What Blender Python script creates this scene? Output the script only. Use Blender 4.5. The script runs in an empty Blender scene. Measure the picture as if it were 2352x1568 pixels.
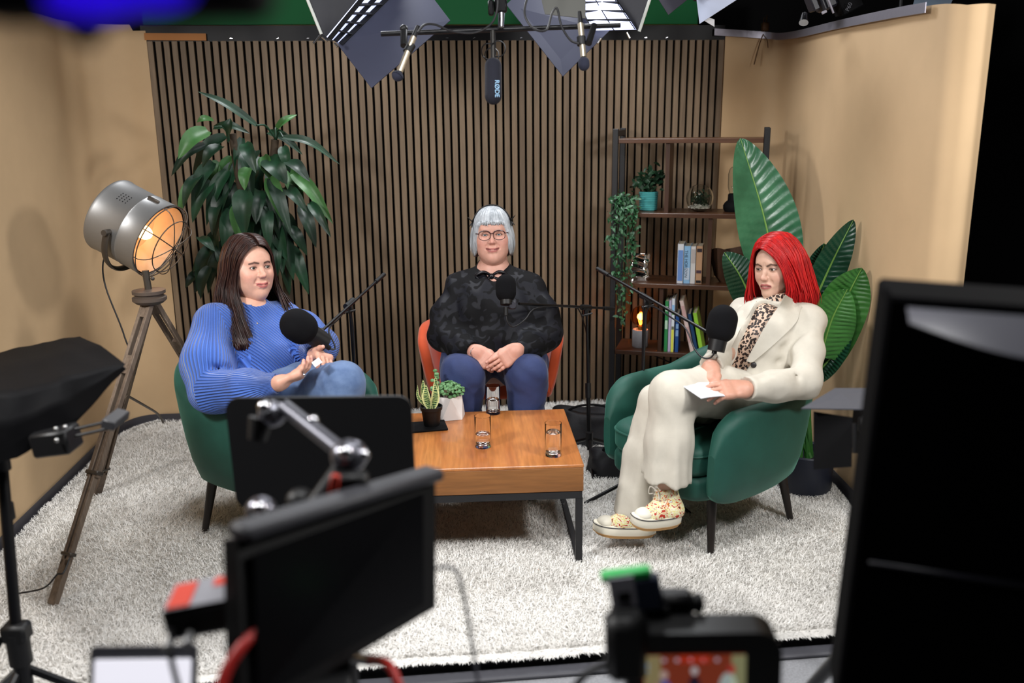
import bpy, math, random
import numpy as np
from mathutils import Matrix, Vector
random.seed(7); RNG = np.random.default_rng(7)
SC = bpy.context.scene
COL = SC.collection
PI = math.pi
def V3(*a): return np.array(a, float)
def nrm(v): v = np.asarray(v, float); return v/np.linalg.norm(v)
# ------------------------------------------------------------------ camera
F_PX, PITCH, ROLL, YAW = 2054.94, 0.2464, -0.0113, 0.106
CAM = V3(1.3121, -4.8963, 1.5943)
fw = V3(math.sin(YAW)*math.cos(PITCH), math.cos(YAW)*math.cos(PITCH), -math.sin(PITCH))
rt = V3(math.cos(YAW), -math.sin(YAW), 0.); up = np.cross(rt, fw)
rt2 = math.cos(ROLL)*rt+math.sin(ROLL)*up; up2 = -math.sin(ROLL)*rt+math.cos(ROLL)*up
cd = bpy.data.cameras.new('camera'); cam = bpy.data.objects.new('camera', cd); COL.objects.link(cam)
m = np.eye(4); m[:3, 0] = rt2; m[:3, 1] = up2; m[:3, 2] = -fw; m[:3, 3] = CAM
cam.matrix_world = Matrix(m.tolist())
cd.sensor_width = 36; cd.sensor_fit = 'HORIZONTAL'; cd.lens = F_PX/2352*36
cd.clip_start = 0.05; cd.clip_end = 60
cd.dof.use_dof = True; cd.dof.focus_distance = 3.75; cd.dof.aperture_fstop = 1.7
SC.camera = cam
# ------------------------------------------------------------------ world, lights, exposure
wd = bpy.data.worlds.new('world'); SC.world = wd; wd.use_nodes = True
wd.node_tree.nodes['Background'].inputs[0].default_value = (.55, .6, .7, 1)
wd.node_tree.nodes['Background'].inputs[1].default_value = 0.006
SC.view_settings.view_transform = 'Standard'; SC.view_settings.look = 'None'
SC.view_settings.gamma = 1.0; SC.view_settings.use_curve_mapping = False
SC.view_settings.exposure = -0.22
def area(name, loc, tgt, size, power, col=(1, 1, 1), spread=PI, sy=None):
    l = bpy.data.lights.new(name, 'AREA'); l.energy = power; l.color = col; l.size = size; l.spread = spread
    l.shape = 'RECTANGLE'; l.size_y = sy or size
    o = bpy.data.objects.new(name, l); COL.objects.link(o); o.location = loc
    o.rotation_euler = (Vector(tgt)-Vector(loc)).to_track_quat('-Z', 'Y').to_euler()
    return o
area('key_softbox_light', (-.15, -3.15, 2.05), (2.4, -1.1, 1.0), .3, 58, (1, .985, .97))
area('key_softbox_light', (3.15, -3.3, 2.1), (.6, -1.1, .9), .3, 46, (1, .985, .97))
area('overhead_softbox_light', (.95, -.5, 2.62), (1.25, -1.6, .3), .5, 22, (.95, .97, 1), 2.4)
area('overhead_softbox_light', (2.3, -.55, 2.62), (2.1, -1.7, .3), .5, 22, (.95, .97, 1), 2.4)
area('studio_ceiling_light', (1.5, -3.3, 3.1), (1.5, -2.2, 0.), 1.2, 33, (1, 1, 1), 2.0)
# ------------------------------------------------------------------ materials
def lin(h):
    if isinstance(h, (tuple, list)): return (*h[:3], 1)
    h = h.lstrip('#'); o = []
    for i in (0, 2, 4):
        c = int(h[i:i+2], 16)/255; o.append(c/12.92 if c <= .04045 else ((c+.055)/1.055)**2.4)
    return (*o, 1)
def nd(nt, t, **kw):
    n = nt.nodes.new(t)
    for k, v in kw.items():
        if k in n.inputs: n.inputs[k].default_value = v
        else: setattr(n, k, v)
    return n
MATS = {}
def M(name, col='#808080', rough=.5, metal=0., var=0., vs=12., col2=None, bump=0., bs=150., stretch=(1, 1, 1), sheen=0., coat=0., emis=None, es=0., trans=0., ior=1.45, attr=None, spec=.5, sss=0., alpha=1., det=4.):
    mt = bpy.data.materials.new(name); mt.use_nodes = True; nt = mt.node_tree; b = nt.nodes['Principled BSDF']; L = nt.links.new
    b.inputs['Base Color'].default_value = lin(col); b.inputs['Roughness'].default_value = rough; b.inputs['Metallic'].default_value = metal
    b.inputs['Specular IOR Level'].default_value = spec; b.inputs['IOR'].default_value = ior
    b.inputs['Transmission Weight'].default_value = trans; b.inputs['Alpha'].default_value = alpha
    b.inputs['Sheen Weight'].default_value = sheen; b.inputs['Sheen Roughness'].default_value = .4; b.inputs['Coat Weight'].default_value = coat
    if sss: b.inputs['Subsurface Weight'].default_value = sss; b.inputs['Subsurface Radius'].default_value = (.012, .005, .003); b.inputs['Subsurface Scale'].default_value = 1.
    if emis: b.inputs['Emission Color'].default_value = lin(emis); b.inputs['Emission Strength'].default_value = es
    tc = nd(nt, 'ShaderNodeTexCoord'); mp = nd(nt, 'ShaderNodeMapping'); mp.inputs['Scale'].default_value = stretch; L(tc.outputs['Object'], mp.inputs[0])
    src = None
    if attr:
        a = nd(nt, 'ShaderNodeAttribute', attribute_name=attr); src = a.outputs['Color']; L(src, b.inputs['Base Color'])
    if var or col2:
        n = nd(nt, 'ShaderNodeTexNoise', Scale=vs, Detail=det, Roughness=.6); L(mp.outputs[0], n.inputs['Vector'])
        if col2:
            r = nd(nt, 'ShaderNodeValToRGB'); r.color_ramp.elements[0].position = .35; r.color_ramp.elements[1].position = .65
            r.color_ramp.elements[0].color = lin(col); r.color_ramp.elements[1].color = lin(col2)
            L(n.outputs['Fac'], r.inputs[0]); L(r.outputs[0], b.inputs['Base Color'])
        else:
            mx = nd(nt, 'ShaderNodeMix', data_type='RGBA', blend_type='MULTIPLY'); mx.inputs[0].default_value = 1.
            mr = nd(nt, 'ShaderNodeMapRange'); mr.inputs['From Min'].default_value = .3; mr.inputs['From Max'].default_value = .7; mr.inputs['To Min'].default_value = 1-var; mr.inputs['To Max'].default_value = 1+var
            L(n.outputs['Fac'], mr.inputs[0]); L(mr.outputs[0], mx.inputs[7])
            if src: L(src, mx.inputs[6])
            else: mx.inputs[6].default_value = lin(col)
            L(mx.outputs[2], b.inputs['Base Color'])
    if bump:
        n2 = nd(nt, 'ShaderNodeTexNoise', Scale=bs, Detail=3.); L(mp.outputs[0], n2.inputs['Vector'])
        bp = nd(nt, 'ShaderNodeBump', Strength=bump, Distance=.004); L(n2.outputs['Fac'], bp.inputs['Height']); L(bp.outputs[0], b.inputs['Normal'])
    MATS[name] = mt
    return mt
def wood(name, a, b_, rough=.45, axis='Z', scale=14., ring=.6, coat=0.):
    st = {'X': (.08, 1, 1), 'Y': (1, .08, 1), 'Z': (1, 1, .08)}[axis]
    mt = M(name, a, rough, col2=b_, vs=scale, stretch=st, coat=coat, det=8.)
    nt = mt.node_tree; b = nt.nodes['Principled BSDF']; L = nt.links.new
    src = b.inputs['Base Color'].links[0].from_socket
    info = nd(nt, 'ShaderNodeObjectInfo'); tc = [n for n in nt.nodes if n.type == 'TEX_COORD'][0]; mp = [n for n in nt.nodes if n.type == 'MAPPING'][0]
    ml = nd(nt, 'ShaderNodeMath', operation='MULTIPLY'); ml.inputs[1].default_value = 37.; L(info.outputs['Random'], ml.inputs[0])
    cb = nd(nt, 'ShaderNodeCombineXYZ'); [L(ml.outputs[0], cb.inputs[i]) for i in range(3)]
    L(cb.outputs[0], mp.inputs['Location'])
    w = nd(nt, 'ShaderNodeTexNoise', Scale=scale*9, Detail=4.); L(mp.outputs[0], w.inputs['Vector'])
    mx = nd(nt, 'ShaderNodeMix', data_type='RGBA', blend_type='MULTIPLY'); mx.inputs[0].default_value = 1.
    mr = nd(nt, 'ShaderNodeMapRange'); mr.inputs['From Min'].default_value = .3; mr.inputs['From Max'].default_value = .7; mr.inputs['To Min'].default_value = 1-.35*ring; mr.inputs['To Max'].default_value = 1+.25*ring
    L(w.outputs['Fac'], mr.inputs[0]); L(mr.outputs[0], mx.inputs[7]); L(src, mx.inputs[6])
    hv = nd(nt, 'ShaderNodeHueSaturation'); m2 = nd(nt, 'ShaderNodeMapRange'); m2.inputs['To Min'].default_value = .82; m2.inputs['To Max'].default_value = 1.14
    L(info.outputs['Random'], m2.inputs[0]); L(m2.outputs[0], hv.inputs['Value']); L(mx.outputs[2], hv.inputs['Color']); L(hv.outputs[0], b.inputs['Base Color'])
    bp = nd(nt, 'ShaderNodeBump', Strength=.15, Distance=.002); L(w.outputs['Fac'], bp.inputs['Height']); L(bp.outputs[0], b.inputs['Normal'])
    return mt
# ------------------------------------------------------------------ mesh builder
def rotm(ax, a):
    c, s = math.cos(a), math.sin(a)
    return {'x': np.array([[1, 0, 0], [0, c, -s], [0, s, c]]), 'y': np.array([[c, 0, s], [0, 1, 0], [-s, 0, c]]), 'z': np.array([[c, -s, 0], [s, c, 0], [0, 0, 1]])}[ax].astype(float)
def frame(d, upv=(0, 0, 1)):
    """rotation whose z column is d"""
    d = nrm(d); u = np.asarray(upv, float)
    if abs(d@u) > .97*np.linalg.norm(u): u = V3(0, 1, 0) if abs(d[1]) < .9 else V3(1, 0, 0)
    x = nrm(np.cross(u, d)); y = np.cross(d, x)
    return np.stack([x, y, d], 1)
def A4(R=None, t=(0, 0, 0), s=1.):
    m = np.eye(4)
    if R is not None: m[:3, :3] = R
    m[:3, :3] *= s; m[:3, 3] = t
    return m
def spline(pts, n):
    p = np.asarray(pts, float); k = len(p)
    if k == 2: return p[0]+(p[1]-p[0])*np.linspace(0, 1, n)[:, None]
    q = np.vstack([2*p[0]-p[1], p, 2*p[-1]-p[-2]]); t = np.linspace(0, k-1-1e-9, n); i = t.astype(int); f = (t-i)[:, None]
    a, b, c, d = q[i], q[i+1], q[i+2], q[i+3]
    return .5*(2*b+(c-a)*f+(2*a-5*b+4*c-d)*f**2+(3*b-a-3*c+d)*f**3)
class MB:
    def __init__(s): s.v = []; s.f = []; s.mi = []; s.n = 0; s.cur = 0; s.cols = []
    def add(s, v, f, T=None):
        v = np.asarray(v, float).reshape(-1, 3)
        if T is not None: v = v@T[:3, :3].T+T[:3, 3]
        s.v.append(v); s.f += [tuple(int(i)+s.n for i in q) for q in f]; s.mi += [s.cur]*len(f); s.n += len(v); return s
    def box(s, c, size, R=None, bev=0., T=None):
        h = np.asarray(size, float)/2; b = min(bev, h.min()*.98); c = np.asarray(c, float)
        if b <= 0:
            v = [(x, y, z) for x in (-1, 1) for y in (-1, 1) for z in (-1, 1)]; v = np.array(v)*h
            f = [(0, 1, 3, 2), (4, 6, 7, 5), (0, 4, 5, 1), (2, 3, 7, 6), (0, 2, 6, 4), (1, 5, 7, 3)]
        else:
            v = []; f = []
            idx = {}
            for sx in (-1, 1):
                for sy in (-1, 1):
                    for sz in (-1, 1):
                        sg = V3(sx, sy, sz)
                        for a in range(3):
                            p = sg*(h-b); p[a] = sg[a]*h[a]; idx[(sx, sy, sz, a)] = len(v); v.append(p)
            for a in range(3):
                o1, o2 = [(1, 2), (2, 0), (0, 1)][a]
                for sa in (-1, 1):
                    q = []
                    for (p1, p2) in ((-1, -1), (1, -1), (1, 1), (-1, 1)):
                        k = [0, 0, 0]; k[a] = sa; k[o1] = p1; k[o2] = p2; q.append(idx[(*k, a)])
                    f.append(q if sa > 0 else q[::-1])
            for a in range(3):
                o1, o2 = [(1, 2), (2, 0), (0, 1)][a]
                for p1 in (-1, 1):
                    for p2 in (-1, 1):
                        k0 = [0, 0, 0]; k0[o1] = p1; k0[o2] = p2; k1 = list(k0); k0[a] = -1; k1[a] = 1
                        q = [idx[(*k0, o1)], idx[(*k1, o1)], idx[(*k1, o2)], idx[(*k0, o2)]]
                        f.append(q if p1*p2 < 0 else q[::-1])
            for sx in (-1, 1):
                for sy in (-1, 1):
                    for sz in (-1, 1):
                        q = [idx[(sx, sy, sz, a)] for a in range(3)]; f.append(q if sx*sy*sz > 0 else q[::-1])
            v = np.array(v)
        if R is not None: v = v@np.asarray(R).T
        return s.add(v+c, f, T)
    def tube(s, pts, r, n=8, caps=True, T=None, closed=False, flat=1., upv=None):
        p = np.asarray(pts, float); k = len(p); r = np.broadcast_to(np.asarray(r, float), (k,))
        t = np.gradient(p, axis=0) if not closed else np.roll(p, -1, 0)-np.roll(p, 1, 0)
        t /= np.linalg.norm(t, axis=1)[:, None]+1e-12
        f0 = frame(t[0], upv if upv is not None else (0, 0, 1)); x = f0[:, 0]; v = []; ang = np.arange(n)*2*PI/n
        for i in range(k):
            x = x-t[i]*(x@t[i]); x = x/np.linalg.norm(x); y = np.cross(t[i], x)
            v.append(p[i]+r[i]*(np.cos(ang)[:, None]*x+flat*np.sin(ang)[:, None]*y))
        v = np.vstack(v); f = []
        for i in range(k if closed else k-1):
            a = i*n; b = ((i+1) % k)*n
            for j in range(n): f.append((a+j, a+(j+1) % n, b+(j+1) % n, b+j))
        if caps and not closed: f.append(tuple(range(n))[::-1]); f.append(tuple((k-1)*n+j for j in range(n)))
        return s.add(v, f, T)
    def cyl(s, p0, p1, r0, r1=None, n=16, T=None): return s.tube([p0, p1], [r0, r0 if r1 is None else r1], n, T=T)
    def lathe(s, prof, n=32, T=None, a0=0., a1=2*PI):
        full = abs(a1-a0-2*PI) < 1e-6; ang = np.linspace(a0, a1, n+(0 if full else 1), endpoint=not full); m_ = len(ang); v = []; f = []
        for r, z in prof: v.append(np.stack([r*np.cos(ang), r*np.sin(ang), np.full(m_, z)], 1))
        for i in range(len(prof)-1):
            for j in range(m_ if full else m_-1):
                a, b = i*m_+j, i*m_+(j+1) % m_; q = [a, b, b+m_, a+m_]
                if prof[i][0] < 1e-9: q = [a, b+m_, a+m_]
                elif prof[i+1][0] < 1e-9: q = [a, b, a+m_]
                f.append(q)
        return s.add(np.vstack(v), f, T)
    def prism(s, poly, z0, z1, T=None):
        p = np.asarray(poly, float); k = len(p); v = np.vstack([np.c_[p, np.full(k, z0)], np.c_[p, np.full(k, z1)]])
        f = [tuple(range(k))[::-1], tuple(range(k, 2*k))]+[(i, (i+1) % k, k+(i+1) % k, k+i) for i in range(k)]
        return s.add(v, f, T)
    def grid(s, P, T=None, wu=False, wv=False):
        P = np.asarray(P, float); a, b = P.shape[:2]; f = []
        for i in range(a if wu else a-1):
            for j in range(b if wv else b-1):
                i2 = (i+1) % a; j2 = (j+1) % b; f.append((i*b+j, i2*b+j, i2*b+j2, i*b+j2))
        return s.add(P.reshape(-1, 3), f, T)
    def slab(s, P, th, T=None):
        """grid surface given a thickness"""
        P = np.asarray(P, float); a, b = P.shape[:2]
        du = np.gradient(P, axis=0); dv = np.gradient(P, axis=1); n = np.cross(du, dv); n /= np.linalg.norm(n, axis=2)[..., None]+1e-12
        Q = P+n*th; v = np.vstack([P.reshape(-1, 3), Q.reshape(-1, 3)]); N = a*b; f = []
        for i in range(a-1):
            for j in range(b-1):
                q = (i*b+j, (i+1)*b+j, (i+1)*b+j+1, i*b+j+1); f.append(q[::-1]); f.append(tuple(N+k for k in q))
        for i in range(a-1):
            f.append((i*b, (i+1)*b, N+(i+1)*b, N+i*b)); f.append((i*b+b-1, N+i*b+b-1, N+(i+1)*b+b-1, (i+1)*b+b-1))
        for j in range(b-1):
            f.append((j, N+j, N+j+1, j+1)); e = (a-1)*b; f.append((e+j, e+j+1, N+e+j+1, N+e+j))
        return s.add(v, f, T)
    def ell(s, c, r, R=None, n=16, m_=10, T=None):
        pr = [(math.sin(PI*i/m_), -math.cos(PI*i/m_)) for i in range(m_+1)]; pr[0] = (0, -1); pr[-1] = (0, 1)
        S = np.diag(r) if np.ndim(r) else np.eye(3)*r
        t = A4((np.eye(3) if R is None else R)@S, c)
        return s.lathe(pr, n, t if T is None else T@t)
    def build(s, name, mat, parent=None, smooth=38., world=True, kind=None):
        me = bpy.data.meshes.new(name); v = np.vstack(s.v)
        if parent is not None and world:
            W = np.linalg.inv(MW[parent.name]); v = v@W[:3, :3].T+W[:3, 3]
        me.from_pydata(v.tolist(), [], s.f)
        for mm in (mat if isinstance(mat, (list, tuple)) else [mat]): me.materials.append(mm)
        if isinstance(mat, (list, tuple)): me.polygons.foreach_set('material_index', np.array(s.mi, np.int32))
        if smooth:
            me.polygons.foreach_set('use_smooth', np.ones(len(me.polygons), bool))
            if smooth < 170: me.set_sharp_from_angle(angle=math.radians(smooth))
        me.update()
        o = bpy.data.objects.new(name, me); COL.objects.link(o)
        MW[o.name] = np.eye(4)
        if parent is not None:
            o.parent = parent
            if world: MW[o.name] = MW[parent.name].copy()
        if kind: o['kind'] = kind
        return o
MW = {}
def thing(name, label, cat, loc=(0, 0, 0), rz=0., group=None):
    o = bpy.data.objects.new(name, None); COL.objects.link(o); o.empty_display_size = .1
    o.location = loc; o.rotation_euler = (0, 0, rz); MW[o.name] = A4(rotm('z', rz), loc)
    return tag(o, label, cat, group)
def tag(o, label, cat, group=None):
    o['label'] = label; o['category'] = cat
    if group: o['group'] = group
    return o
def struct(o): o['kind'] = 'structure'; return o
def copy_part(o, parent, loc=None):
    c = o.copy(); COL.objects.link(c); c.parent = parent
    if loc is not None: c.location = loc
    MW[c.name] = MW[o.name]; return c
# shared plain materials
BLK = M('black_plastic', '#09090b', .5); BLKM = M('black_matte', '#060608', .8, spec=.2); BLKG = M('black_metal', '#0b0b0e', .38, .2)
CHR = M('chrome', '#c8c8cc', .2, 1.); STEEL = M('brushed_steel', '#9a9a9a', .35, 1.); FOAM = M('mic_foam', '#0b0b0e', .95, bump=.4, bs=700, spec=.2)
RUB = M('cable_rubber', '#141417', .5)
# ================================================================== the setting
# studio shell around the set
studio_black = M('studio_black', '#060608', .9); carpet = M('studio_carpet', '#8f9094', .95, var=.2, vs=160, bump=.6, bs=500)
struct(MB().box((1.5, -2.0, -.12), (8, 8.4, .1)).build('floor', carpet, smooth=0))
struct(MB().box((1.5, -2.0, 3.35), (8, 8.4, .1)).build('ceiling', studio_black, smooth=0))
struct(MB().box((1.5, 2.25, 1.6), (8, .1, 3.4)).build('wall_studio_far', studio_black, smooth=0))
struct(MB().box((-2.55, -2., 1.6), (.1, 8.4, 3.4)).build('wall_studio_left', studio_black, smooth=0))
struct(MB().box((5.55, -2., 1.6), (.1, 8.4, 3.4)).build('wall_studio_right', studio_black, smooth=0))
struct(MB().box((1.5, -6.25, 1.6), (8, .1, 3.4)).build('wall_studio_near', studio_black, smooth=0))
# low platform with a black rubber nosing
plat = MB(); plat.box((1.45, -1.18, -.05), (3.75, 2.56, .038), bev=.004)
struct(plat.build('stage_platform', M('platform_black', '#0c0c0e', .7), smooth=0))
nos = MB(); nos.box((1.45, -2.5, -.062), (3.75, .05, .016), bev=.005)
struct(nos.build('trim_1', M('nosing_grey', '#4c4c52', .5), smooth=0))
# slatted oak wall: black felt backing, each slat a part
felt = M('felt_black', '#040303', .95, spec=.1)
NS, PT = 75, .04
wb = struct(MB().box((1.487, .02, .97), (3.0, .018, 2.02)).build('wall_back', felt, smooth=0))
oak = wood('oak_slat', '#655340', '#7a6751', .6, 'Z', 9., .45)
sl = MB().box((0, 0, 0), (.0275, .018, 2.0), bev=.0012); so = sl.build('slat', oak, wb, world=False)
so.location = (.02, .004, .98)
for k in range(1, NS):
    c = copy_part(so, wb, (.02+k*PT, .004+.0006*math.sin(k*1.7), .98))
so.scale = (1, 1, 1)
MB().box((2.99, .006, .98), (.012, .02, 2.0)).build('end_strip', wood('end_strip_wood', '#6d4a28', '#7d5730', .5), wb)
# glossy black pelmet foil over the slats, with chrome slivers standing in for its glints
pel = MB(); n = 60; xs = np.linspace(-.02, 3.0, n); zs = np.linspace(1.978, 2.055, 5)
pel.slab([[(x, .004+.003*math.sin(x*23)+.002*math.sin(x*61+z*40), z) for z in zs] for x in xs], .003)
trim = struct(pel.build('trim_2', M('black_foil', '#06060a', .5, .0, spec=.3), smooth=60))
for k in range(12):
    MB().box((.42+k*.21+.05*math.sin(k*9), -.004, 1.992), (.012, .003, .003), rotm('y', .4*math.sin(k*5))).build('glint_sliver', CHR, trim)
# seamless-paper side walls, gently curved, real sheets with thickness
paper = M('beige_paper', '#c1a47f', .75, var=.06, vs=2.2, bump=.03, bs=30)
def paper_wall(name, path, z0, ztop, wav, th):
    p = spline(path, 70); zs = np.linspace(0, 1, 16); g = []
    for i, (x, y) in enumerate(p):
        t = i/69; zt = ztop(t); row = []
        for z in zs:
            w = wav*(math.sin(t*23+z*1.5)+.6*math.sin(t*47+z*3))*(.3+.7*z)
            row.append((x+w, y+w*.3, z0+(zt-z0)*z))
        g.append(row)
    return struct(MB().slab(g, th).build(name, paper, smooth=80))
paper_wall('wall_left', [(.0, -.012), (-.12, -.005), (-.24, -.05), (-.3, -.16), (-.325, -.4), (-.34, -1.0), (-.352, -1.5), (-.375, -2.2), (-.4, -2.9)], -.03, lambda t: 2.06-.03*(t < .06), .006, .004)
paper_wall('wall_right', [(2.995, -.012), (3.12, -.004), (3.25, -.03), (3.285, -.14), (3.262, -.4), (3.19, -1.0), (3.145, -1.5), (3.115, -1.8), (3.112, -1.93), (3.128, -1.99), (3.168, -2.02), (3.215, -2.0)], -.03, lambda t: 2.03-.1*min(1, t*1.25), .0035, -.004)
# black skirting at the foot of the paper, aluminium tape along its top
def strip(name, path, z0, z1, off, mt):
    p = spline(path, 40); d = np.gradient(p, axis=0); nn = np.stack([d[:, 1], -d[:, 0]], 1); nn /= np.linalg.norm(nn, axis=1)[:, None]
    q = p+nn*off
    if callable(z1): g = [[(a[0], a[1], z0(i/39)), (a[0], a[1], z1(i/39))] for i, a in enumerate(q)]
    else: g = [[(a[0], a[1], z0), (a[0], a[1], z1)] for a in q]
    return struct(MB().slab(g, .003).build(name, mt, smooth=80))
skirt = M('skirting_dark', '#3c3a40', .6)
strip('baseboard_left', [(-.01, -.02), (-.2, -.03), (-.29, -.16), (-.316, -.4), (-.33, -1.0), (-.343, -1.5), (-.366, -2.2), (-.39, -2.9)], -.03, .022, 0, skirt)
strip('baseboard_right', [(3.27, -.16), (3.25, -.4), (3.178, -1.0), (3.133, -1.5), (3.103, -1.8)], -.03, .03, 0, skirt)
tape = M('aluminium_tape', '#8d8a95', .38, .6, bump=.2, bs=40)
tw = [(2.93, -.022), (3.12, -.02), (3.235, -.045), (3.262, -.14), (3.244, -.4), (3.172, -1.0), (3.128, -1.5), (3.098, -1.8)]
strip('trim_3', tw, lambda t: 2.0-.075*t, lambda t: 2.035-.075*t, .008, tape)
# brown paper edge folded over the slats at the left end
tag(MB().box((.15, -.014, 2.0), (.3, .004, .034), rotm('y', .01)).build('paper_flap', M('brown_paper_edge', '#a96f3a', .7), smooth=0), 'brown paper strip folded over the top left end of the slats', 'paper')
# chroma-green board behind the set
gs = thing('green_backdrop', 'chroma green board with yellow edge behind the set, above the slats', 'backdrop', (1.5, 1.3, 0))
MB().box((1.45, 1.3, 2.26), (3.6, .02, .155)).build('green_sheet', M('chroma_green', '#1f7a44', .7), gs, smooth=0)
MB().box((1.45, 1.285, 2.165), (3.6, .02, .022)).build('yellow_edge', M('yellow_edge', '#a87a1c', .6), gs, smooth=0)
MB().box((1.55, 1.29, 2.40), (.42, .03, .12)).build('wood_cap', M('orange_wood', '#a5743f', .6), gs, smooth=0)
MB().box((1.5, 1.32, 1.0), (.06, .03, 2.0)).build('post', BLKM, gs, smooth=0)
# ------------------------------------------------------------------ shag rug
def hnoise(x, y, s=1.):
    return (np.sin(x*3.1*s+1.3*np.sin(y*2.3*s))+np.sin(y*4.3*s+1.7*np.sin(x*1.9*s+.5))+.6*np.sin((x+y)*7.7*s+np.sin(x*5*s)))/2.6
ivory = M('rug_ivory', '#f3f1ed', .95, var=.04, vs=9)
RX0, RX1, RY0, RY1 = -.36, 3.24, -2.46, -.03
rug = thing('shag_rug', 'large ivory shag rug covering the set floor', 'rug', (1.4, -1.2, -.03))
gx, gy = np.meshgrid(np.linspace(RX0, RX1, 110), np.linspace(RY0, RY1, 80), indexing='ij')
wlx = lambda y: np.interp(y, [-2.5, -1.5, -1., -.4, -.16, -.08, -.03], [-.366, -.342, -.33, -.314, -.285, -.235, -.16])+.018
wrx = lambda y: np.interp(y, [-2.5, -2.03, -1.93, -1.8, -1.5, -1., -.4, -.14, -.05, -.03], [3.13, 3.12, 3.10, 3.09, 3.12, 3.165, 3.235, 3.25, 3.2, 3.15])-.018
gx = np.clip(gx, wlx(gy), wrx(gy))
gz = -.022+.006*hnoise(gx, gy, 2.)+.004*hnoise(gx+3, gy, 5.)
MB().slab(np.stack([gx, gy, gz], 2), -.006).build('backing', ivory, rug, smooth=180)
NB = 320000
bx = RNG.uniform(RX0, RX1, NB); by = RY0+(RY1-RY0)*RNG.uniform(0, 1, NB)**1.15
edge = NB//22
by[:edge] = RY0+RNG.uniform(-.006, .012, edge)
bx = np.clip(bx, wlx(by)+RNG.uniform(0, .03, NB), wrx(by)-RNG.uniform(0, .03, NB)); bz = -.022+.006*hnoise(bx, by, 2.)+.004*hnoise(bx+3, by, 5.)
ang = 1.6*hnoise(bx*1.0, by*1.0, 1.3)+RNG.normal(0, 1.6, NB)-1.2
lean = RNG.uniform(.010, .030, NB); hgt = RNG.uniform(.012, .022, NB)
dx, dy = np.cos(ang), np.sin(ang)
ed = np.abs(by-RY0) < .02; dy[ed] = -np.abs(dy[ed])-.5; hgt[ed] *= .5
w = RNG.uniform(.0011, .0020, NB)
px, py = -dy*w, dx*w
v = np.zeros((NB, 5, 3), np.float32)
v[:, 0] = np.stack([bx-px, by-py, bz], 1); v[:, 1] = np.stack([bx+px, by+py, bz], 1)
mx_, my_, mz_ = bx+dx*lean*.4, by+dy*lean*.4, bz+hgt*.75
v[:, 2] = np.stack([mx_+px*.8, my_+py*.8, mz_], 1); v[:, 3] = np.stack([mx_-px*.8, my_-py*.8, mz_], 1)
v[:, 4] = np.stack([bx+dx*lean, by+dy*lean, bz+hgt], 1)
v[:, :, 0] = np.clip(v[:, :, 0], wlx(v[:, :, 1])-.004, wrx(v[:, :, 1])+.004); v[:, :, 1] = np.minimum(v[:, :, 1], RY1+.02)
me = bpy.data.meshes.new('pile'); me.vertices.add(NB*5); me.vertices.foreach_set('co', (v-np.array([1.4, -1.2, -.03], np.float32)).ravel())
base = (np.arange(NB)*5)[:, None]
tris = np.concatenate([base+np.array([0, 1, 2, 3]), base+np.array([3, 2, 4])], 1).astype(np.int32)
me.loops.add(NB*7); me.loops.foreach_set('vertex_index', tris.ravel()); me.polygons.add(NB*2)
ls = np.empty(NB*2, np.int32); ls[0::2] = np.arange(NB)*7; ls[1::2] = np.arange(NB)*7+4; me.polygons.foreach_set('loop_start', ls)
me.update(calc_edges=True); me.validate(); me.materials.append(ivory)
me.polygons.foreach_set('use_smooth', np.ones(NB*2, bool))
po = bpy.data.objects.new('pile', me); COL.objects.link(po); po.parent = rug; po['kind'] = 'stuff'; po['label'] = 'long ivory pile of the rug'
# ================================================================== furniture
def sring(w, d, n=40, e=5.):
    a = np.arange(n)*2*PI/n; c, s_ = np.cos(a), np.sin(a)
    return np.stack([w/2*np.sign(c)*np.abs(c)**(2/e), d/2*np.sign(s_)*np.abs(s_)**(2/e)], 1)
def cushion(mb, c, w, d, z0, z1, r, T=None, n=40, e=6., crown=0.):
    rings = []
    for k in range(7):
        a = k/6*PI/2; rings.append((r*(1-math.sin(a)), z0+r*(1-math.cos(a))))
    for k in range(7):
        a = k/6*PI/2; rings.append((r*(1-math.cos(a)), z1-r+r*math.sin(a)))
    P = []
    for ins, z in rings:
        q = sring(w-2*ins, d-2*ins, n, e); P.append(np.c_[q[:, 0]+c[0], q[:, 1]+c[1], np.full(n, z)])
    for f in (.66, .33):
        q = P[-1] if f == .66 else None
        qq = sring((w-2*r)*f, (d-2*r)*f, n, e); P.append(np.c_[qq[:, 0]+c[0], qq[:, 1]+c[1], np.full(n, z1+crown*(1-f))])
    P = np.array(P); k = len(P)
    mb.grid(P, T, wv=True)
    vb = np.vstack([P[-1], [[c[0], c[1], z1+crown]]]); mb.add(vb, [(j, (j+1) % n, n) for j in range(n)], T)
    mb.add(P[0], [tuple(range(n))[::-1]], T)
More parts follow.
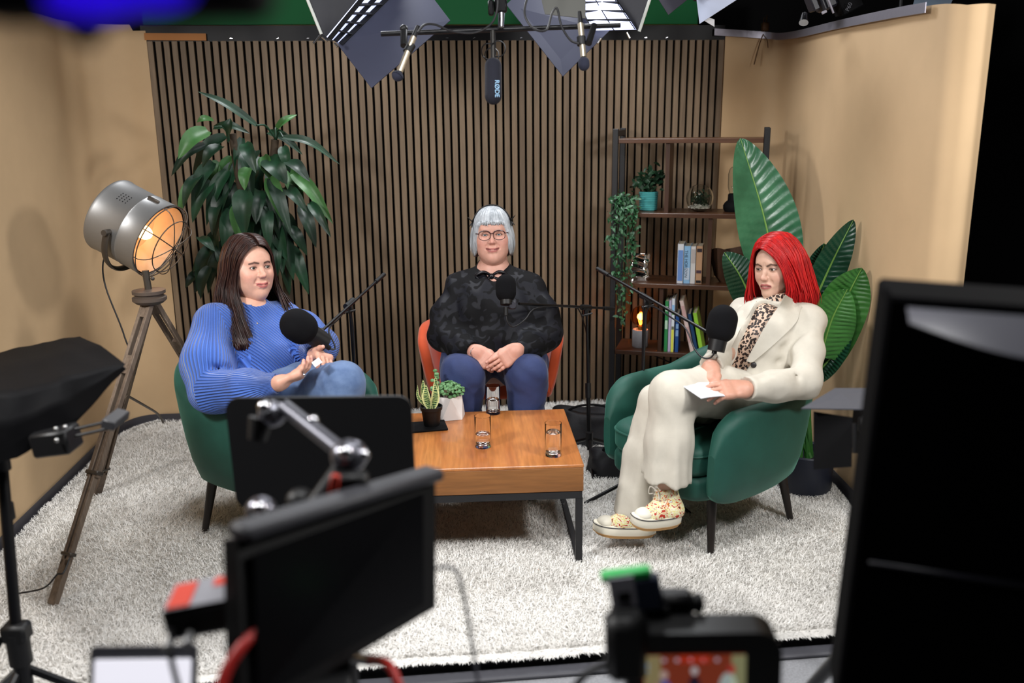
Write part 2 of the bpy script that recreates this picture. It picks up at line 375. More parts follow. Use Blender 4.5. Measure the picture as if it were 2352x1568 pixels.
def ushell(path, ztop, zbot, th, lean, nseg=64, frontround=.05, inner=1.):
    """upholstered U-shaped shell: plan path (n,2) from one arm front round the back to the other arm front"""
    p = spline(path, nseg); d = np.gradient(p, axis=0); d /= np.linalg.norm(d, axis=1)[:, None]
    nn = np.stack([d[:, 1], -d[:, 0]], 1)   # outward
    rings = []
    for i in range(nseg):
        t = i/(nseg-1); e = min(t, 1-t)*nseg
        zt, zb, le = ztop(t), zbot(t), lean(t)
        k = min(1., e/5.); sc = math.sqrt(max(0., 1-(1-k)**2))*.96+.04
        zt2 = zt-(1-sc)*frontround*1.6; zb2 = zb+(1-sc)*frontround*.5
        prof = []; T_ = th*(.35+.65*sc); r = T_*.5; m_ = 7; H = zt2-zb2
        for a in range(m_+1):  # over the rounded top, outer to inner
            an = a/m_*PI; prof.append((r*math.cos(an), zt2-r+r*math.sin(an)))
        for f in (.75, .5, .25): prof.append((-r, zb2+(H-r)*f))
        prof += [(-r*.8, zb2+.01), (-r*.5, zb2), (r*.5, zb2), (r*.85, zb2+.012)]
        for f in (.25, .5, .75): prof.append((r*(1+.25*math.sin(f*PI)), zb2+(H-r)*f))
        row = []
        for o, z in prof:
            h = (z-zb)/(zt-zb); off = o+le*(h**1.1)
            row.append((p[i, 0]+nn[i, 0]*off, p[i, 1]+nn[i, 1]*off, z))
        rings.append(row)
    return np.array(rings)
def add_shell(mb, R, T):
    mb.grid(R, T, wv=True); n = R.shape[1]
    mb.add(R[0], [tuple(range(n))], T); mb.add(R[-1], [tuple(range(n))[::-1]], T)
velvet = M('green_velvet', '#174a3f', .6, var=.12, vs=9, sheen=.35, bump=.1, bs=300)
velvet.node_tree.nodes['Principled BSDF'].inputs['Sheen Tint'].default_value = lin('#7fc9b2')
legw = M('dark_wood_leg', '#1c1512', .45)
sm = lambda a, b, x: (lambda t: t*t*(3-2*t))(min(1., max(0., (x-a)/(b-a))))
def armchair(label, loc, rz):
    t = thing('armchair', label, 'armchair', (loc[0], loc[1], 0), rz, 'green velvet armchairs'); T = MW[t.name]
    path = [(.268, -.30), (.278, -.12), (.278, .05), (.238, .19), (.125, .25), (0, .26), (-.125, .25), (-.238, .19), (-.278, .05), (-.278, -.12), (-.268, -.30)]
    def zt(s): b = 1-abs(2*s-1); return .558+.0*b+.115*sm(.42, .86, b)
    def zb(s): b = 1-abs(2*s-1); return .20+.02*sm(.2, .6, b)
    def le(s): b = 1-abs(2*s-1); return .012+.085*sm(.35, .9, b)
    mb = MB(); add_shell(mb, ushell(path, zt, zb, .085, le, frontround=.10), T); mb.build('backrest_and_arms', velvet, t, smooth=70)
    mb = MB(); cushion(mb, (0, -.045), .50, .58, .20, .30, .03, T); mb.build('seat_base', velvet, t, smooth=60)
    mb = MB(); cushion(mb, (0, -.06), .475, .57, .295, .415, .035, T, crown=.012); sc = mb.build('seat_cushion', velvet, t, smooth=60)
    pip = MB(); q = sring(.475, .57, 60, 6.); pip.tube(np.c_[q[:, 0], q[:, 1]-.06, np.full(60, .383)], .0045, 6, T=T, closed=True); pip.build('piping', velvet, sc)
    for sx in (-1, 1):
        for sy in (-1, 1):
            MB().cyl((sx*.205, sy*.205, .215), (sx*.245, sy*.245, -.026), .021, .012, 12, T).build('leg', legw, t)
    return t
chair_left = armchair('green velvet armchair under the woman in the blue sweater', (.745, -1.35), math.radians(66))
chair_right = armchair('green velvet armchair under the red-haired woman in the cream suit', (2.456, -1.589), math.radians(-59.3))
# orange tub chair
t = thing('tub_chair', 'orange fabric tub chair under the silver-haired woman', 'chair', (1.655, -.70, 0), -.08); T = MW[t.name]
orange = M('orange_fabric', '#c24a20', .8, var=.06, bump=.15, bs=350, sheen=.3)
path = [(.255, -.17), (.268, -.05), (.255, .09), (.19, .19), (.1, .225), (0, .23), (-.1, .225), (-.19, .19), (-.255, .09), (-.268, -.05), (-.255, -.17)]
mb = MB(); add_shell(mb, ushell(path, lambda s: .575+.045*sm(.1, .35, 1-abs(2*s-1))+.1*sm(.5, .9, 1-abs(2*s-1)), lambda s: .28, .05, lambda s: .06, frontround=.16), T)
mb.build('shell', orange, t, smooth=70)
mb = MB(); cushion(mb, (0, -.0), .5, .42, .3, .41, .035, T); mb.build('seat_cushion', orange, t, smooth=60)
for sx in (-1, 1):
    for sy in (-1, 1): MB().cyl((sx*.18, sy*.17, .31), (sx*.23, sy*.21, -.026), .017, .011, 12, T).build('leg', legw, t)
# coffee table
tw_ = wood('table_walnut', '#96582c', '#b5763f', .3, 'Y', 10., .5, coat=.25)
te_ = wood('table_edge', '#7d5028', '#936236', .45, 'X', 10., .5)
blkf = M('powder_black', '#17171a', .5)
t = thing('coffee_table', 'square wooden coffee table on a black metal frame in the middle', 'table', (1.505, -1.565, 0), math.radians(-3)); T = MW[t.name]
TL, TD = .80, .638
MB().box((0, 0, .362), (TL, TD, .012), bev=.002, T=T).build('tabletop', tw_, t, smooth=0)
MB().box((0, 0, .31), (TL-.002, TD-.002, .092), bev=.0015, T=T).build('apron', te_, t, smooth=0)
fr = MB()
for sy in (-1, 1): fr.box((0, sy*(TD/2-.014), .249), (TL-.01, .026, .026), T=T)
for sx in (-1, 1): fr.box((sx*(TL/2-.014), 0, .249), (.026, TD-.06, .026), T=T)
fr.build('frame', blkf, t, smooth=0)
for sx in (-1, 1):
    for sy in (-1, 1): MB().box((sx*(TL/2-.015), sy*(TD/2-.015), .106), (.025, .025, .262), bev=.002, T=T).build('leg', blkf, t, smooth=0)
    MB().box((sx*(TL/2-.015), 0, -.012), (.025, TD-.06, .025), bev=.002, T=T).build('foot_rail', blkf, t, smooth=0)
MB().box((0, TD/2-.015, -.0), (TL-.06, .025, .025), bev=.002, T=T).build('rear_rail', blkf, t, smooth=0)
# ------------------------------------------------------------------ bookshelf
SA = math.radians(-21); SO = V3(2.335, -.345, 0); SW, SD = .738, .27
t = thing('bookshelf', 'open bookshelf of dark boards in a black ladder frame, right corner', 'bookshelf', SO, SA); T = MW[t.name]
shw = wood('shelf_walnut', '#3a2315', '#54341f', .4, 'X', 10., .5, coat=.1); shwv = wood('shelf_walnut_upright', '#3a2315', '#4c2d1b', .45, 'Z', 10., .5)
BZ = [1.478, 1.108, .743, .378, .06]
for x in (0, SW):
    sf = MB()
    for y in (0, SD): sf.box((x, y, .75), (.028, .028, 1.555), bev=.002, T=T)
    sf.box((x, SD/2, 1.505), (.026, SD-.02, .03), bev=.002, T=T); sf.box((x, SD/2, .03), (.026, SD-.02, .03), bev=.002, T=T)
    sf.build('side_frame', blkf, t, smooth=0)
for z in BZ: MB().box((SW/2, SD/2-.005, z-.011), (SW-.03, SD+.0, .022), bev=.0015, T=T).build('shelf_board', shw, t, smooth=0)
for x, z0, z1 in ((.262, BZ[1], BZ[0]-.022), (.485, BZ[2], BZ[1]-.022), (.25, BZ[3], BZ[2]-.022)):
    MB().box((x, SD/2, (z0+z1)/2), (.02, SD-.03, z1-z0), T=T).build('divider', shwv, t, smooth=0)
xb = MB()
for a, b in (((0, SD, .36), (SW, SD, .08)), ((SW, SD, .36), (0, SD, .08))): xb.cyl(a, b, .004, n=6, T=T)
xb.build('cross_brace', blkf, t)
def SH(x, y, z): return (T_SHELF@np.array([x, y, z, 1.]))[:3]
T_SHELF = T
# ================================================================== plants and small things
DRAC = [[0.602, -0.563, 1.567, 0.366, -0.618, 1.718, 0.029], [0.472, -0.526, 1.502, 0.495, -0.587, 1.6, 0.041], [0.443, -0.455, 1.517, 0.272, -0.461, 1.333, 0.052], [0.398, -0.626, 1.546, 0.276, -0.71, 1.426, 0.052], [0.365, -0.557, 1.482, 0.206, -0.581, 1.345, 0.033], [0.367, -0.351, 1.555, 0.545, -0.398, 1.527, 0.029], [0.379, -0.396, 1.588, 0.311, -0.443, 1.583, 0.026], [0.513, -0.451, 1.509, 0.478, -0.466, 1.293, 0.033], [0.574, -0.452, 1.449, 0.511, -0.539, 1.297, 0.059], [0.628, -0.484, 1.41, 0.722, -0.558, 1.295, 0.066], [0.671, -0.442, 1.54, 0.776, -0.448, 1.613, 0.029], [0.634, -0.418, 1.533, 0.793, -0.477, 1.427, 0.033], [0.716, -0.546, 1.512, 0.972, -0.549, 1.382, 0.028], [0.71, -0.388, 1.351, 0.777, -0.435, 1.156, 0.055], [0.735, -0.429, 1.339, 0.92, -0.517, 1.1, 0.044], [0.69, -0.43, 1.273, 0.804, -0.522, 1.157, 0.041], [0.816, -0.519, 1.204, 0.914, -0.6, 1.046, 0.033], [0.638, -0.506, 1.319, 0.73, -0.599, 1.054, 0.044], [0.697, -0.384, 1.076, 0.772, -0.394, 0.934, 0.041], [0.532, -0.592, 1.275, 0.518, -0.614, 1.061, 0.063], [0.538, -0.36, 1.181, 0.567, -0.403, 1.032, 0.052], [0.436, -0.455, 1.359, 0.321, -0.485, 1.103, 0.044], [0.366, -0.488, 1.31, 0.267, -0.527, 1.123, 0.048], [0.327, -0.532, 1.346, 0.247, -0.59, 1.196, 0.044], [0.4, -0.466, 1.228, 0.359, -0.557, 1.064, 0.044], [0.421, -0.439, 1.218, 0.451, -0.532, 1.059, 0.048], [0.409, -0.39, 1.118, 0.4, -0.489, 1.02, 0.029], [0.608, -0.442, 1.133, 0.62, -0.458, 0.899, 0.041], [0.653, -0.389, 1.021, 0.661, -0.485, 0.861, 0.041], [0.581, -0.377, 1.175, 0.59, -0.434, 1.008, 0.044], [0.345, -0.43, 0.979, 0.226, -0.451, 0.875, 0.041], [0.311, -0.397, 0.905, 0.227, -0.455, 0.77, 0.037], [0.331, -0.55, 0.916, 0.278, -0.557, 0.761, 0.037], [0.266, -0.391, 0.87, 0.195, -0.49, 0.806, 0.033], [0.311, -0.605, 1.065, 0.393, -0.685, 1.008, 0.037], [0.709, -0.515, 1.469, 0.735, -0.53, 1.345, 0.037], [0.552, -0.548, 1.375, 0.538, -0.625, 1.277, 0.044], [0.386, -0.386, 1.396, 0.342, -0.39, 1.263, 0.048], [0.458, -0.458, 1.306, 0.422, -0.462, 1.105, 0.048], [0.563, -0.429, 1.356, 0.531, -0.462, 1.224, 0.044], [0.629, -0.383, 1.257, 0.658, -0.481, 1.102, 0.044], [0.579, -0.488, 1.266, 0.57, -0.588, 1.116, 0.052], [0.492, -0.543, 1.206, 0.49, -0.551, 1.013, 0.052], [0.647, -0.462, 1.168, 0.674, -0.465, 0.976, 0.048], [0.444, -0.575, 1.475, 0.356, -0.616, 1.382, 0.044], [0.606, -0.459, 1.423, 0.645, -0.475, 1.304, 0.044], [0.737, -0.618, 1.402, 0.844, -0.705, 1.316, 0.044], [0.54, -0.542, 1.485, 0.597, -0.638, 1.354, 0.044], [0.447, -0.379, 1.422, 0.394, -0.417, 1.264, 0.048], [0.534, -0.501, 1.174, 0.528, -0.553, 0.992, 0.052], [0.35, -0.45, 1.071, 0.364, -0.509, 0.942, 0.044], [0.397, -0.473, 1.025, 0.385, -0.535, 0.891, 0.044]]
def leaf_mat(name, a, b_, rough=.35, vein=None):
    return M(name, a, rough, col2=b_, vs=7., bump=.1, bs=60)
def leaf_grid(path, width, fold, upv, nl=9, nw=5, ripple=0., rn=16, prof=None, cup=0.):
    p = spline(path, nl); d = np.gradient(p, axis=0); d /= np.linalg.norm(d, axis=1)[:, None]; rows = []
    for i in range(nl):
        t = i/(nl-1); wd = width*(prof(t) if prof else (math.sin(PI*min(1, t*.94+.06)**.72)**.8))
        s_ = nrm(np.cross(d[i], upv)); n_ = np.cross(s_, d[i]); row = []
        for j in range(nw):
            u = j/(nw-1)*2-1
            rp = ripple*math.sin((t-abs(u)*.10)*rn*2*PI)*min(1, abs(u)*3)*(1-abs(u)**4)
            row.append(p[i]+s_*u*wd/2+n_*(abs(u)*fold*wd+cup*u*u*wd+rp))
        rows.append(row)
    return np.array(rows)
drac_m = [leaf_mat('dracaena_leaf', '#10281a', '#183d26', .45), leaf_mat('dracaena_leaf_bright', '#2f5a2b', '#47703e', .45), leaf_mat('dracaena_leaf_dark', '#0c1e14', '#14301f', .45)]
t = thing('dracaena', 'tall drooping dracaena house plant standing behind the woman in blue', 'plant', (.62, -.35, 0))
for k in range(34):
    x, z = random.gauss(.55, .13), random.uniform(.95, 1.42); y = -.42+random.uniform(-.1, .12); l_ = random.uniform(.18, .26)
    DRAC.append([x, y, z, x+(x-.55)*.5+random.uniform(-.04, .04), y-.05, z-l_, random.uniform(.04, .055)])
for (a, b, c, d_, e, f_, wd) in DRAC:
    p0, p1 = V3(a, b, c), V3(d_, e, f_); L_ = np.linalg.norm(p1-p0); mid = (p0+p1)/2+V3(0, -.03, .13*L_*(1 if c > f_ else .5))
    k = 1 if (c > 1.2 and random.random() < .18) else (2 if random.random() < .35 else 0)
    MB().grid(leaf_grid([p0, mid, p1], wd*1.5, .18+.1*random.random(), nrm(V3(random.uniform(-.5, .5), -1, .8)), nl=10)).build('leaf', drac_m[k], t, smooth=60)
stm = M('dracaena_stem', '#3a2f22', .8, var=.2, vs=30, bump=.4, bs=60)
MB().tube(spline([(.60, -.36, .2), (.58, -.38, .8), (.50, -.46, 1.2), (.475, -.48, 1.53)], 14), [.022]*8+[.018]*6, 10).build('stem', stm, t)
MB().tube(spline([(.65, -.35, .2), (.66, -.36, .8), (.63, -.45, 1.2), (.67, -.48, 1.5)], 14), [.022]*8+[.018]*6, 10).build('stem', stm, t)
for (a, b) in (((.675, -.48, 1.50), (.716, -.546, 1.512)), ((.675, -.48, 1.5), (.602, -.563, 1.567)), ((.475, -.48, 1.5), (.40, -.5, 1.56)), ((.675, -.48, 1.5), (.671, -.442, 1.54))):
    MB().tube(spline([a, (V3(*a)+V3(*b))/2+V3(0, 0, .03), b], 8), .005, 6).build('leaf_stalk', drac_m[0], t)
MB().lathe([(0, -.03), (.12, -.03), (.15, .22), (.155, .24), (.14, .24), (.135, .2), (0, .2)], 28, A4(None, (.62, -.35, 0))).build('planter', M('planter_grey', '#55514c', .7), t)
# strelitzia
sprof = lambda t: (math.sin(PI*min(1., t*.9+.1)**.85)**.62)
t = thing('strelitzia', 'bird-of-paradise plant with huge ribbed leaves behind the red-haired woman', 'plant', (2.985, -1.36, 0))
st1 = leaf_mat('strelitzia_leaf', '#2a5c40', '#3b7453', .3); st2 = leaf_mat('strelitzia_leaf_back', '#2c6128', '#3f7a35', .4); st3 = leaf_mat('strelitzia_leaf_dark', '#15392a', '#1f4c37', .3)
rib = M('leaf_midrib', '#6f9a4a', .4)
SL = [  # midrib, width, facing, fold, material
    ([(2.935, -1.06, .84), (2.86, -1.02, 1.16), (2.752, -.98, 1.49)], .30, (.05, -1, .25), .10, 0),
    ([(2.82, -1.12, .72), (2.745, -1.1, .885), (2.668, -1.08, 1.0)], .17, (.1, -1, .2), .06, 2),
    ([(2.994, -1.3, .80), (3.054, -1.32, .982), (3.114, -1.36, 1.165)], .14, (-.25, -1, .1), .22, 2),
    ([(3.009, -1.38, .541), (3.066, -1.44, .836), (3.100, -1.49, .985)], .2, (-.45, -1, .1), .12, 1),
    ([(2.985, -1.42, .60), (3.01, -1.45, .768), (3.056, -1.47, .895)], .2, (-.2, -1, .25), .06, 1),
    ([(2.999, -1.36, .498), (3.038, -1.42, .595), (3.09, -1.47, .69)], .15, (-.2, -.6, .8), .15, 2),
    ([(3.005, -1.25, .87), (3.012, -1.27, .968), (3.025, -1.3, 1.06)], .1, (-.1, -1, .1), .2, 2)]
base = V3(2.985, -1.36, .13)
for mid, wd, fc, fo, mi in SL:
    fc = nrm(fc)
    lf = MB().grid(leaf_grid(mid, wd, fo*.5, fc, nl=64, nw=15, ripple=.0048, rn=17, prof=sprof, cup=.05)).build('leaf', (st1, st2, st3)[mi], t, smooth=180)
    mp_ = spline(mid, 20); MB().tube(mp_+fc*.002, np.linspace(.006, .0015, 20), 6).build('midrib', rib, lf)
    s0 = V3(*mid[0]); MB().tube(spline([base+V3(random.uniform(-.04, .04), random.uniform(-.03, .03), 0), (base+s0)/2+V3(-.01, .02, .03), s0], 12), np.linspace(.013, .007, 12), 8).build('stalk', st2, t)
MB().lathe([(0, -.028), (.098, -.028), (.115, .0), (.118, .155), (.112, .162), (.1, .155), (.1, .12), (0, .12)], 36, A4(None, (2.985, -1.36, 0))).build('planter', M('planter_navy', '#1b2131', .5), t)
# generic bushy foliage: many small leaves, one part
def foliage(centres, n, size, spread, dirs=None):
    mb = MB()
    for i in range(n):
        c = V3(*random.choice(centres))+V3(*[random.gauss(0, s_) for s_ in spread]); a = random.uniform(0, 2*PI); el = random.uniform(-.6, 1.0)
        if dirs is not None: dv = nrm(V3(*dirs)+V3(random.uniform(-1, 1), random.uniform(-1, 1), random.uniform(-1, 1))*.9)
        else: dv = V3(math.cos(a)*math.cos(el), math.sin(a)*math.cos(el), math.sin(el))
        L_ = size*random.uniform(.7, 1.3)
        mb.grid(leaf_grid([c, c+dv*L_*.5+V3(0, 0, .1*L_), c+dv*L_], L_*.55, .12, nrm(V3(random.uniform(-1, 1), -1, 1)), nl=4, nw=3))
    return mb
gdark = M('foliage_dark', '#16301f', .4, col2='#2b4a33', vs=25); givy = M('foliage_ivy', '#1b3f26', .4, col2='#3c6b45', vs=30)
# shelf: trailing ivy in a small pot, left end of the second board
p = SH(.035, .06, BZ[1]); t = thing('trailing_ivy', 'trailing artificial ivy hanging down the left end of the bookshelf', 'plant', p)
MB().lathe([(0, 0), (.035, 0), (.045, .07), (.04, .07), (.036, .05), (0, .05)], 20, A4(None, p)).build('pot', M('ivy_pot', '#2a2a2a', .6), t)
cs = []
for k in range(9):
    x = 2.31+k*.0155; l_ = [.25, .42, .55, .62, .66, .6, .5, .42, .3][k]
    q = spline([p+V3(0, 0, .07), V3(x+.005, -.375, 1.16), V3(x, -.40, 1.0), V3(2.375+(x-2.375)*.75, -.40, 1.2-l_)], 14)
    MB().tube(q, .0016, 5).build('vine', gdark, t); cs += [tuple(v_) for v_ in q[2:]]
foliage(cs, 420, .026, (.01, .012, .02), (0, -.5, -.4)).build('foliage', givy, t, smooth=60, kind='stuff')
# shelf: teal ribbed pot
p = SH(.158, .14, BZ[1]); t = thing('potted_plant', 'small bushy plant in a turquoise ribbed pot on the bookshelf', 'plant', p)
pr = [(0, 0), (.042, 0)]
for k in range(10): z = .003+k*.0092; pr += [(.0445+.004*k/10, z+.001), (.0475+.004*k/10, z+.003), (.0475+.004*k/10, z+.0065), (.0445+.004*k/10, z+.0085)]
pr += [(.049, .098), (.044, .098), (.042, .08), (0, .08)]
MB().lathe(pr, 36, A4(None, p)).build('pot', M('turquoise_glaze', '#4fa3a3', .25, coat=.4), t)
foliage([tuple(p+V3(0, 0, .10)), tuple(p+V3(.02, 0, .14)), tuple(p+V3(-.02, 0, .13)), tuple(p+V3(0, 0, .17)), tuple(p+V3(.035, 0, .17)), tuple(p+V3(-.05, 0, .12))], 190, .034, (.027, .02, .022)).build('foliage', gdark, t, smooth=60, kind='stuff')
# shelf: terrarium
glass = M('clear_glass', '#ffffff', .01, trans=1., ior=1.22); 
glass_thin = M('thin_glass', '#f2f6f6', .02, trans=1., ior=1.22)
p = SH(.42, .13, BZ[1]); t = thing('terrarium', 'round glass terrarium with white pebbles and succulents on the bookshelf', 'terrarium', p)
R_, H_ = .069, .155; pr = []
for k in range(19):
    a = -1.25+k/18*2.2; pr.append((R_*math.cos(a)*(1 if a < .2 else 1), .070+.072*math.sin(a)))
pr = [(0, .002)]+pr; pri = [(max(0, r-.0025), z+(.0025 if i < 4 else 0)) for i, (r, z) in enumerate(pr)][::-1]
MB().lathe(pr+pri, 40, A4(rotm('x', .25), p+V3(0, .012, .0))).build('bowl', glass_thin, t)
mb = MB()
for k in range(240):
    a = random.uniform(0, 2*PI); r = .053*math.sqrt(random.random()); mb.ell(p+V3(r*math.cos(a), r*math.sin(a), .018+.022*random.random()*(.6+.4*math.sin(a*2))), (random.uniform(.004, .007), random.uniform(.004, .007), .0035), rotm('z', a), 6, 4)
mb.build('pebbles', M('white_pebble', '#e8e2d6', .7), t, kind='stuff')
foliage([tuple(p+V3(-.02, 0, .055)), tuple(p+V3(.012, -.01, .06)), tuple(p+V3(.03, .01, .075)), tuple(p+V3(0, 0, .05))], 60, .024, (.012, .012, .012)).build('succulents', gdark, t, smooth=60, kind='stuff')
# shelf: black oil-lamp style lantern
p = SH(.595, .15, BZ[1]); t = thing('lantern', 'matt black lantern with a clear bottle-shaped glass on the bookshelf', 'lamp', p)
MB().lathe([(0, 0), (.048, 0), (.055, .012), (.056, .03), (.048, .045), (.034, .056), (.033, .085), (.03, .09), (0, .09)], 32, A4(None, p)).build('base', BLKM, t)
MB().lathe([(.024, .088), (.03, .1), (.036, .125), (.037, .19), (.03, .215), (.02, .225), (.0, .228), (.0, .226), (.019, .2235), (.029, .214), (.0355, .19), (.0345, .125), (.0285, .1), (.0225, .088)], 28, A4(None, p)).build('glass', glass_thin, t)
MB().lathe([(0, .09), (.012, .09), (.012, .105), (.018, .125), (.0, .145)], 16, A4(None, p)).build('bulb', glass_thin, t)
# shelf: crumpled silver vase
p = SH(.125, .10, BZ[2]); t_ = []
for k in range(28):
    z = k/27; q = sring(.098, .055, 40, 4.); a = np.arange(40)*2*PI/40
    f = 1+.055*np.sin(z*19+2.4*np.sin(a*2+z*5))+.05*np.sin(a*5+z*21); sh = .004*math.sin(z*9)
    t_.append(np.c_[q[:, 0]*f+sh, q[:, 1]*f, np.full(40, z*.14)+.004*np.sin(a*3+1)*z])
vz = MB(); vz.grid(np.array(t_), A4(rotm('z', SA), p), wv=True); vz.add(t_[0], [tuple(range(40))[::-1]], A4(rotm('z', SA), p)); vz.add(np.array(t_[-1])*[1, 1, 0]+[0, 0, .132], [tuple(range(40))], A4(rotm('z', SA), p))
tag(vz.build('vase', M('mirror_silver', '#d8d4d0', .06, 1.), smooth=180), 'crumpled mirror-silver vase on the bookshelf', 'vase')
# books
def text_mesh(txt, size, mat, parent, Tm, name='lettering', ext=.0004):
    cu = bpy.data.curves.new(name, 'FONT'); cu.body = txt; cu.size = size; cu.extrude = ext; cu.align_x = 'CENTER'; cu.align_y = 'CENTER'
    o = bpy.data.objects.new(name, cu); COL.objects.link(o)
    dg = bpy.context.evaluated_depsgraph_get(); me = bpy.data.meshes.new_from_object(o.evaluated_get(dg)); bpy.data.objects.remove(o)
    me.transform(Matrix((np.linalg.inv(MW[parent.name])@Tm).tolist())); me.materials.clear(); me.materials.append(mat)
    ob = bpy.data.objects.new(name, me); COL.objects.link(ob); ob.parent = parent; MW[ob.name] = MW[parent.name]; return ob
PG = M('page_paper', '#cfc3ab', .9, var=.1, vs=300, stretch=(1, .02, .02))
def book(label, x, y, z, w, h, d, col, tilt=0., bands=(), txt=None, group=None, edge='#e8e4da'):
    """spine faces the room; x is the spine's left edge in shelf coordinates"""
    T = T_SHELF@A4(None, (x, y, z))@A4(rotm('y', tilt)); t = thing('book', label, 'book', T[:3, 3], SA, group)
    c = M('book_cover', col, .45, var=.05); mb = MB()
    mb.box((.001, d/2, h/2), (.002, d, h), T=T); mb.box((w-.001, d/2, h/2), (.002, d, h), T=T); mb.box((w/2, .001, h/2), (w-.002, .002, h-.0002), T=T); mb.build('cover', c, t, smooth=0)
    MB().box((w/2, d/2+.0005, h/2), (w-.004, d-.005, h-.006), T=T).build('pages', PG, t, smooth=0)
    for z0, z1, bc in bands: MB().box((w/2, -.0006, h*(z0+z1)/2), (w*.8, .0012, h*(z1-z0)), T=T).build('spine_print', M('spine_print', bc, .5), t, smooth=0)
    if txt:
        for (s_, off, sz, tc) in txt: text_mesh(s_, sz, M('spine_lettering', tc, .5), t, T@A4(np.array([[0, 0, 1], [1, 0, 0], [0, 1, 0]], float).T@np.eye(3) if False else np.array([[0., 1, 0], [0, 0, -1], [-1, 0, 0]]), (w*off, -.0016, h*.52)))
    return t
g = 'paperbacks on the third board'; x = .325
book('white paperback with a pale blue spine panel, first of four upright', x, .045, BZ[2], .031, .205, .13, '#dfe3ea', bands=((.06, .84, '#6f96d6'),), group=g)
book('sky blue paperback with dark lettering, between white paperbacks', x+.034, .045, BZ[2], .032, .195, .13, '#8fbfe6', txt=(('THE HORIZON', .32, .021, '#22405f'),), bands=((.1, .42, '#c4d4e6'),), group=g)
book('plain off-white paperback beside the tan one on the third board', x+.068, .045, BZ[2], .024, .194, .13, '#d5d3d2', bands=((.55, .92, '#b9b0ae'),), group=g)
book('tan illustrated paperback, rightmost of four upright', x+.095, .045, BZ[2], .031, .196, .13, '#bb9270', bands=((.02, .09, '#1d1719'), (.28, .36, '#4a3540'), (.84, .93, '#2d2028')), group=g)
g = 'books on the lowest visible board'; z = BZ[3]
book('thin green book at the left of the lower row', .272, .02, z, .017, .272, .17, '#2f8a4d', bands=((.45, .62, '#bcd9c2'), (.8, .9, '#bcd9c2')), group=g)
book('thin pale lilac book beside the green one', .292, .02, z, .013, .277, .17, '#bdb3cf', group=g)
book('yellow and light blue striped thin book in the lower row', .307, .02, z, .015, .287, .17, '#dfe6ef', bands=((.0, .42, '#dfe04e'), (.42, .48, '#6b6b55'), (.7, .76, '#5aa53c'), (.77, .88, '#8fc3f2')), group=g)
book('thin dark blue book with pale panels in the lower row', .329, .02, z, .017, .205, .15, '#1c4a8c', bands=((.42, .58, '#7fa3cf'), (.62, .74, '#7fa3cf')), group=g)
book('pale pink book leaning left in the lower row', .412, .01, z, .02, .285, .17, '#d9c3bd', -.235, bands=((.2, .5, '#c9a3a0'), (.62, .9, '#c9a3a0')), group=g)
book('navy book leaning between the pink and lime books', .437, .01, z, .016, .215, .16, '#1b3f66', -.22, group=g)
book('lime green book leaning at the right of the lower row', .46, .008, z, .02, .22, .18, '#8fc63a', -.2, group=g)
# Edison globe lamp
p = SH(.137, .10, BZ[3]); t = thing('table_lamp', 'grey concrete table lamp with an amber globe bulb on the bookshelf', 'lamp', p)
MB().lathe([(0, 0), (.04, 0), (.043, .004), (.043, .092), (.04, .096), (.024, .096), (.022, .085), (0, .085)], 36, A4(None, p)).build('base', M('concrete_grey', '#9a9ba1', .7, var=.08, vs=40), t)
MB().lathe([(0, .085), (.014, .085), (.014, .11), (.012, .115), (0, .115)], 16, A4(None, p)).build('socket', M('brass', '#b08a45', .3, 1.), t)
pr = [(.012, .112)]+[(.056*math.cos(a), .168+.056*math.sin(a)) for a in np.linspace(-1.33, PI/2, 18)]; pr[-1] = (0, .224)
MB().lathe(pr+[(max(0, r-.0012), zz-(.0012 if r < .02 else 0)) for r, zz in pr[::-1]], 32, A4(None, p)).build('globe_bulb', M('amber_glass', '#ffcf9a', .03, trans=1., ior=1.15), t)
fl = MB()
for k in range(4):
    a = k*PI/2; fl.tube(spline([p+V3(.004*math.cos(a), .004*math.sin(a), .12), p+V3(.012*math.cos(a), .012*math.sin(a), .15), p+V3(.006*math.cos(a+.5), .006*math.sin(a+.5), .19)], 8), .0012, 5)
fl.build('filament', M('filament_glow', '#ff9a4a', .5, emis='#ff8a3a', es=60.), t)
l = bpy.data.lights.new('bulb_light', 'POINT'); l.energy = 1.6; l.color = (1, .42, .12); l.shadow_soft_size = .02; o = bpy.data.objects.new('bulb_light', l); COL.objects.link(o); o.parent = t; o.location = (0, 0, .165)
# live-edge wood bowl on the third board
p = SH(.60, .12, BZ[2]); mb = MB(); a = np.arange(40)*2*PI/40; r = 1+.08*np.sin(3*a)+.05*np.sin(7*a+1)
rings = []
for (s_, z) in ((.55, 0), (.8, .03), (1., .12), (1.05, .17), (.98, .172), (.9, .12), (.7, .05), (.3, .035)): rings.append(np.c_[.105*s_*r*np.cos(a), .075*s_*r*np.sin(a), z+.012*np.sin(2*a)*(z > .1)])
mb.grid(np.array(rings), A4(rotm('z', SA), p), wv=True); mb.add(rings[0], [tuple(range(40))[::-1]], A4(rotm('z', SA), p)); mb.add(rings[-1], [tuple(range(40))], A4(rotm('z', SA), p))
tag(mb.build('wooden_bowl', wood('bark_wood', '#3a2417', '#5c3b24', .7, 'Z', 20.), smooth=60), 'dark rough-edged wooden bowl on the bookshelf behind the leaf', 'bowl')
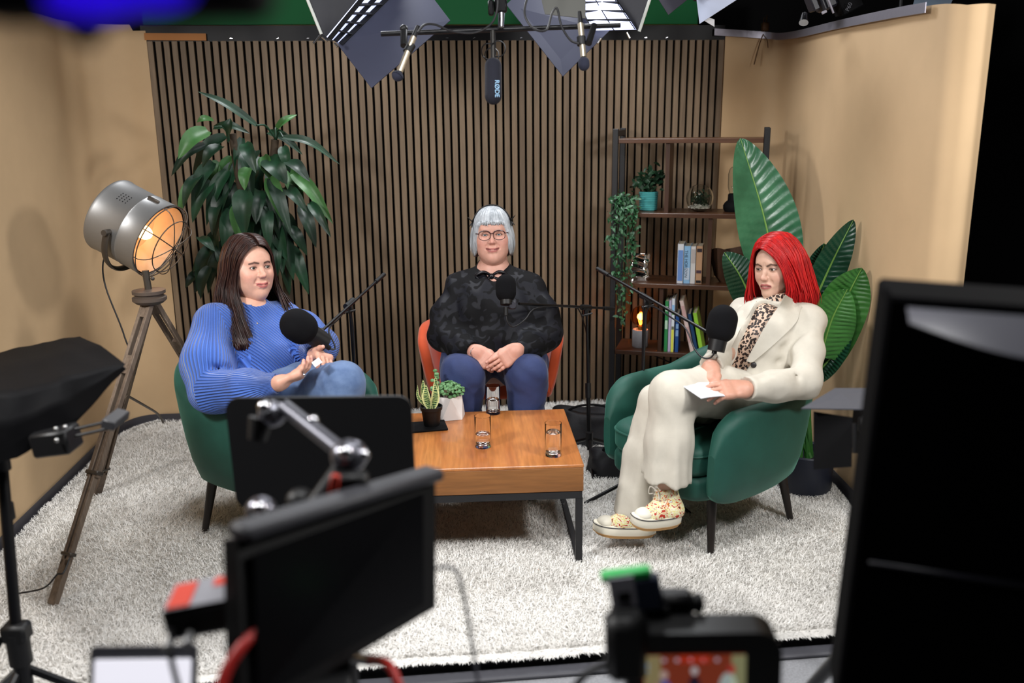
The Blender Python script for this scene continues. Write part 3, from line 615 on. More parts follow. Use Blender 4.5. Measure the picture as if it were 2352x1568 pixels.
# ------------------------------------------------------------------ on the table
TZ = .368
def tumbler(label, x, y, h, level):
    t = thing('tumbler', label, 'glass', (x, y, TZ), 0, 'water glasses on the coffee table'); T = A4(None, (x, y, TZ))
    R_ = .0305
    MB().lathe([(0, .0005), (R_-.002, .0005), (R_, .003), (R_+.001, h), (R_-.001, h), (R_-.0015, h-.001), (R_-.002, .014), (R_-.006, .011), (0, .011)], 36, T).build('glass_body', glass, t)
    MB().lathe([(0, .0115), (R_-.0063, .0115), (R_-.0023, .0145), (R_-.0020, level), (0, level)], 36, T).build('water', M('water', '#ffffff', .0, trans=1., ior=1.33), t)
tumbler('half-full water glass at the far edge of the coffee table', 1.612, -1.285, .125, .063)
tumbler('less than half-full water glass in the middle of the coffee table', 1.539, -1.675, .125, .053)
tumbler('nearly full water glass at the near right corner of the coffee table', 1.791, -1.80, .128, .092)
# snake plant in black pot on a tray
tr = MB().box((1.318, -1.425, TZ+.005), (.18, .115, .008), rotm('z', .10), bev=.002).build('tray', BLKM, smooth=0); tag(tr, 'thin black tray under the small snake plant', 'tray')
p = V3(1.349, -1.418, TZ+.0095); t = thing('snake_plant', 'small variegated snake plant in a black pot on the coffee table', 'plant', p)
MB().lathe([(0, 0), (.032, 0), (.041, .066), (.045, .067), (.046, .08), (.042, .081), (.039, .068), (0, .066)], 32, A4(None, p)).build('pot', BLK, t)
MB().lathe([(0, .07), (.0385, .066)], 24, A4(None, p)).build('soil', M('soil', '#1b130d', .95), t)
def snake_mat():
    mt = M('snake_leaf', '#2f5b3c', .4); nt = mt.node_tree; b = nt.nodes['Principled BSDF']; L = nt.links.new
    at = nd(nt, 'ShaderNodeAttribute', attribute_name='edge'); tc = nd(nt, 'ShaderNodeTexCoord')
    wv = nd(nt, 'ShaderNodeTexWave', Scale=42., Distortion=9., Detail=2.); wv.bands_direction = 'Z'; L(tc.outputs['Object'], wv.inputs[0])
    r = nd(nt, 'ShaderNodeValToRGB'); r.color_ramp.elements[0].color = lin('#1e4630'); r.color_ramp.elements[1].color = lin('#a9bd77'); r.color_ramp.elements[0].position = .5; r.color_ramp.elements[1].position = .75; L(wv.outputs['Fac'], r.inputs[0])
    mx = nd(nt, 'ShaderNodeMix', data_type='RGBA'); L(at.outputs['Fac'], mx.inputs[0]); L(r.outputs[0], mx.inputs[6]); mx.inputs[7].default_value = lin('#dfe0a0'); L(mx.outputs[2], b.inputs['Base Color']); return mt
snm = snake_mat()
for (dx_, dy_, h, wd, an) in ((-.02, .006, .125, .03, .4), (.015, .012, .135, .03, -.3), (.012, -.012, .11, .034, .1), (-.012, -.012, .11, .036, -.2), (-.035, 0, .105, .014, .5)):
    b0 = p+V3(dx_*.2, dy_*.6, .066); tp = p+V3(dx_*1.5, dy_*1.2, .066+h)
    g_ = leaf_grid([b0, b0*.5+tp*.5+V3(dx_*.6, dy_*.4, 0), tp], wd, .22, nrm(V3(math.sin(an), -1, 0)), nl=14, nw=9, prof=lambda t: (.55+.45*math.sin(PI*min(1, t*1.1+.02)))*(1-max(0, t-.5)**2*4)**.5 if t < .995 else .02)
    o = MB().grid(g_).build('leaf', snm, t, smooth=180); at = o.data.attributes.new('edge', 'FLOAT', 'POINT')
    at.data.foreach_set('value', np.tile(np.array([1, .75, 0, 0, 0, 0, 0, .75, 1.]), 14))
# succulent in faceted white planter
p = V3(1.425, -1.305, TZ+.001); t = thing('succulent', 'bushy green succulent in a faceted white planter on the coffee table', 'plant', p)
mb = MB(); lo = [(.075*math.cos(a), .062*math.sin(a), 0) for a in np.arange(5)*2*PI/5+.45]; hi = [(.056*math.cos(a), .05*math.sin(a), .095) for a in np.arange(5)*2*PI/5+.45+PI/5]
hii = [(x*.86, y*.86, .095) for x, y, z in hi]; bt = [(x*.8, y*.8, .07) for x, y, z in hi]
mb.add(lo+hi+hii+bt, [(4, 3, 2, 1, 0)]+[(i, (i+1) % 5, 5+i) for i in range(5)]+[((i+1) % 5, 5+(i+1) % 5, 5+i) for i in range(5)]+[(5+i, 5+(i+1) % 5, 10+(i+1) % 5, 10+i) for i in range(5)]+[(10+i, 10+(i+1) % 5, 15+(i+1) % 5, 15+i) for i in range(5)]+[(15, 16, 17, 18, 19)], A4(None, p))
mb.build('planter', M('white_ceramic', '#e3dedb', .45), t, smooth=0)
mb = MB()
for k in range(150):
    a = random.uniform(0, 2*PI); el = random.uniform(.0, 1.45); r = random.uniform(.6, 1.)
    c = p+V3(.066*r*math.cos(a)*math.cos(el)+.004, .05*r*math.sin(a)*math.cos(el), .10+.055*r*math.sin(el)); dv = nrm(V3(math.cos(a), math.sin(a), .3+.8*math.sin(el)))
    mb.ell(c, (.010, .0085, .004), frame(nrm(dv+V3(random.uniform(-.6, .6), random.uniform(-.6, .6), .5))), 7, 4)
mb.build('foliage', M('succulent_green', '#6f9a68', .45, col2='#3f6b3c', vs=30), t, kind='stuff')
mb = MB()
for k in range(12):
    a = random.uniform(0, 2*PI); mb.tube(spline([p+V3(.02*math.cos(a), .02*math.sin(a), .07), p+V3(.045*math.cos(a), .035*math.sin(a), .10), p+V3(.05*math.cos(a), .04*math.sin(a), .13)], 6), .0022, 5)
mb.build('stems', M('succulent_stem', '#6e5a48', .8), t)
mb = MB(); q0 = p+V3(-.055, .03, .11); q1 = q0+V3(.0, .0, .085); mb.tube([q0, q1], .002, 5)
for k in range(9): mb.ell(q0+(q1-q0)*(k/8)+V3(random.uniform(-.014, .014), random.uniform(-.01, .01), 0), (.011, .009, .005), frame(V3(random.uniform(-1, 1), -.5, 1)), 7, 4)
mb.build('sprig', MATS['succulent_green'], t)
# ================================================================== studio equipment
RF = np.stack([rt, V3(math.sin(YAW), math.cos(YAW), 0), V3(0, 0, 1)], 1)     # right, away, up as the operator stands
def pill(mb, a, b, r, n=20, taper=1.):
    """rounded foam shape from a to b"""
    a, b = V3(*a), V3(*b); d = nrm(b-a); L_ = np.linalg.norm(b-a); pr = []
    for k in range(9): an = -PI/2+k/8*PI/2; pr.append((r*math.cos(an)*taper, r+r*math.sin(an)))
    for k in range(9): an = k/8*PI/2; pr.append((r*math.cos(an), L_-r+r*math.sin(an)))
    pr[0] = (0, 0); pr[-1] = (0, L_)
    mb.lathe(pr, n, A4(frame(d), a)); return mb
def mic_stand(label, floor, top, legs_a, group='microphone boom stands'):
    t = thing('microphone_stand', label, 'microphone stand', (floor[0], floor[1], 0), 0, group); fl, tp = V3(*floor), V3(*top)
    MB().cyl(fl+V3(0, 0, .03), fl*.55+tp*.45, .0105, n=12).build('lower_tube', BLKG, t); MB().cyl(fl*.56+tp*.44, tp, .0075, n=12).build('upper_tube', BLKG, t)
    MB().cyl(fl*.6+tp*.4, fl*.5+tp*.5, .0145, n=14).build('clutch', BLK, t)
    for k in range(3):
        a = legs_a+k*2*PI/3; MB().cyl(fl+V3(0, 0, .09), fl+V3(.26*math.cos(a), .26*math.sin(a), -.018), .008, n=8).build('leg', BLKG, t)
    MB().cyl(fl+V3(0, 0, .05), fl+V3(0, 0, .12), .018, n=14).build('hub', BLK, t)
    return t
def boom(t, a, b, piv):
    a, b, piv = V3(*a), V3(*b), V3(*piv)
    MB().cyl(a, b, .0062, n=10).build('boom_arm', BLKG, t); d = nrm(b-a)
    MB().cyl(a, a+d*.09, .0095, n=12).build('counterweight', BLK, t)
    MB().cyl(piv-d*.035, piv+d*.035, .0135, n=14).box(piv+V3(0, 0, -.02), (.022, .03, .04), bev=.004).build('pivot_clamp', BLK, t)
    MB().cyl(piv+V3(-.02, -.035, -.03), piv+V3(.025, -.03, -.022), .0035, n=8).ell(piv+V3(-.022, -.035, -.031), .006, n=8, m_=6).build('wing_screw', BLK, t)
# left microphone
tl = mic_stand('black boom microphone stand behind the knees of the woman in blue', (1.035, -1.12, 0), (1.026, -1.146, 0.803), .4)
boom(tl, (1.168, -0.984, 0.929), (0.947, -1.509, 0.812), (1.027, -1.178, 0.843))
def mic(label, a, b, r, mount, xlr, cable, body):
    t = thing('microphone', label, 'microphone', a, 0, 'broadcast microphones with foam covers')
    pill(MB(), a, b, r, 28).build('foam_cover', FOAM, t, smooth=180); a_, b_ = V3(*a), V3(*b); d = nrm(a_-b_)
    MB().cyl(a_+nrm(b_-a_)*.02, a_+d*body, r*.62, r*.58, 20).build('body', BLK, t)
    MB().box(V3(*mount), (.035, .03, .042), frame(d), bev=.006).cyl(V3(*mount)-V3(.0, .028, 0), V3(*mount)+V3(0, .028, 0), .013, n=14).build('yoke', M('mic_yoke', '#33343c', .5), t)
    MB().cyl(xlr[0], xlr[1], .0095, n=12).build('connector', BLK, t)
    MB().tube(spline(cable, 40), .0032, 8).build('cable', RUB, t); return t
mic('large black foam-covered microphone in front of the woman in blue', (0.927, -1.630, 0.816), (0.827, -1.680, 0.906), .0605, (0.945, -1.590, 0.819), ((0.936, -1.634, 0.807), (0.977, -1.608, 0.762)), [(0.977, -1.608, 0.762), (0.994, -1.601, 0.756), (0.993, -1.586, 0.773), (0.968, -1.511, 0.811), (0.991, -1.377, 0.818), (1.024, -1.223, 0.825), (1.036, -1.168, 0.722), (1.032, -1.202, 0.503)], .05)
# centre microphone
tc_ = mic_stand('black boom microphone stand beside the orange chair', (2.106, -.90, 0), (2.117, -0.752, 0.688), 2.5)
boom(tc_, (2.263, -0.688, 0.676), (1.735, -1.216, 0.827), (2.094, -0.845, 0.721))
mic('black foam-covered microphone in front of the silver-haired woman', (1.676, -1.267, 0.845), (1.679, -1.219, 0.954), .0425, (1.702, -1.252, 0.834), ((1.674, -1.272, 0.826), (1.673, -1.280, 0.793)), [(1.673, -1.280, 0.793), (1.679, -1.288, 0.764), (1.704, -1.285, 0.744), (1.754, -1.254, 0.764), (1.813, -1.160, 0.792), (1.957, -0.977, 0.757), (2.070, -0.796, 0.699), (2.129, -0.740, 0.494), (2.128, -0.785, 0.151)], .01)
# right microphone
tr_ = mic_stand('black boom microphone stand between the coffee table and the cream suit', (2.245, -1.36, 0), (2.247, -1.329, 0.839), 1.2)
boom(tr_, (2.110, -1.021, 0.933), (2.399, -1.730, 0.795), (2.250, -1.345, 0.860))
mic('black foam-covered microphone in front of the red-haired woman', (2.391, -1.835, 0.785), (2.427, -1.805, 0.920), .054, (2.392, -1.791, 0.797), ((2.389, -1.826, 0.779), (2.380, -1.834, 0.745)), [(2.380, -1.834, 0.745), (2.367, -1.827, 0.728), (2.345, -1.804, 0.726), (2.337, -1.737, 0.742), (2.334, -1.630, 0.793), (2.305, -1.518, 0.815), (2.254, -1.374, 0.828), (2.245, -1.367, 0.688), (2.236, -1.381, 0.465)], .03)
# ------------------------------------------------------------------ vintage tripod lamp
t = thing('tripod_floor_lamp', 'vintage grey metal spotlight lamp on a weathered wooden tripod', 'lamp', (.304, -1.45, 0))
gw = wood('weathered_wood', '#5d4e42', '#7d6d5e', .7, 'Z', 16., .7); lm = M('lamp_grey_metal', '#8f8f8f', .42, .75, var=.06, vs=6); ldk = M('lamp_dark_metal', '#4c4640', .45, .6)
PLT = V3(.304, -1.45, .945)
def wleg(foot):
    ft = V3(*foot); ax = PLT+(ft-PLT)*.02; d = nrm(ft-ax); s_ = nrm(np.cross(d, V3(0, 0, 1))); L_ = np.linalg.norm(ft-ax)
    R_ = np.stack([s_, np.cross(d, s_), d], 1); mb = MB()
    for k in (-1, 1): mb.box(ax+d*L_*.30+s_*k*.0165, (.014, .022, L_*.6), R_, bev=.002)
    for f in (.02, .22, .42): mb.box(ax+d*L_*f, (.02, .02, .07), R_)
    lg = mb.build('leg', gw, t)
    mb = MB()
    for k in (-1, 1): mb.box(ax+d*L_*.66+s_*k*.010, (.012, .024, L_*.44), R_, bev=.002)
    mb.box(ax+d*L_*.93, (.034, .024, L_*.14), R_, bev=.003); mb.build('leg_extension', gw, lg)
    MB().box(ax+d*L_*.585, (.056, .034, .014), R_, bev=.003).build('collar', ldk, lg); MB().box(ax+d*L_*.845, (.046, .032, .012), R_, bev=.003).build('collar', ldk, lg)
wleg((.029, -1.987, -.01)); wleg((.50, -.80, -.015)); wleg((-.14, -1.02, -.015))
MB().lathe([(0, -.02), (.048, -.02), (.062, -.008), (.062, .004), (.052, .008), (.052, .014), (.06, .018), (.06, .03), (.02, .034), (0, .034)], 32, A4(None, PLT)).build('tripod_plate', M('plate_brown', '#4b4038', .55), t)
ax = nrm(rt2*.88-up2*.46-fw*.12); HC = V3(0.212, -1.222, 1.186); LN, RD = .235, .152
hb, hf = HC-ax*LN*.5, HC+ax*LN*.5
MB().cyl(PLT+V3(0, 0, .03), PLT+V3(-.004, 0, .105), .013, n=12).build('neck', ldk, t)
MB().ell(PLT+V3(.022, -.01, .075), .008, n=8, m_=6).build('neck_screw', ldk, t)
hd = MB().lathe([(0, 0), (RD*.93, 0), (RD*.99, .006), (RD, .012), (RD*.985, .018), (RD*.985, LN*.62), (RD*1.0, LN*.64), (RD*.985, LN*.66), (RD*1.0, LN-.004), (RD*1.01, LN), (RD*.97, LN), (RD*.95, LN*.68), (RD*.5, LN*.55), (0, LN*.5)], 56, A4(frame(ax), hb)); hd.build('drum', [lm], t)
MB().lathe([(.03, LN*.52), (RD*.55, LN*.6), (RD*.93, LN*.985)], 48, A4(frame(ax), hb)).build('reflector', M('reflector_cream', '#c9a884', .4), t)
MB().ell(hb+ax*LN*.68, (.028, .028, .036), frame(ax), 18, 10).build('bulb', M('warm_bulb', '#ffd9a8', .4, emis='#ffbf80', es=7.), t)
l = bpy.data.lights.new('lamp_light', 'POINT'); l.energy = .7; l.color = (1, .62, .32); l.shadow_soft_size = .035; o = bpy.data.objects.new('lamp_light', l); COL.objects.link(o); o.parent = t; o.location = tuple(hb+ax*LN*.86-V3(.304, -1.45, 0))
gr = MB(); fx = frame(ax)
for rr, zz in ((RD*1.0, .012), (RD*.72, .055)):
    q = [hf+fx@V3(rr*math.cos(a), rr*math.sin(a), zz) for a in np.arange(40)*2*PI/40]; gr.tube(q, .0022, 6, closed=True)
for k in range(4):
    a = k*PI/4+.3; q = [hf+fx@V3(RD*s_*math.cos(a), RD*s_*math.sin(a), z) for s_, z in ((1.0, .0), (.98, .03), (.72, .056), (0, .066), (-.72, .056), (-.98, .03), (-1.0, 0))]; gr.tube(spline(q, 24), .0021, 6)
gr.build('wire_guard', ldk, t)
s_ = nrm(np.cross(ax, V3(0, 0, 1))); dn = nrm(np.cross(ax, s_)); dn = dn if dn[2] < 0 else -dn
q = [HC+s_*(RD+.012)*math.cos(a)*1.+dn*(RD+.03)*math.sin(a) for a in np.linspace(0, PI, 22)]
MB().tube(spline(q, 40), .007, 8, flat=2.2).build('yoke', ldk, t)
for k in (-1, 1): MB().cyl(HC+s_*k*RD*.98, HC+s_*k*(RD+.03), .012, n=10).build('yoke_knob', ldk, t)
vn = MB(); tp = nrm(-dn*.8+ (-fw)*.75); tp = nrm(tp-ax*(tp@ax)); sd_ = np.cross(ax, tp)
for i in range(4):
    for j in range(4):
        an = (i-1.5)*.075; n_ = nrm(tp*math.cos(an)+sd_*math.sin(an)); vn.cyl(hb+ax*(LN*.40+(j-1.5)*.013)+n_*RD*.97, hb+ax*(LN*.40+(j-1.5)*.013)+n_*(RD*.9905), .0024, n=6)
vn.build('vent_holes', BLKM, t)
MB().box(hb+ax*LN*.74+nrm(-dn+.2*(-fw))*RD*1.0, (.012, .05, .016), frame(nrm(-dn)), bev=.003).build('latch', ldk, t)
MB().tube(spline([hb-dn*0+dn*RD*.9+ax*.05, (0.076, -1.220, 1.054), (0.082, -1.246, 0.954), (0.157, -1.330, 0.776), (0.172, -1.377, 0.681), (0.100, -1.535, 0.435), (0.079, -1.921, 0.129), (0.048, -1.969, 0.091), (0.006, -1.984, 0.053), (-0.106, -1.932, 0.010)], 60), .0032, 6).build('power_cord', RUB, t)
rod = MB().tube(spline([(-0.004, -0.909, 0.407), (-0.018, -0.631, 0.269), (-0.070, -0.253, 0.100), (-0.089, -0.110, 0.003)], 14), .006, 8).build('stand_rod', ldk, smooth=60); tag(rod, 'thin dark metal rod lying against the paper wall behind the lamp tripod', 'rod')
# ------------------------------------------------------------------ overhead microphone bar
t = thing('overhead_microphone_bar', 'black horizontal bar holding the hanging microphones above the set', 'microphone bar', (1.606, -1.639, 1.886))
MB().cyl((1.218, -1.600, 1.876), (2.049, -1.663, 1.898), .0085, n=12).build('bar', BLKG, t)
MB().cyl((1.631, -1.642, 1.886), (1.639, -1.588, 2.103), .009, n=10).build('drop_rod', BLKG, t)
MB().cyl((1.634, -1.649, 1.939), (1.632, -1.661, 1.893), .011, .008, n=12).build('spigot', CHR, t); MB().box(V3(1.634, -1.621, 1.968), (.045, .04, .05), RF, bev=.006).box(V3(1.599, -1.641, 1.957), (.02, .03, .05), RF, bev=.005).build('clamp', BLKG, t)
MB().cyl((1.298, -1.616, 1.889), (1.296, -1.661, 1.832), .012, n=12).ell((1.298, -1.615, 1.892), .014, n=12, m_=8).build('left_clamp', BLK, t)
MB().cyl((1.956, -1.663, 1.898), (1.924, -1.728, 1.833), .011, n=12).build('right_clamp', BLK, t)
MB().tube(spline([(1.345, -1.687, 1.874), (1.368, -1.683, 1.898), (1.405, -1.666, 1.900), (1.465, -1.646, 1.880), (1.539, -1.656, 1.875), (1.595, -1.676, 1.901), (1.617, -1.676, 1.951), (1.621, -1.658, 2.022)], 40), .004, 8).tube(spline([(1.731, -1.642, 2.011), (1.713, -1.658, 1.938), (1.741, -1.674, 1.887), (1.786, -1.680, 1.882), (1.807, -1.668, 1.937), (1.825, -1.667, 1.952), (1.838, -1.683, 1.893), (1.863, -1.718, 1.845), (1.890, -1.735, 1.832)], 40), .004, 8).build('cables', RUB, t)
cream = M('mic_champagne', '#c9bda8', .32, .8)
def pencil(label, top, ring, foam0, foam1, r):
    t = thing('pencil_microphone', label, 'microphone', top, 0, 'pencil microphones on the bar')
    MB().cyl(top, foam0, .0105, n=16).build('body', cream, t); MB().cyl(ring[0], ring[1], .0155, n=16).build('clip', BLK, t)
    pill(MB(), foam0, foam1, r, 20).build('foam_tip', M('foam_slate', '#1d2030', .95, bump=.4, bs=600), t, smooth=180)
    a, b = V3(*top), V3(*foam0); d = nrm(a-b); MB().cyl(a, a+d*.045, .0095, .007, 12).build('connector', BLK, t)
pencil('champagne pencil microphone with dark foam tip, left on the overhead bar', (1.330, -1.669, 1.859), ((1.322, -1.674, 1.834), (1.306, -1.689, 1.809)), (1.279, -1.723, 1.744), (1.263, -1.739, 1.717), .0205)
pencil('champagne pencil microphone with dark foam tip, right on the overhead bar', (1.903, -1.688, 1.900), ((1.902, -1.709, 1.856), (1.902, -1.717, 1.828)), (1.905, -1.738, 1.787), (1.904, -1.759, 1.744), .0195)
t = thing('shotgun_microphone', 'black foam shotgun microphone hanging in the middle of the overhead bar', 'microphone', (1.598, -1.710, 1.807))
pill(MB(), (1.587, -1.804, 1.636), (1.596, -1.726, 1.785), .0285, 28).build('foam_cover', M('foam_blueblack', '#0d0f1c', .9, bump=.4, bs=600), t, smooth=180)
MB().cyl((1.596, -1.729, 1.775), (1.600, -1.682, 1.877), .0085, n=14).build('body', M('mic_dark', '#2c2a28', .4, .5), t)
mb = MB()
for k, (u) in enumerate((V3(1.582, -1.708, 1.810), V3(1.616, -1.709, 1.818), V3(1.593, -1.713, 1.795))):
    q = [u+RF@V3(.024*math.cos(a), .006*math.sin(a*2), .026*math.sin(a)) for a in np.arange(20)*2*PI/20]; mb.tube(q, .0022, 6, closed=True)
mb.build('shock_mount', BLKG, t)
Rl = np.stack([-up2, rt2*.8+fw*.6*0+0*up2, np.cross(-up2, rt2)], 1)
Rl = np.stack([-V3(0, 0, 1), RF[:, 0], -RF[:, 1]], 1)
text_mesh('RØDE', .021, M('logo_pale_blue', '#8fb6d6', .5), t, A4(Rl, V3(1.600, -1.809, 1.684)+RF@V3(.0, -.0225, 0)))
# ------------------------------------------------------------------ overhead softboxes
fab = M('softbox_fabric', '#33343a', .6, var=.1, vs=10, bump=.2, bs=30); flg = M('flag_slate', '#3a3d50', .6, var=.06, vs=4); grd = M('eggcrate_lit', '#e9ecff', .8, emis='#c9d4ff', es=1.3)
rodm = M('fibreglass_rod', '#c9cdc8', .4); gdk = M('eggcrate_black', '#0b0b0e', .8)
def quad_slab(mb, pts, th, nu=2, nv=2):
    a, b, c, d = [V3(*p) for p in pts]; g = [[a+(b-a)*u+(d-a)*v+(a-b+c-d)*u*v for v in np.linspace(0, 1, nv)] for u in np.linspace(0, 1, nu)]
    return mb.slab(np.array(g), th)
def softbox(label, tipp, rod0, gridq, side, flag, cells, stud):
    t = thing('softbox', label, 'softbox', tipp, 0, 'overhead softboxes')
    quad_slab(MB(), side, .004, 5, 5).build('fabric_side', fab, t)
    quad_slab(MB(), gridq, .006).build('eggcrate_backing', grd, t, smooth=0)
    a, b, c, d = [V3(*p) for p in gridq]; n_ = nrm(np.cross(b-a, d-a)); n_ = n_ if n_@fw < 0 else -n_; mb = MB()
    for k in range(1, cells):
        f = k/cells; p_, q_ = a+(b-a)*f, d+(c-d)*f; mb.box((p_+q_)/2+n_*.012, (.003, .022, np.linalg.norm(q_-p_)), frame(q_-p_, n_), T=None)
    for f in (.02, .5, .98): p_, q_ = a+(d-a)*f, b+(c-b)*f; mb.box((p_+q_)/2+n_*.012, (.003, .022, np.linalg.norm(q_-p_)), frame(q_-p_, n_))
    mb.build('eggcrate_grid', gdk, t, smooth=0)
    quad_slab(MB(), flag, .004).build('flag', flg, t, smooth=0)
    MB().cyl(rod0, tipp, .0065, n=10).build('rod', rodm, t)
    mb = MB()
    for s0, s1 in stud: mb.cyl(s0, s1, .005, n=8)
    mb.build('corner_hooks', CHR, t)
softbox('overhead softbox with white eggcrate and slate flag, above the woman in blue', (0.957, -0.957, 1.931), (0.889, -0.984, 2.125), ((0.979, -0.942, 1.919), (1.180, -0.840, 2.160), (1.327, -0.646, 2.209), (1.019, -0.867, 1.904)), ((0.957, -0.957, 1.931), (0.889, -0.984, 2.125), (1.180, -0.840, 2.160), (0.976, -0.941, 1.922)), ((1.004, -0.854, 1.909), (1.152, -0.992, 1.713), (1.494, -0.822, 1.995), (1.349, -0.649, 2.209)), 7, (((0.953, -0.979, 1.926), (0.925, -0.985, 1.892)), ((0.962, -0.982, 1.917), (0.982, -0.989, 1.900)), ((1.007, -0.951, 1.894), (1.019, -0.956, 1.880))))
softbox('overhead softbox with white eggcrate and slate flag, right of the shotgun microphone', (2.257, -1.097, 1.927), (2.308, -1.139, 2.110), ((2.251, -1.073, 1.936), (2.151, -0.954, 2.117), (2.031, -0.737, 2.145), (2.085, -0.971, 1.942)), ((2.257, -1.097, 1.927), (2.308, -1.139, 2.110), (2.151, -0.954, 2.117), (2.253, -1.072, 1.940)), ((2.160, -0.968, 1.942), (1.945, -1.066, 1.754), (1.737, -0.831, 2.062), (1.939, -0.704, 2.240)), 5, (((2.095, -1.107, 1.900), (2.080, -1.111, 1.879)), ((2.207, -1.092, 1.923), (2.218, -1.099, 1.900))))
st_ = MB(); quad_slab(st_, ((1.786, -1.521, 2.019), (1.948, -1.539, 2.017), (1.945, -1.560, 1.931), (1.801, -1.541, 1.948)), .004)
tag(st_.build('gel_sheet', M('grey_gel', '#4a4a46', .6), smooth=0), 'plain grey card clipped above the right pencil microphone', 'card')
# right-hand overhead fixtures
t = thing('barn_door_light', 'studio light with pale barn doors above the top right corner of the slats', 'light', (2.651, -0.882, 2.039))
quad_slab(MB(), ((2.565, -0.854, 2.114), (2.577, -0.890, 1.976), (2.719, -0.985, 2.072), (2.703, -0.967, 2.135)), .003).build('barn_door', M('barn_pale', '#b9c1d6', .5), t, smooth=0)
quad_slab(MB(), ((2.435, -0.625, 2.143), (2.500, -0.660, 2.036), (2.613, -0.650, 2.121), (2.555, -0.629, 2.180)), .003).build('barn_door', M('barn_dark', '#2b2833', .5), t, smooth=0)
quad_slab(MB(), ((2.598, -0.889, 1.988), (2.640, -0.900, 1.962), (2.641, -0.893, 1.993), (2.612, -0.887, 2.003)), .003).build('barn_hinge', M('barn_white', '#d8d8da', .5), t, smooth=0)
MB().box(V3(2.664, -0.860, 2.131), (.2, .16, .1), RF, bev=.01).build('housing', BLK, t)
t = thing('panel_light', 'black studio light with grey lettering above the right paper wall', 'light', (3.114, -0.928, 2.053))
Rp = RF@rotm('y', -.45); MB().box(V3(3.115, -0.920, 2.086), (.07, .1, .12), Rp, bev=.01).box(V3(3.053, -0.938, 2.069), (.03, .08, .1), Rp, bev=.006).build('housing', M('fixture_dark', '#23232a', .4), t)
MB().box(V3(3.219, -0.911, 2.082), (.1, .1, .13), Rp, bev=.006).build('lamp_body', BLKM, t)
MB().box(V3(3.109, -1.000, 2.053), (.008, .01, .1), Rp, bev=.002).box(V3(3.086, -1.008, 2.012), (.022, .01, .012), Rp, bev=.002).build('bracket', M('bracket_grey', '#8b8893', .4), t)
MB().cyl((3.015, -0.970, 2.009), (3.001, -0.999, 1.970), .012, .02, n=12).build('spigot', CHR, t)
Rt = np.stack([-(RF@V3(-.38, 0, -.92)), RF@V3(.92, 0, -.38)*-1*-1, -RF[:, 1]], 1); Rt[:, 1] = np.cross(Rt[:, 2], Rt[:, 0])
text_mesh('P60', .024, M('letter_grey', '#55555c', .6), t, A4(Rt, V3(3.197, -1.004, 2.034)))
t = thing('barn_door_flap_light', 'studio light with a slate barn door over the curled end of the right paper wall', 'light', (3.410, -1.281, 2.013))
quad_slab(MB(), ((3.297, -1.331, 1.971), (3.386, -1.443, 1.975), (3.456, -1.378, 2.058), (3.357, -1.260, 2.073)), .003).build('barn_door', M('barn_slate', '#5d6a78', .45), t, smooth=0)
MB().cyl((3.284, -1.275, 1.983), (3.294, -1.255, 2.065), .007, n=8).build('stud', CHR, t); MB().box(V3(3.362, -1.252, 2.107), (.25, .15, .08), RF, bev=.01).build('housing', BLK, t)
ct = MB().tube(spline([(3.230, 0.006, 2.105), (3.205, -0.032, 2.024), (3.177, -0.046, 1.957), (3.143, -0.070, 1.849)], 12), .0032, 6).tube(spline([(3.216, 0.005, 2.094), (3.191, -0.032, 2.020), (3.217, -0.046, 1.974), (3.220, -0.057, 1.934)], 10), .0025, 6).box(V3(3.216, -0.008, 2.044), (.035, .05, .045), RF, bev=.005).build('cable_tie', M('brown_tie', '#5a4028', .6), smooth=60); tag(ct, 'brown cable tie with long tail hanging at the top of the right wall', 'cable tie')
# ------------------------------------------------------------------ bags on the floor
def soft_bag(name, label, base, w, d, h, rz, mt, cat='bag'):
    t = thing(name, label, cat, base, rz); T = MW[t.name]; rings = []
    for k in range(12):
        f = k/11; sc = (1-.25*f**2); q = sring(w*sc, d*sc*(1-.35*f), 40, 3.2); a = np.arange(40)*2*PI/40
        q = q*(1+.05*np.sin(a*3+f*7)+.03*np.sin(a*7-f*9))[:, None]; rings.append(np.c_[q[:, 0], q[:, 1], h*(math.sin(f*PI/2))*(1+.12*np.sin(a*2+1)*f)])
    mb = MB(); mb.grid(np.array(rings), T, wv=True); n_ = 40; mb.add(np.vstack([rings[-1], rings[-1].mean(0)[None]]), [(j, (j+1) % n_, n_) for j in range(n_)], T); mb.add(rings[0], [tuple(range(n_))[::-1]], T)
    mb.build('bag_body', mt, t, smooth=60)
    q = [T[:3, :3]@V3(w*.3*math.cos(a), -d*.2, h*.9+.05*math.sin(a))+T[:3, 3] for a in np.linspace(0, PI, 14)]; MB().tube(q, .006, 6).build('handle', BLKM, t); return t
bagm = M('bag_black', '#131318', .7, var=.2, vs=20, bump=.4, bs=40)
soft_bag('equipment_bag', 'black equipment bag on the rug beneath the centre microphone stand', (2.16, -.62, -.02), .40, .26, .17, -.1, bagm)
soft_bag('tote_bag', 'black tote bag on the rug beside the right armchair', (2.19, -1.06, -.02), .24, .18, .12, .15, bagm)
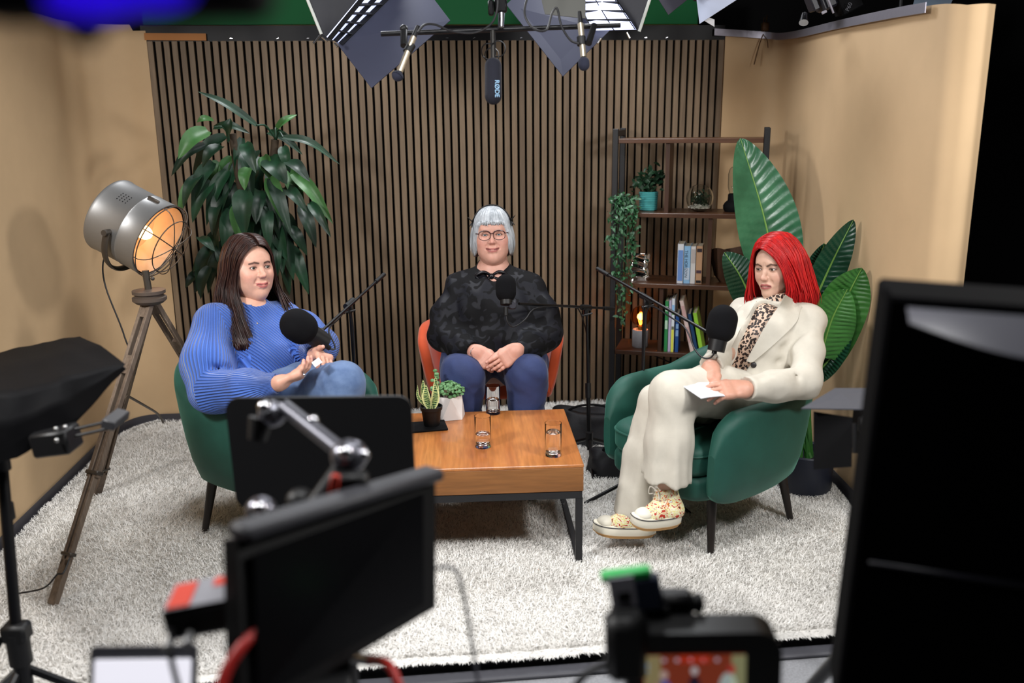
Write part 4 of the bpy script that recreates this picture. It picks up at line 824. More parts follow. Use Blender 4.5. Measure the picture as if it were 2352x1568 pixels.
# ------------------------------------------------------------------ covered prompter at the left, on a light stand
cloth = M('black_nylon', '#060608', .7, spec=.12, var=.15, vs=8, bump=.2, bs=25)
t = thing('covered_monitor', 'monitor under a black nylon rain cover at the left edge', 'monitor', (0.265, -2.468, 0.709))
A_ = [V3(0.102, -2.547, 0.945), V3(-0.051, -2.073, 0.908), V3(0.273, -2.096, 0.955), V3(0.495, -2.384, 0.933), V3(0.513, -2.438, 0.932), V3(0.450, -2.605, 0.860), V3(0.340, -2.711, 0.805), V3(0.199, -2.803, 0.793)]
cc = (A_[0]+A_[3]+A_[6])/3
mb = MB(); top_c = V3(0.216, -2.357, 0.922); bot_c = V3(0.187, -2.352, 0.728)
fr_ = [V3(0.154, -2.655, 0.947), V3(0.315, -2.654, 0.939), V3(0.411, -2.598, 0.953), V3(0.509, -2.434, 0.948)]; bk_ = [V3(-0.132, -2.073, 0.876), V3(0.005, -2.030, 0.897), V3(0.134, -2.017, 0.920), V3(0.254, -2.045, 0.943)]
lo_ = [V3(0.146, -2.704, 0.750), V3(0.309, -2.692, 0.788), V3(0.434, -2.627, 0.850), V3(0.507, -2.427, 0.934)]; lb_ = [V3(-0.145, -2.157, 0.539), V3(-0.007, -2.113, 0.564), V3(0.123, -2.085, 0.649), V3(0.272, -2.090, 0.773)]
g_ = []
for i in range(4):
    g_.append([bk_[i], bk_[i]*.5+fr_[i]*.5+V3(0, 0, .012), fr_[i], fr_[i]*.6+lo_[i]*.4+RF@V3(0, -.02, 0), lo_[i], lo_[i]*.5+lb_[i]*.5, lb_[i]])
g_ = np.array(g_); lp = lambda P_, n_: np.array([P_[int(x)]*(1-x % 1)+P_[min(int(x)+1, len(P_)-1)]*(x % 1) for x in np.linspace(0, len(P_)-1, n_)]); gg = np.array([lp(g_[:, j], 22) for j in range(7)]).transpose(1, 0, 2); gg = np.array([lp(np.vstack([r_, r_[:1]]), 43)[:-1] for r_ in gg])
a1, a2 = np.meshgrid(np.linspace(0, 1, gg.shape[0]), np.linspace(0, 1, gg.shape[1]), indexing='ij'); gg = gg+(.002*np.sin(a1*17+a2*9)+.0015*np.sin(a1*31-a2*23))[..., None]*V3(0, -.6, .8)
mb.grid(gg, wv=True); mb.add(gg[0], [tuple(range(gg.shape[1]))]); mb.add(gg[-1], [tuple(range(gg.shape[1]))[::-1]]); mb.build('rain_cover', cloth, t, smooth=70)
MB().box(V3(0.395, -2.662, 0.818), (.095, .08, .062), RF@rotm('y', -.12), bev=.006).build('bracket', BLK, t)
for q in (V3(0.417, -2.710, 0.863), V3(0.418, -2.717, 0.836), V3(0.440, -2.711, 0.867)): MB().ell(q, .0065, n=10, m_=6).build('bolt', STEEL, t)
for q0, q1 in ((V3(0.454, -2.690, 0.854), V3(0.544, -2.676, 0.868)), (V3(0.453, -2.694, 0.837), V3(0.544, -2.680, 0.851))): MB().cyl(q0, q1, .0042, n=10).build('rail', BLKG, t)
MB().box(V3(0.551, -2.685, 0.873), (.034, .09, .024), RF@rotm('y', .3), bev=.003).build('rail_end_block', M('block_dark', '#2a2a2d', .5), t)
t = thing('light_stand', 'black telescopic stand holding the covered monitor at the left edge', 'stand', (float(V3(0.276, -2.755, 0.196)[0]), float(V3(0.276, -2.755, 0.196)[1]), -.07))
s0, s1 = V3(0.233, -2.611, 0.746), V3(0.254, -2.720, 0.324); s2 = np.array([s1[0]+.01, s1[1]-.02, -.06])
MB().cyl(s0, s1, .0145, n=14).build('upper_tube', BLKG, t); MB().cyl(s1, s2, .021, n=14).build('lower_tube', BLKG, t)
MB().box(s1, (.065, .05, .05), RF, bev=.008).cyl(s1, s1+V3(0, 0, -.09), .028, n=14).build('collar', BLK, t); MB().ell(s1+RF@V3(-.05, -.02, -.02), .02, n=10, m_=8).build('knob', BLK, t)
MB().cyl(s0+V3(0, 0, -.02), s0+V3(0, 0, .03), .02, n=12).build('top_socket', BLK, t); MB().box(s0+RF@V3(.01, -.012, -.13), (.014, .02, .05), RF, bev=.003).build('clip', BLK, t)
for a in (.2, 2.3, 4.4): MB().cyl(s1+V3(0, 0, -.1), np.array([s2[0]+.4*math.cos(a), s2[1]+.4*math.sin(a), -.06]), .011, n=8).build('leg', BLKG, t)
# ================================================================== foreground camera department
def rbox(mb, c, size, R, bev): return mb.box(c, size, R, bev=bev)
def rpanel(mb, c, w, h, th, R, rad, n=6):
    """rounded-corner panel in the R x/z plane"""
    pts = []
    for (sx, sz, a0) in ((1, 1, 0), (-1, 1, PI/2), (-1, -1, PI), (1, -1, 3*PI/2)):
        for k in range(n+1): a = a0+k/n*PI/2; pts.append((sx*(w/2-rad)+rad*math.cos(a), sz*(h/2-rad)+rad*math.sin(a)))
    T = A4(np.stack([R[:, 0], R[:, 2], -R[:, 1]], 1), c); return mb.prism(pts, -th/2, th/2, T)
sat = M('satin_black', '#050506', .45); satd = M('dark_panel', '#0d0d10', .6)
# cinema camera, left of centre
t = thing('cinema_camera', 'blurred black cinema camera with monitor and matte flag, left foreground', 'camera', (float(V3(1.128, -3.559, 0.654)[0]), float(V3(1.128, -3.559, 0.654)[1]), -.07))
rpanel(MB(), V3(1.093, -3.030, 0.888), .398, .262, .008, RF@rotm('x', .06), .03).build('matte_flag', satd, t)
TLm, TRm, BRm, BLm = V3(1.068, -3.801, 1.067), V3(1.330, -3.491, 1.010), V3(1.322, -3.561, 0.808), V3(1.076, -3.895, 0.862)
mon = quad_slab(MB(), (TLm, TRm, BRm, BLm), .03).build('monitor', sat, t, smooth=0)
mx_ = lambda u, v_: TLm+(TRm-TLm)*u+(BLm-TLm)*v_+(TLm-TRm+BRm-BLm)*u*v_
quad_slab(MB(), [mx_(u, v_)-nrm(fw)*.02 for u, v_ in ((.08, .1), (.93, .08), (.93, .9), (.08, .9))], .002).build('screen', M('screen_off', '#050507', .25), mon, smooth=0)
hdx = nrm(TRm-TLm); Rm = np.stack([hdx, nrm(np.cross(V3(0, 0, 1), hdx)), np.cross(hdx, nrm(np.cross(V3(0, 0, 1), hdx)))], 1)
MB().box((TLm+TRm)/2+V3(0, .0, .008), (np.linalg.norm(TRm-TLm), .045, .02), Rm, bev=.006).build('monitor_hood', M('hood_grey', '#2b2b30', .55), mon)
MB().box(V3(1.077, -3.427, 0.664), (.20, .22, .20), RF@rotm('z', .2), bev=.015).build('body', sat, t)
MB().box(V3(1.077, -3.569, 0.920), (.09, .2, .07), RF@rotm('z', .2), bev=.01).build('top_handle', sat, t)
MB().cyl((1.125, -3.552, 0.683), (float(V3(1.128, -3.559, 0.654)[0]), float(V3(1.128, -3.559, 0.654)[1]), .62), .05, n=20).build('tripod_head', BLK, t)
tb = V3(float(V3(1.128, -3.559, 0.654)[0]), float(V3(1.128, -3.559, 0.654)[1]), .62)
for a in (.5, 2.6, 4.7): MB().cyl(tb, np.array([tb[0]+.34*math.cos(a), tb[1]+.34*math.sin(a), -.065]), .017, n=10).build('tripod_leg', BLKG, t)
arm = MB().cyl((1.076, -3.386, 1.110), (1.193, -3.543, 1.073), .0135, n=12).build('articulated_arm', M('arm_grey', '#45454d', .35, .5), t)
MB().cyl((1.193, -3.543, 1.073), (1.129, -3.615, 1.005), .014, n=12).build('lower_arm', BLKG, arm)
for k, (q, r) in enumerate(((V3(1.052, -3.377, 1.096), .026), (V3(1.195, -3.552, 1.078), .03), (V3(1.063, -3.605, 1.018), .024), (V3(1.117, -3.570, 1.015), .022))): MB().ell(q, (r, r, r*.9), None, 16, 10).build('joint', M('joint_metal', '#6b6b73', .28, .8) if k != 3 else BLK, arm)
for q, r in ((V3(1.044, -3.402, 1.117), .012), (V3(1.130, -3.446, 1.104), .009), (V3(1.067, -3.633, 1.033), .012), (V3(1.193, -3.579, 1.094), .012), (V3(1.218, -3.564, 1.083), .01)): MB().ell(q, r, None, 12, 8).build('locking_screw', CHR, arm)
MB().box(V3(1.175, -3.608, 1.053), (.014, .01, .036), RF@rotm('y', .2), bev=.002).build('red_marking', M('red_plastic', '#b0301f', .5), arm)
MB().cyl((1.033, -3.377, 1.089), (1.024, -3.385, 1.052), .022, .016, n=12).build('arm_clamp', BLK, arm); MB().box(V3(1.195, -3.590, 1.051), (.06, .03, .03), RF, bev=.006).build('clamp_jaw', BLK, arm)
MB().cyl((1.063, -3.605, 1.018), (1.045, -3.616, 0.968), .02, n=12).build('arm_base', BLKG, arm)
for q in (V3(1.068, -3.670, 1.011), V3(1.081, -3.707, 0.950), V3(1.076, -3.714, 0.920)): MB().ell(q, .006, None, 10, 6).build('bolt', STEEL, t)
MB().tube(spline([(1.324, -3.710, 0.959), (1.342, -3.712, 0.960), (1.355, -3.716, 0.949), (1.367, -3.733, 0.888), (1.379, -3.759, 0.789)], 30), .0028, 8).build('thin_wire', M('wire_grey', '#55555f', .5), t)
# transmitter box with red and grey label
t = thing('video_transmitter', 'blurred transmitter box with red and grey label at the back of the camera', 'transmitter', (1.011, -3.805, 0.946))
Rx = RF@rotm('z', .12)@rotm('y', -.13)@rotm('x', .0)
MB().box(V3(1.012, -3.780, 0.960), (.09, .075, .045), Rx, bev=.006).build('housing', M('tx_black', '#101013', .4), t)
tc = V3(1.012, -3.780, 0.960)+Rx@V3(0, 0, .0235)
MB().box(tc, (.084, .07, .002), Rx).build('label_plate', M('label_grey', '#8e8e95', .5), t)
MB().box(tc+Rx@V3(-.023, -.002, .0015), (.03, .062, .002), Rx).box(tc+Rx@V3(.026, .018, .0015), (.022, .022, .002), Rx).build('red_label', M('label_red', '#cc4434', .5), t)
for k in (-1, 0): MB().cyl(V3(1.012, -3.783, 0.949)+Rx@V3(-.012+k*.026, -.037, -.002), V3(1.012, -3.783, 0.949)+Rx@V3(-.012+k*.026, -.056, -.006), .0075, n=14).build('connector', STEEL, t)
MB().box(V3(1.056, -3.750, 0.935), (.03, .07, .09), RF, bev=.005).build('mount_arm', BLK, t)
MB().tube(spline([(0.979, -3.819, 0.957), (0.979, -3.836, 0.930), (0.985, -3.845, 0.897), (0.997, -3.858, 0.854)], 20), .004, 8).build('cable', RUB, t)
redc = M('red_cable', '#a3211c', .45)
t = thing('red_cable', 'thick red video cable with silver plug below the cinema camera', 'cable', (1.045, -3.879, 0.911), 0)
MB().tube(spline([(1.088, -3.832, 0.950), (1.075, -3.853, 0.946), (1.056, -3.877, 0.925), (1.043, -3.906, 0.886)], 24), .0078, 10).build('cable', redc, t); MB().cyl((1.097, -3.823, 0.950), (1.086, -3.838, 0.947), .0095, n=14).build('plug', STEEL, t)
t = thing('red_cable', 'red video cable leaving the bottom right of the cinema camera', 'cable', (1.254, -3.743, 0.798), 0)
MB().tube(spline([(1.213, -3.642, 0.772), (1.239, -3.681, 0.792), (1.256, -3.714, 0.794), (1.274, -3.757, 0.754)], 24), .0075, 10).build('cable', redc, t); MB().cyl((1.191, -3.621, 0.764), (1.217, -3.647, 0.775), .009, n=14).build('plug', STEEL, t)
# laptop at the bottom edge
t = thing('laptop', 'open laptop with a bright white screen at the bottom left', 'laptop', (0.897, -3.759, 0.790)); Rq = RF@rotm('x', -.35)
rpanel(MB(), V3(0.895, -3.703, 0.807), .155, .095, .006, Rq, .006).build('lid', M('laptop_grey', '#6c6c74', .4, .4), t)
rpanel(MB(), V3(0.895, -3.703, 0.807)+Rq@V3(0, -.004, -.008), .14, .075, .002, Rq, .002).build('screen', M('screen_white', '#ffffff', .4, emis='#f4f2ff', es=.9), t)
MB().box(V3(0.895, -3.703, 0.807)+RF@V3(0, -.05, -.055), (.155, .1, .01), RF, bev=.003).build('keyboard_base', M('laptop_base', '#55555c', .4, .4), t)
# camcorder, right of centre
t = thing('camcorder', 'blurred black camcorder with a lit viewfinder screen, right foreground', 'camera', (float(V3(1.683, -3.845, 0.782)[0]), float(V3(1.683, -3.845, 0.782)[1]), -.07)); Rc = RF@rotm('z', -.05)@rotm('y', -.035)
rpanel(MB(), V3(1.694, -3.808, 0.810), .215, .18, .05, Rc, .035).build('body', sat, t)
MB().box(V3(1.731, -3.750, 0.849), (.15, .05, .03), Rc, bev=.012).build('top_plate', M('cam_top', '#2a2a2f', .5), t)
cb = V3(float(V3(1.683, -3.845, 0.782)[0]), float(V3(1.683, -3.845, 0.782)[1]), 0)
MB().cyl(cb+V3(0, 0, .62), cb+V3(0, .04, .73), .03, n=14).build('tripod_head', BLK, t)
for a in (.9, 3.0, 5.1): MB().cyl(cb+V3(0, 0, .63), cb+V3(.33*math.cos(a), .33*math.sin(a), -.065), .014, n=10).build('tripod_leg', BLKG, t)
sc = V3(1.681, -3.805, 0.817)+Rc@V3(0, -.027, 0); SWd, SHt = .141, .1
rpanel(MB(), sc, SWd, SHt, .002, Rc, .002).build('screen', M('lcd_brown', '#9a3a22', .4, emis='#a8472c', es=.35), t, smooth=0)
def px(u, v_, w, h, colr, e=.45, pts=None):
    """a flat colour patch of the picture on the screen"""
    mb = MB(); T = A4(np.stack([Rc[:, 0], Rc[:, 2], -Rc[:, 1]], 1), sc+Rc@V3((u-.5)*SWd, -.0013, (.5-v_)*SHt))
    q = pts or [(math.cos(a)*.5, math.sin(a)*.5) for a in np.arange(16)*2*PI/16]
    mb.prism([(x*w*SWd, y*h*SHt) for x, y in q], 0, .0004, T); mb.build('screen_image', M('lcd_patch', colr, .4, emis=colr, es=e), t, smooth=0)
sq = [(-.5, -.5), (.5, -.5), (.5, .5), (-.5, .5)]
px(.09, .5, .16, 1., '#a99a6c', pts=sq); px(.93, .5, .14, 1., '#a5a478', pts=sq); px(.03, .2, .05, .16, '#8fb0dc', pts=sq); px(.5, .06, .3, .12, '#c8381c', pts=sq); px(.5, .88, .4, .24, '#c9985c', pts=sq)
px(.2, .62, .17, .5, '#6a6ab8'); px(.14, .6, .1, .4, '#b05a8c'); px(.2, .3, .08, .14, '#d8b9b0'); px(.27, .86, .22, .3, '#5d7fae')
px(.5, .52, .13, .4, '#2a2034'); px(.5, .24, .07, .13, '#dcd6d8'); px(.5, .64, .07, .08, '#d4a79c')
px(.83, .52, .18, .5, '#c9d8d4'); px(.86, .22, .08, .16, '#c0403a'); px(.74, .8, .16, .4, '#bccac6'); px(.88, .9, .14, .2, '#24564a')
for k in range(5): px(.2+k*.13, .07, .04, .06, '#d8c8d8')
MB().box(V3(1.586, -3.802, 0.871), (.06, .05, .1), Rc, bev=.012).build('side_grip', sat, t)
MB().tube(spline([(1.594, -3.800, 0.842), (1.563, -3.797, 0.839), (1.530, -3.805, 0.833), (1.503, -3.818, 0.813)], 20), .0055, 8).build('cable', RUB, t)
t = thing('wireless_receiver', 'wireless receiver with a bright green end cap clamped on the camcorder', 'receiver', (1.614, -3.775, 0.908)); Rw = RF@rotm('z', -.05)@rotm('y', -.16)@rotm('x', -.15)
MB().box(V3(1.607, -3.768, 0.931), (.072, .024, .05), Rw, bev=.004).build('housing', M('receiver_navy', '#232a3c', .5), t)
MB().box(V3(1.593, -3.760, 0.958), (.072, .026, .013), Rw, bev=.003).build('green_cap', M('green_plastic', '#2fae55', .45), t)
MB().box(V3(1.584, -3.779, 0.941), (.036, .003, .042), Rw).build('label_plate', M('receiver_label', '#9c9aa4', .5), t); MB().box(V3(1.586, -3.783, 0.936), (.018, .002, .012), Rw).build('label_print', BLK, t)
MB().box(V3(1.613, -3.766, 0.900), (.085, .03, .016), Rw, bev=.004).box(V3(1.663, -3.760, 0.906), (.06, .035, .04), RF, bev=.008).cyl((1.676, -3.761, 0.906), (1.698, -3.764, 0.906), .012, n=12).ell((1.700, -3.764, 0.906), (.009, .014, .016), None, 12, 8).build('shoe_clamp', BLK, t)
# tall black monitor hood, right edge
t = thing('teleprompter', 'tall black teleprompter hood filling the right edge', 'teleprompter', (float(V3(2.041, -3.878, 0.801)[0]), float(V3(2.041, -3.878, 0.801)[1]), -.07)); Rh = RF@rotm('y', .035)@rotm('z', -.30)
hc = V3(2.100, -3.757, 1.018)
MB().box(hc, (.30, .16, .66), Rh, bev=.006).build('hood', M('hood_black', '#010102', .9, spec=.05), t)
cu = [[hc+Rh@V3(-.125+.27*u, -.084-.05*v_, .318-.046*v_*math.sin(PI*min(1., .1+u*.62))**1.2) for v_ in np.linspace(0, 1, 6)] for u in np.linspace(0, 1, 20)]
MB().slab(np.array(cu), .002).build('reflection_strip', M('reflection_grey', '#5f5f67', .4), t)  # grey slab tilted to catch overhead light, standing in for the hood's reflection
MB().box(hc+Rh@V3(0, -.082, -.06), (.26, .006, .006), Rh, bev=.002).build('highlight_bar', M('highlight_tone', '#1a1a22', .4), t)  # thin lighter bar, a slight highlight across the hood put in as colour
pb = V3(float(V3(2.041, -3.878, 0.801)[0]), float(V3(2.041, -3.878, 0.801)[1]), 0)
pb = pb+RF@V3(.03, .16, 0); MB().cyl(pb+V3(0, 0, .55), pb+V3(0, 0, .95), .03, n=12).build('mount', BLK, t)
for a in (.4, 2.5, 4.6): MB().cyl(pb+V3(0, 0, .58), pb+V3(.3*math.cos(a), .3*math.sin(a), -.065), .015, n=10).build('tripod_leg', BLKG, t)
# fresnel with barn doors behind the hood
t = thing('fresnel_light', 'dark studio lamp with open barn doors beside the teleprompter hood', 'light', (float(V3(2.604, -2.663, 0.718)[0]), float(V3(2.604, -2.663, 0.718)[1]), -.07))
quad_slab(MB(), ((2.344, -2.664, 0.808), (2.491, -2.729, 0.820), (2.633, -2.519, 0.809), (2.516, -2.506, 0.810)), .003).build('barn_door', M('door_slate', '#3d3f46', .55), t, smooth=0)
quad_slab(MB(), ((2.390, -2.642, 0.792), (2.468, -2.712, 0.795), (2.460, -2.744, 0.665), (2.384, -2.681, 0.636)), .003).build('barn_door', BLKM, t, smooth=0)
MB().box(V3(2.578, -2.708, 0.736), (.14, .2, .16), RF, bev=.02).build('housing', BLKM, t); MB().box(V3(2.489, -2.738, 0.782), (.03, .03, .05), RF, bev=.008).cyl((2.463, -2.734, 0.786), (2.460, -2.754, 0.709), .006, n=8).build('door_hinge', BLK, t)
fb = V3(float(V3(2.604, -2.663, 0.718)[0]), float(V3(2.604, -2.663, 0.718)[1]), 0); MB().cyl(fb+V3(0, 0, -.06), fb+V3(0, 0, .62), .014, n=10).build('stand', BLKG, t)
# tripod leg crossing the bottom right corner
tag(MB().cyl((2.099, -3.312, 0.401), (2.115, -3.463, 0.629), .0125, n=12).cyl((2.110, -3.313, 0.401), (2.120, -3.465, 0.624), .008, n=10).build('tripod_leg_tube', BLKG), 'black tripod leg slanting across the floor at the bottom right', 'tripod leg')
# blue-lit lamp close to the lens, top left
t = thing('moving_head_lamp', 'very blurred black lamp glowing violet blue in the top left corner', 'light', (1.175, -4.429, 1.661))
MB().box(V3(1.175, -4.430, 1.657), (.14, .05, .034), RF, bev=.01).build('housing', BLKM, t); MB().box(V3(1.160, -4.433, 1.640), (.018, .02, .018), RF@rotm('y', .78), bev=.002).build('bracket', BLKM, t)
MB().box(V3(1.122, -4.415, 1.653), (.04, .04, .018), RF, bev=.005).build('yoke_arm', BLKM, t); MB().box(V3(1.230, -4.427, 1.654), (.035, .04, .026), RF, bev=.008).build('yoke_arm', BLKM, t)
MB().ell(V3(1.178, -4.470, 1.646), (.022, .006, .0085), RF, 20, 10).build('blue_lens', M('violet_glow', '#2a10c0', .4, emis='#2405d8', es=1.0), t); MB().ell(V3(1.201, -4.472, 1.648), (.02, .006, .007), RF, 20, 10).build('blue_lens', MATS['violet_glow'], t)
# ================================================================== people: signed-distance modelling
class Field:
    def __init__(s, lo, hi, h):
        s.lo = np.array(lo, float); s.h = h; s.n = np.ceil((np.array(hi)-s.lo)/h).astype(int)+1
        s.F = np.full(s.n, .3, np.float32)
    def _reg(s, lo, hi):
        a = np.clip(np.floor((np.array(lo)-s.lo)/s.h).astype(int), 0, s.n); b = np.clip(np.ceil((np.array(hi)-s.lo)/s.h).astype(int)+1, 0, s.n)
        if (b <= a).any(): return None, None
        ax = [(s.lo[i]+s.h*np.arange(a[i], b[i])).astype(np.float32) for i in range(3)]
        return tuple(slice(a[i], b[i]) for i in range(3)), (ax[0][:, None, None], ax[1][None, :, None], ax[2][None, None, :])
    def _mix(s, sl, d, k, op):
        a = s.F[sl]
        if op == 'sub': d = -d; hh = np.maximum(k-np.abs(a-d), 0)/k; s.F[sl] = np.maximum(a, d)+hh*hh*k*.25
        else: hh = np.maximum(k-np.abs(a-d), 0)/k; s.F[sl] = np.minimum(a, d)-hh*hh*k*.25
    def cap(s, a, b, r0, r1=None, k=.02, op='add'):
        a, b = np.asarray(a, float), np.asarray(b, float); r1 = r0 if r1 is None else r1; pad = max(r0, r1)+k+2*s.h
        sl, X = s._reg(np.minimum(a, b)-pad, np.maximum(a, b)+pad)
        if sl is None: return s
        ab = b-a; L2 = ab@ab+1e-12; px, py, pz = X[0]-a[0], X[1]-a[1], X[2]-a[2]
        t = np.clip((px*ab[0]+py*ab[1]+pz*ab[2])/L2, 0, 1)
        d = np.sqrt((px-t*ab[0])**2+(py-t*ab[1])**2+(pz-t*ab[2])**2)-(r0+(r1-r0)*t)
        s._mix(sl, d, k, op); return s
    def chain(s, pts, rs, k=.02, op='add'):
        for i in range(len(pts)-1): s.cap(pts[i], pts[i+1], rs[i], rs[i+1], k, op)
        return s
    def ell(s, c, r, R=None, k=.02, op='add'):
        c = np.asarray(c, float); r = np.asarray(r, float); pad = r.max()+k+2*s.h
        sl, X = s._reg(c-pad, c+pad)
        if sl is None: return s
        px, py, pz = X[0]-c[0], X[1]-c[1], X[2]-c[2]
        if R is not None: q = [R[0, i]*px+R[1, i]*py+R[2, i]*pz for i in range(3)]
        else: q = [px+0*py+0*pz, py+0*px+0*pz, pz+0*px+0*py]
        k0 = np.sqrt(sum((q[i]/r[i])**2 for i in range(3)))+1e-9; k1 = np.sqrt(sum((q[i]/r[i]**2)**2 for i in range(3)))+1e-9
        s._mix(sl, k0*(k0-1)/k1, k, op); return s
    def rbox(s, c, hs, R, rad, k=.02, op='add'):
        c = np.asarray(c, float); hs = np.asarray(hs, float); pad = np.linalg.norm(hs)+rad+k+2*s.h
        sl, X = s._reg(c-pad, c+pad)
        if sl is None: return s
        px, py, pz = X[0]-c[0], X[1]-c[1], X[2]-c[2]
        q = [np.abs(R[0, i]*px+R[1, i]*py+R[2, i]*pz)-(hs[i]-rad) for i in range(3)]
        d = np.sqrt(sum(np.maximum(v, 0)**2 for v in q))+np.minimum(np.maximum(q[0], np.maximum(q[1], q[2])), 0)-rad
        s._mix(sl, d, k, op); return s
    def plane(s, p, n, k=.01):
        """cut away the half-space in front of the plane"""
        n = nrm(n); X = [(s.lo[i]+s.h*np.arange(s.n[i])).astype(np.float32) for i in range(3)]
        d = (X[0]-p[0])[:, None, None]*n[0]+(X[1]-p[1])[None, :, None]*n[1]+(X[2]-p[2])[None, None, :]*n[2]
        sl = (slice(None),)*3; hh = np.maximum(k-np.abs(s.F-d), 0)/k; s.F = np.maximum(s.F, d)+hh*hh*k*.25; return s
    def disp(s, fn):
        X = [(s.lo[i]+s.h*np.arange(s.n[i])).astype(np.float32) for i in range(3)]
        s.F = s.F+fn(X[0][:, None, None], X[1][None, :, None], X[2][None, None, :]).astype(np.float32); return s
    def mesh(s):
        F = s.F; I = F < 0; n = np.array(F.shape)-1
        cnt = np.zeros(n, np.int8)
        for dx in (0, 1):
            for dy in (0, 1):
                for dz in (0, 1): cnt += I[dx:n[0]+dx, dy:n[1]+dy, dz:n[2]+dz]
        act = (cnt > 0) & (cnt < 8); idx = np.full(n, -1, np.int64); c = np.argwhere(act); idx[act] = np.arange(len(c))
        P = np.zeros((len(c), 3)); W = np.zeros(len(c))
        cor = [(x, y, z) for x in (0, 1) for y in (0, 1) for z in (0, 1)]
        val = {o: F[c[:, 0]+o[0], c[:, 1]+o[1], c[:, 2]+o[2]] for o in cor}
        for o in cor:
            for ax in range(3):
                if o[ax]: continue
                e = list(o); e[ax] = 1; e = tuple(e); a, b = val[o], val[e]; m_ = (a < 0) != (b < 0)
                t = a[m_]/(a[m_]-b[m_]); q = np.tile(np.array(o, float), (m_.sum(), 1)); q[:, ax] += t; P[m_] += q; W[m_] += 1
        V = s.lo+s.h*(c+P/W[:, None]); Q = []
        for ax in range(3):
            o1, o2 = [(1, 2), (2, 0), (0, 1)][ax]
            sl0 = [slice(None)]*3; sl1 = [slice(None)]*3; sl0[ax] = slice(0, -1); sl1[ax] = slice(1, None)
            ch = I[tuple(sl0)] != I[tuple(sl1)]; e = np.argwhere(ch)
            e = e[(e[:, o1] > 0) & (e[:, o2] > 0) & (e[:, o1] < n[o1]) & (e[:, o2] < n[o2])]
            if not len(e): continue
            ins = I[e[:, 0], e[:, 1], e[:, 2]]
            def g(d1, d2): q = e.copy(); q[:, o1] -= d1; q[:, o2] -= d2; return idx[q[:, 0], q[:, 1], q[:, 2]]
            f = np.stack([g(1, 1), g(0, 1), g(0, 0), g(1, 0)], 1); f[~ins] = f[~ins][:, ::-1]; Q.append(f)
        return V, np.vstack(Q)
def smooth_verts(V, Q, it=2, lam=.5):
    e = np.vstack([Q[:, [0, 1]], Q[:, [1, 2]], Q[:, [2, 3]], Q[:, [3, 0]]])
    for _ in range(it):
        S = np.zeros_like(V); C_ = np.zeros(len(V))
        for i in range(3): S[:, i] = np.bincount(e[:, 0], V[e[:, 1], i], len(V))+np.bincount(e[:, 1], V[e[:, 0], i], len(V))
        C_ = np.bincount(e[:, 0], minlength=len(V))+np.bincount(e[:, 1], minlength=len(V)); V = V+lam*(S/np.maximum(C_, 1)[:, None]-V)
    return V
def np_mesh(name, V, Q, mat, parent=None, cols=None, attrs=None, smooth=True):
    me = bpy.data.meshes.new(name)
    if parent is not None: W = np.linalg.inv(MW[parent.name]); V = V@W[:3, :3].T+W[:3, 3]
    me.vertices.add(len(V)); me.vertices.foreach_set('co', np.asarray(V, np.float32).ravel()); k = Q.shape[1]
    me.loops.add(len(Q)*k); me.loops.foreach_set('vertex_index', Q.astype(np.int32).ravel()); me.polygons.add(len(Q)); me.polygons.foreach_set('loop_start', np.arange(len(Q), dtype=np.int32)*k)
    if smooth: me.polygons.foreach_set('use_smooth', np.ones(len(Q), bool))
    me.update(calc_edges=True); me.validate(); me.materials.append(mat)
    if cols is not None:
        a = me.attributes.new('Col', 'FLOAT_COLOR', 'POINT'); a.data.foreach_set('color', np.c_[cols, np.ones(len(cols))].astype(np.float32).ravel())
    for kx, vx in (attrs or {}).items():
        a = me.attributes.new(kx, 'FLOAT', 'POINT'); a.data.foreach_set('value', np.asarray(vx, np.float32))
    o = bpy.data.objects.new(name, me); COL.objects.link(o); MW[o.name] = np.eye(4)
    if parent is not None: o.parent = parent; MW[o.name] = MW[parent.name].copy()
    return o
def seg_d(V, a, b):
    a, b = np.asarray(a, float), np.asarray(b, float); ab = b-a; t = np.clip(((V-a)@ab)/(ab@ab+1e-12), 0, 1); return np.linalg.norm(V-a-t[:, None]*ab, axis=1)
def mixc(c, col, w): w = np.clip(w, 0, 1)[:, None]; return c*(1-w)+np.array(lin(col)[:3])*w
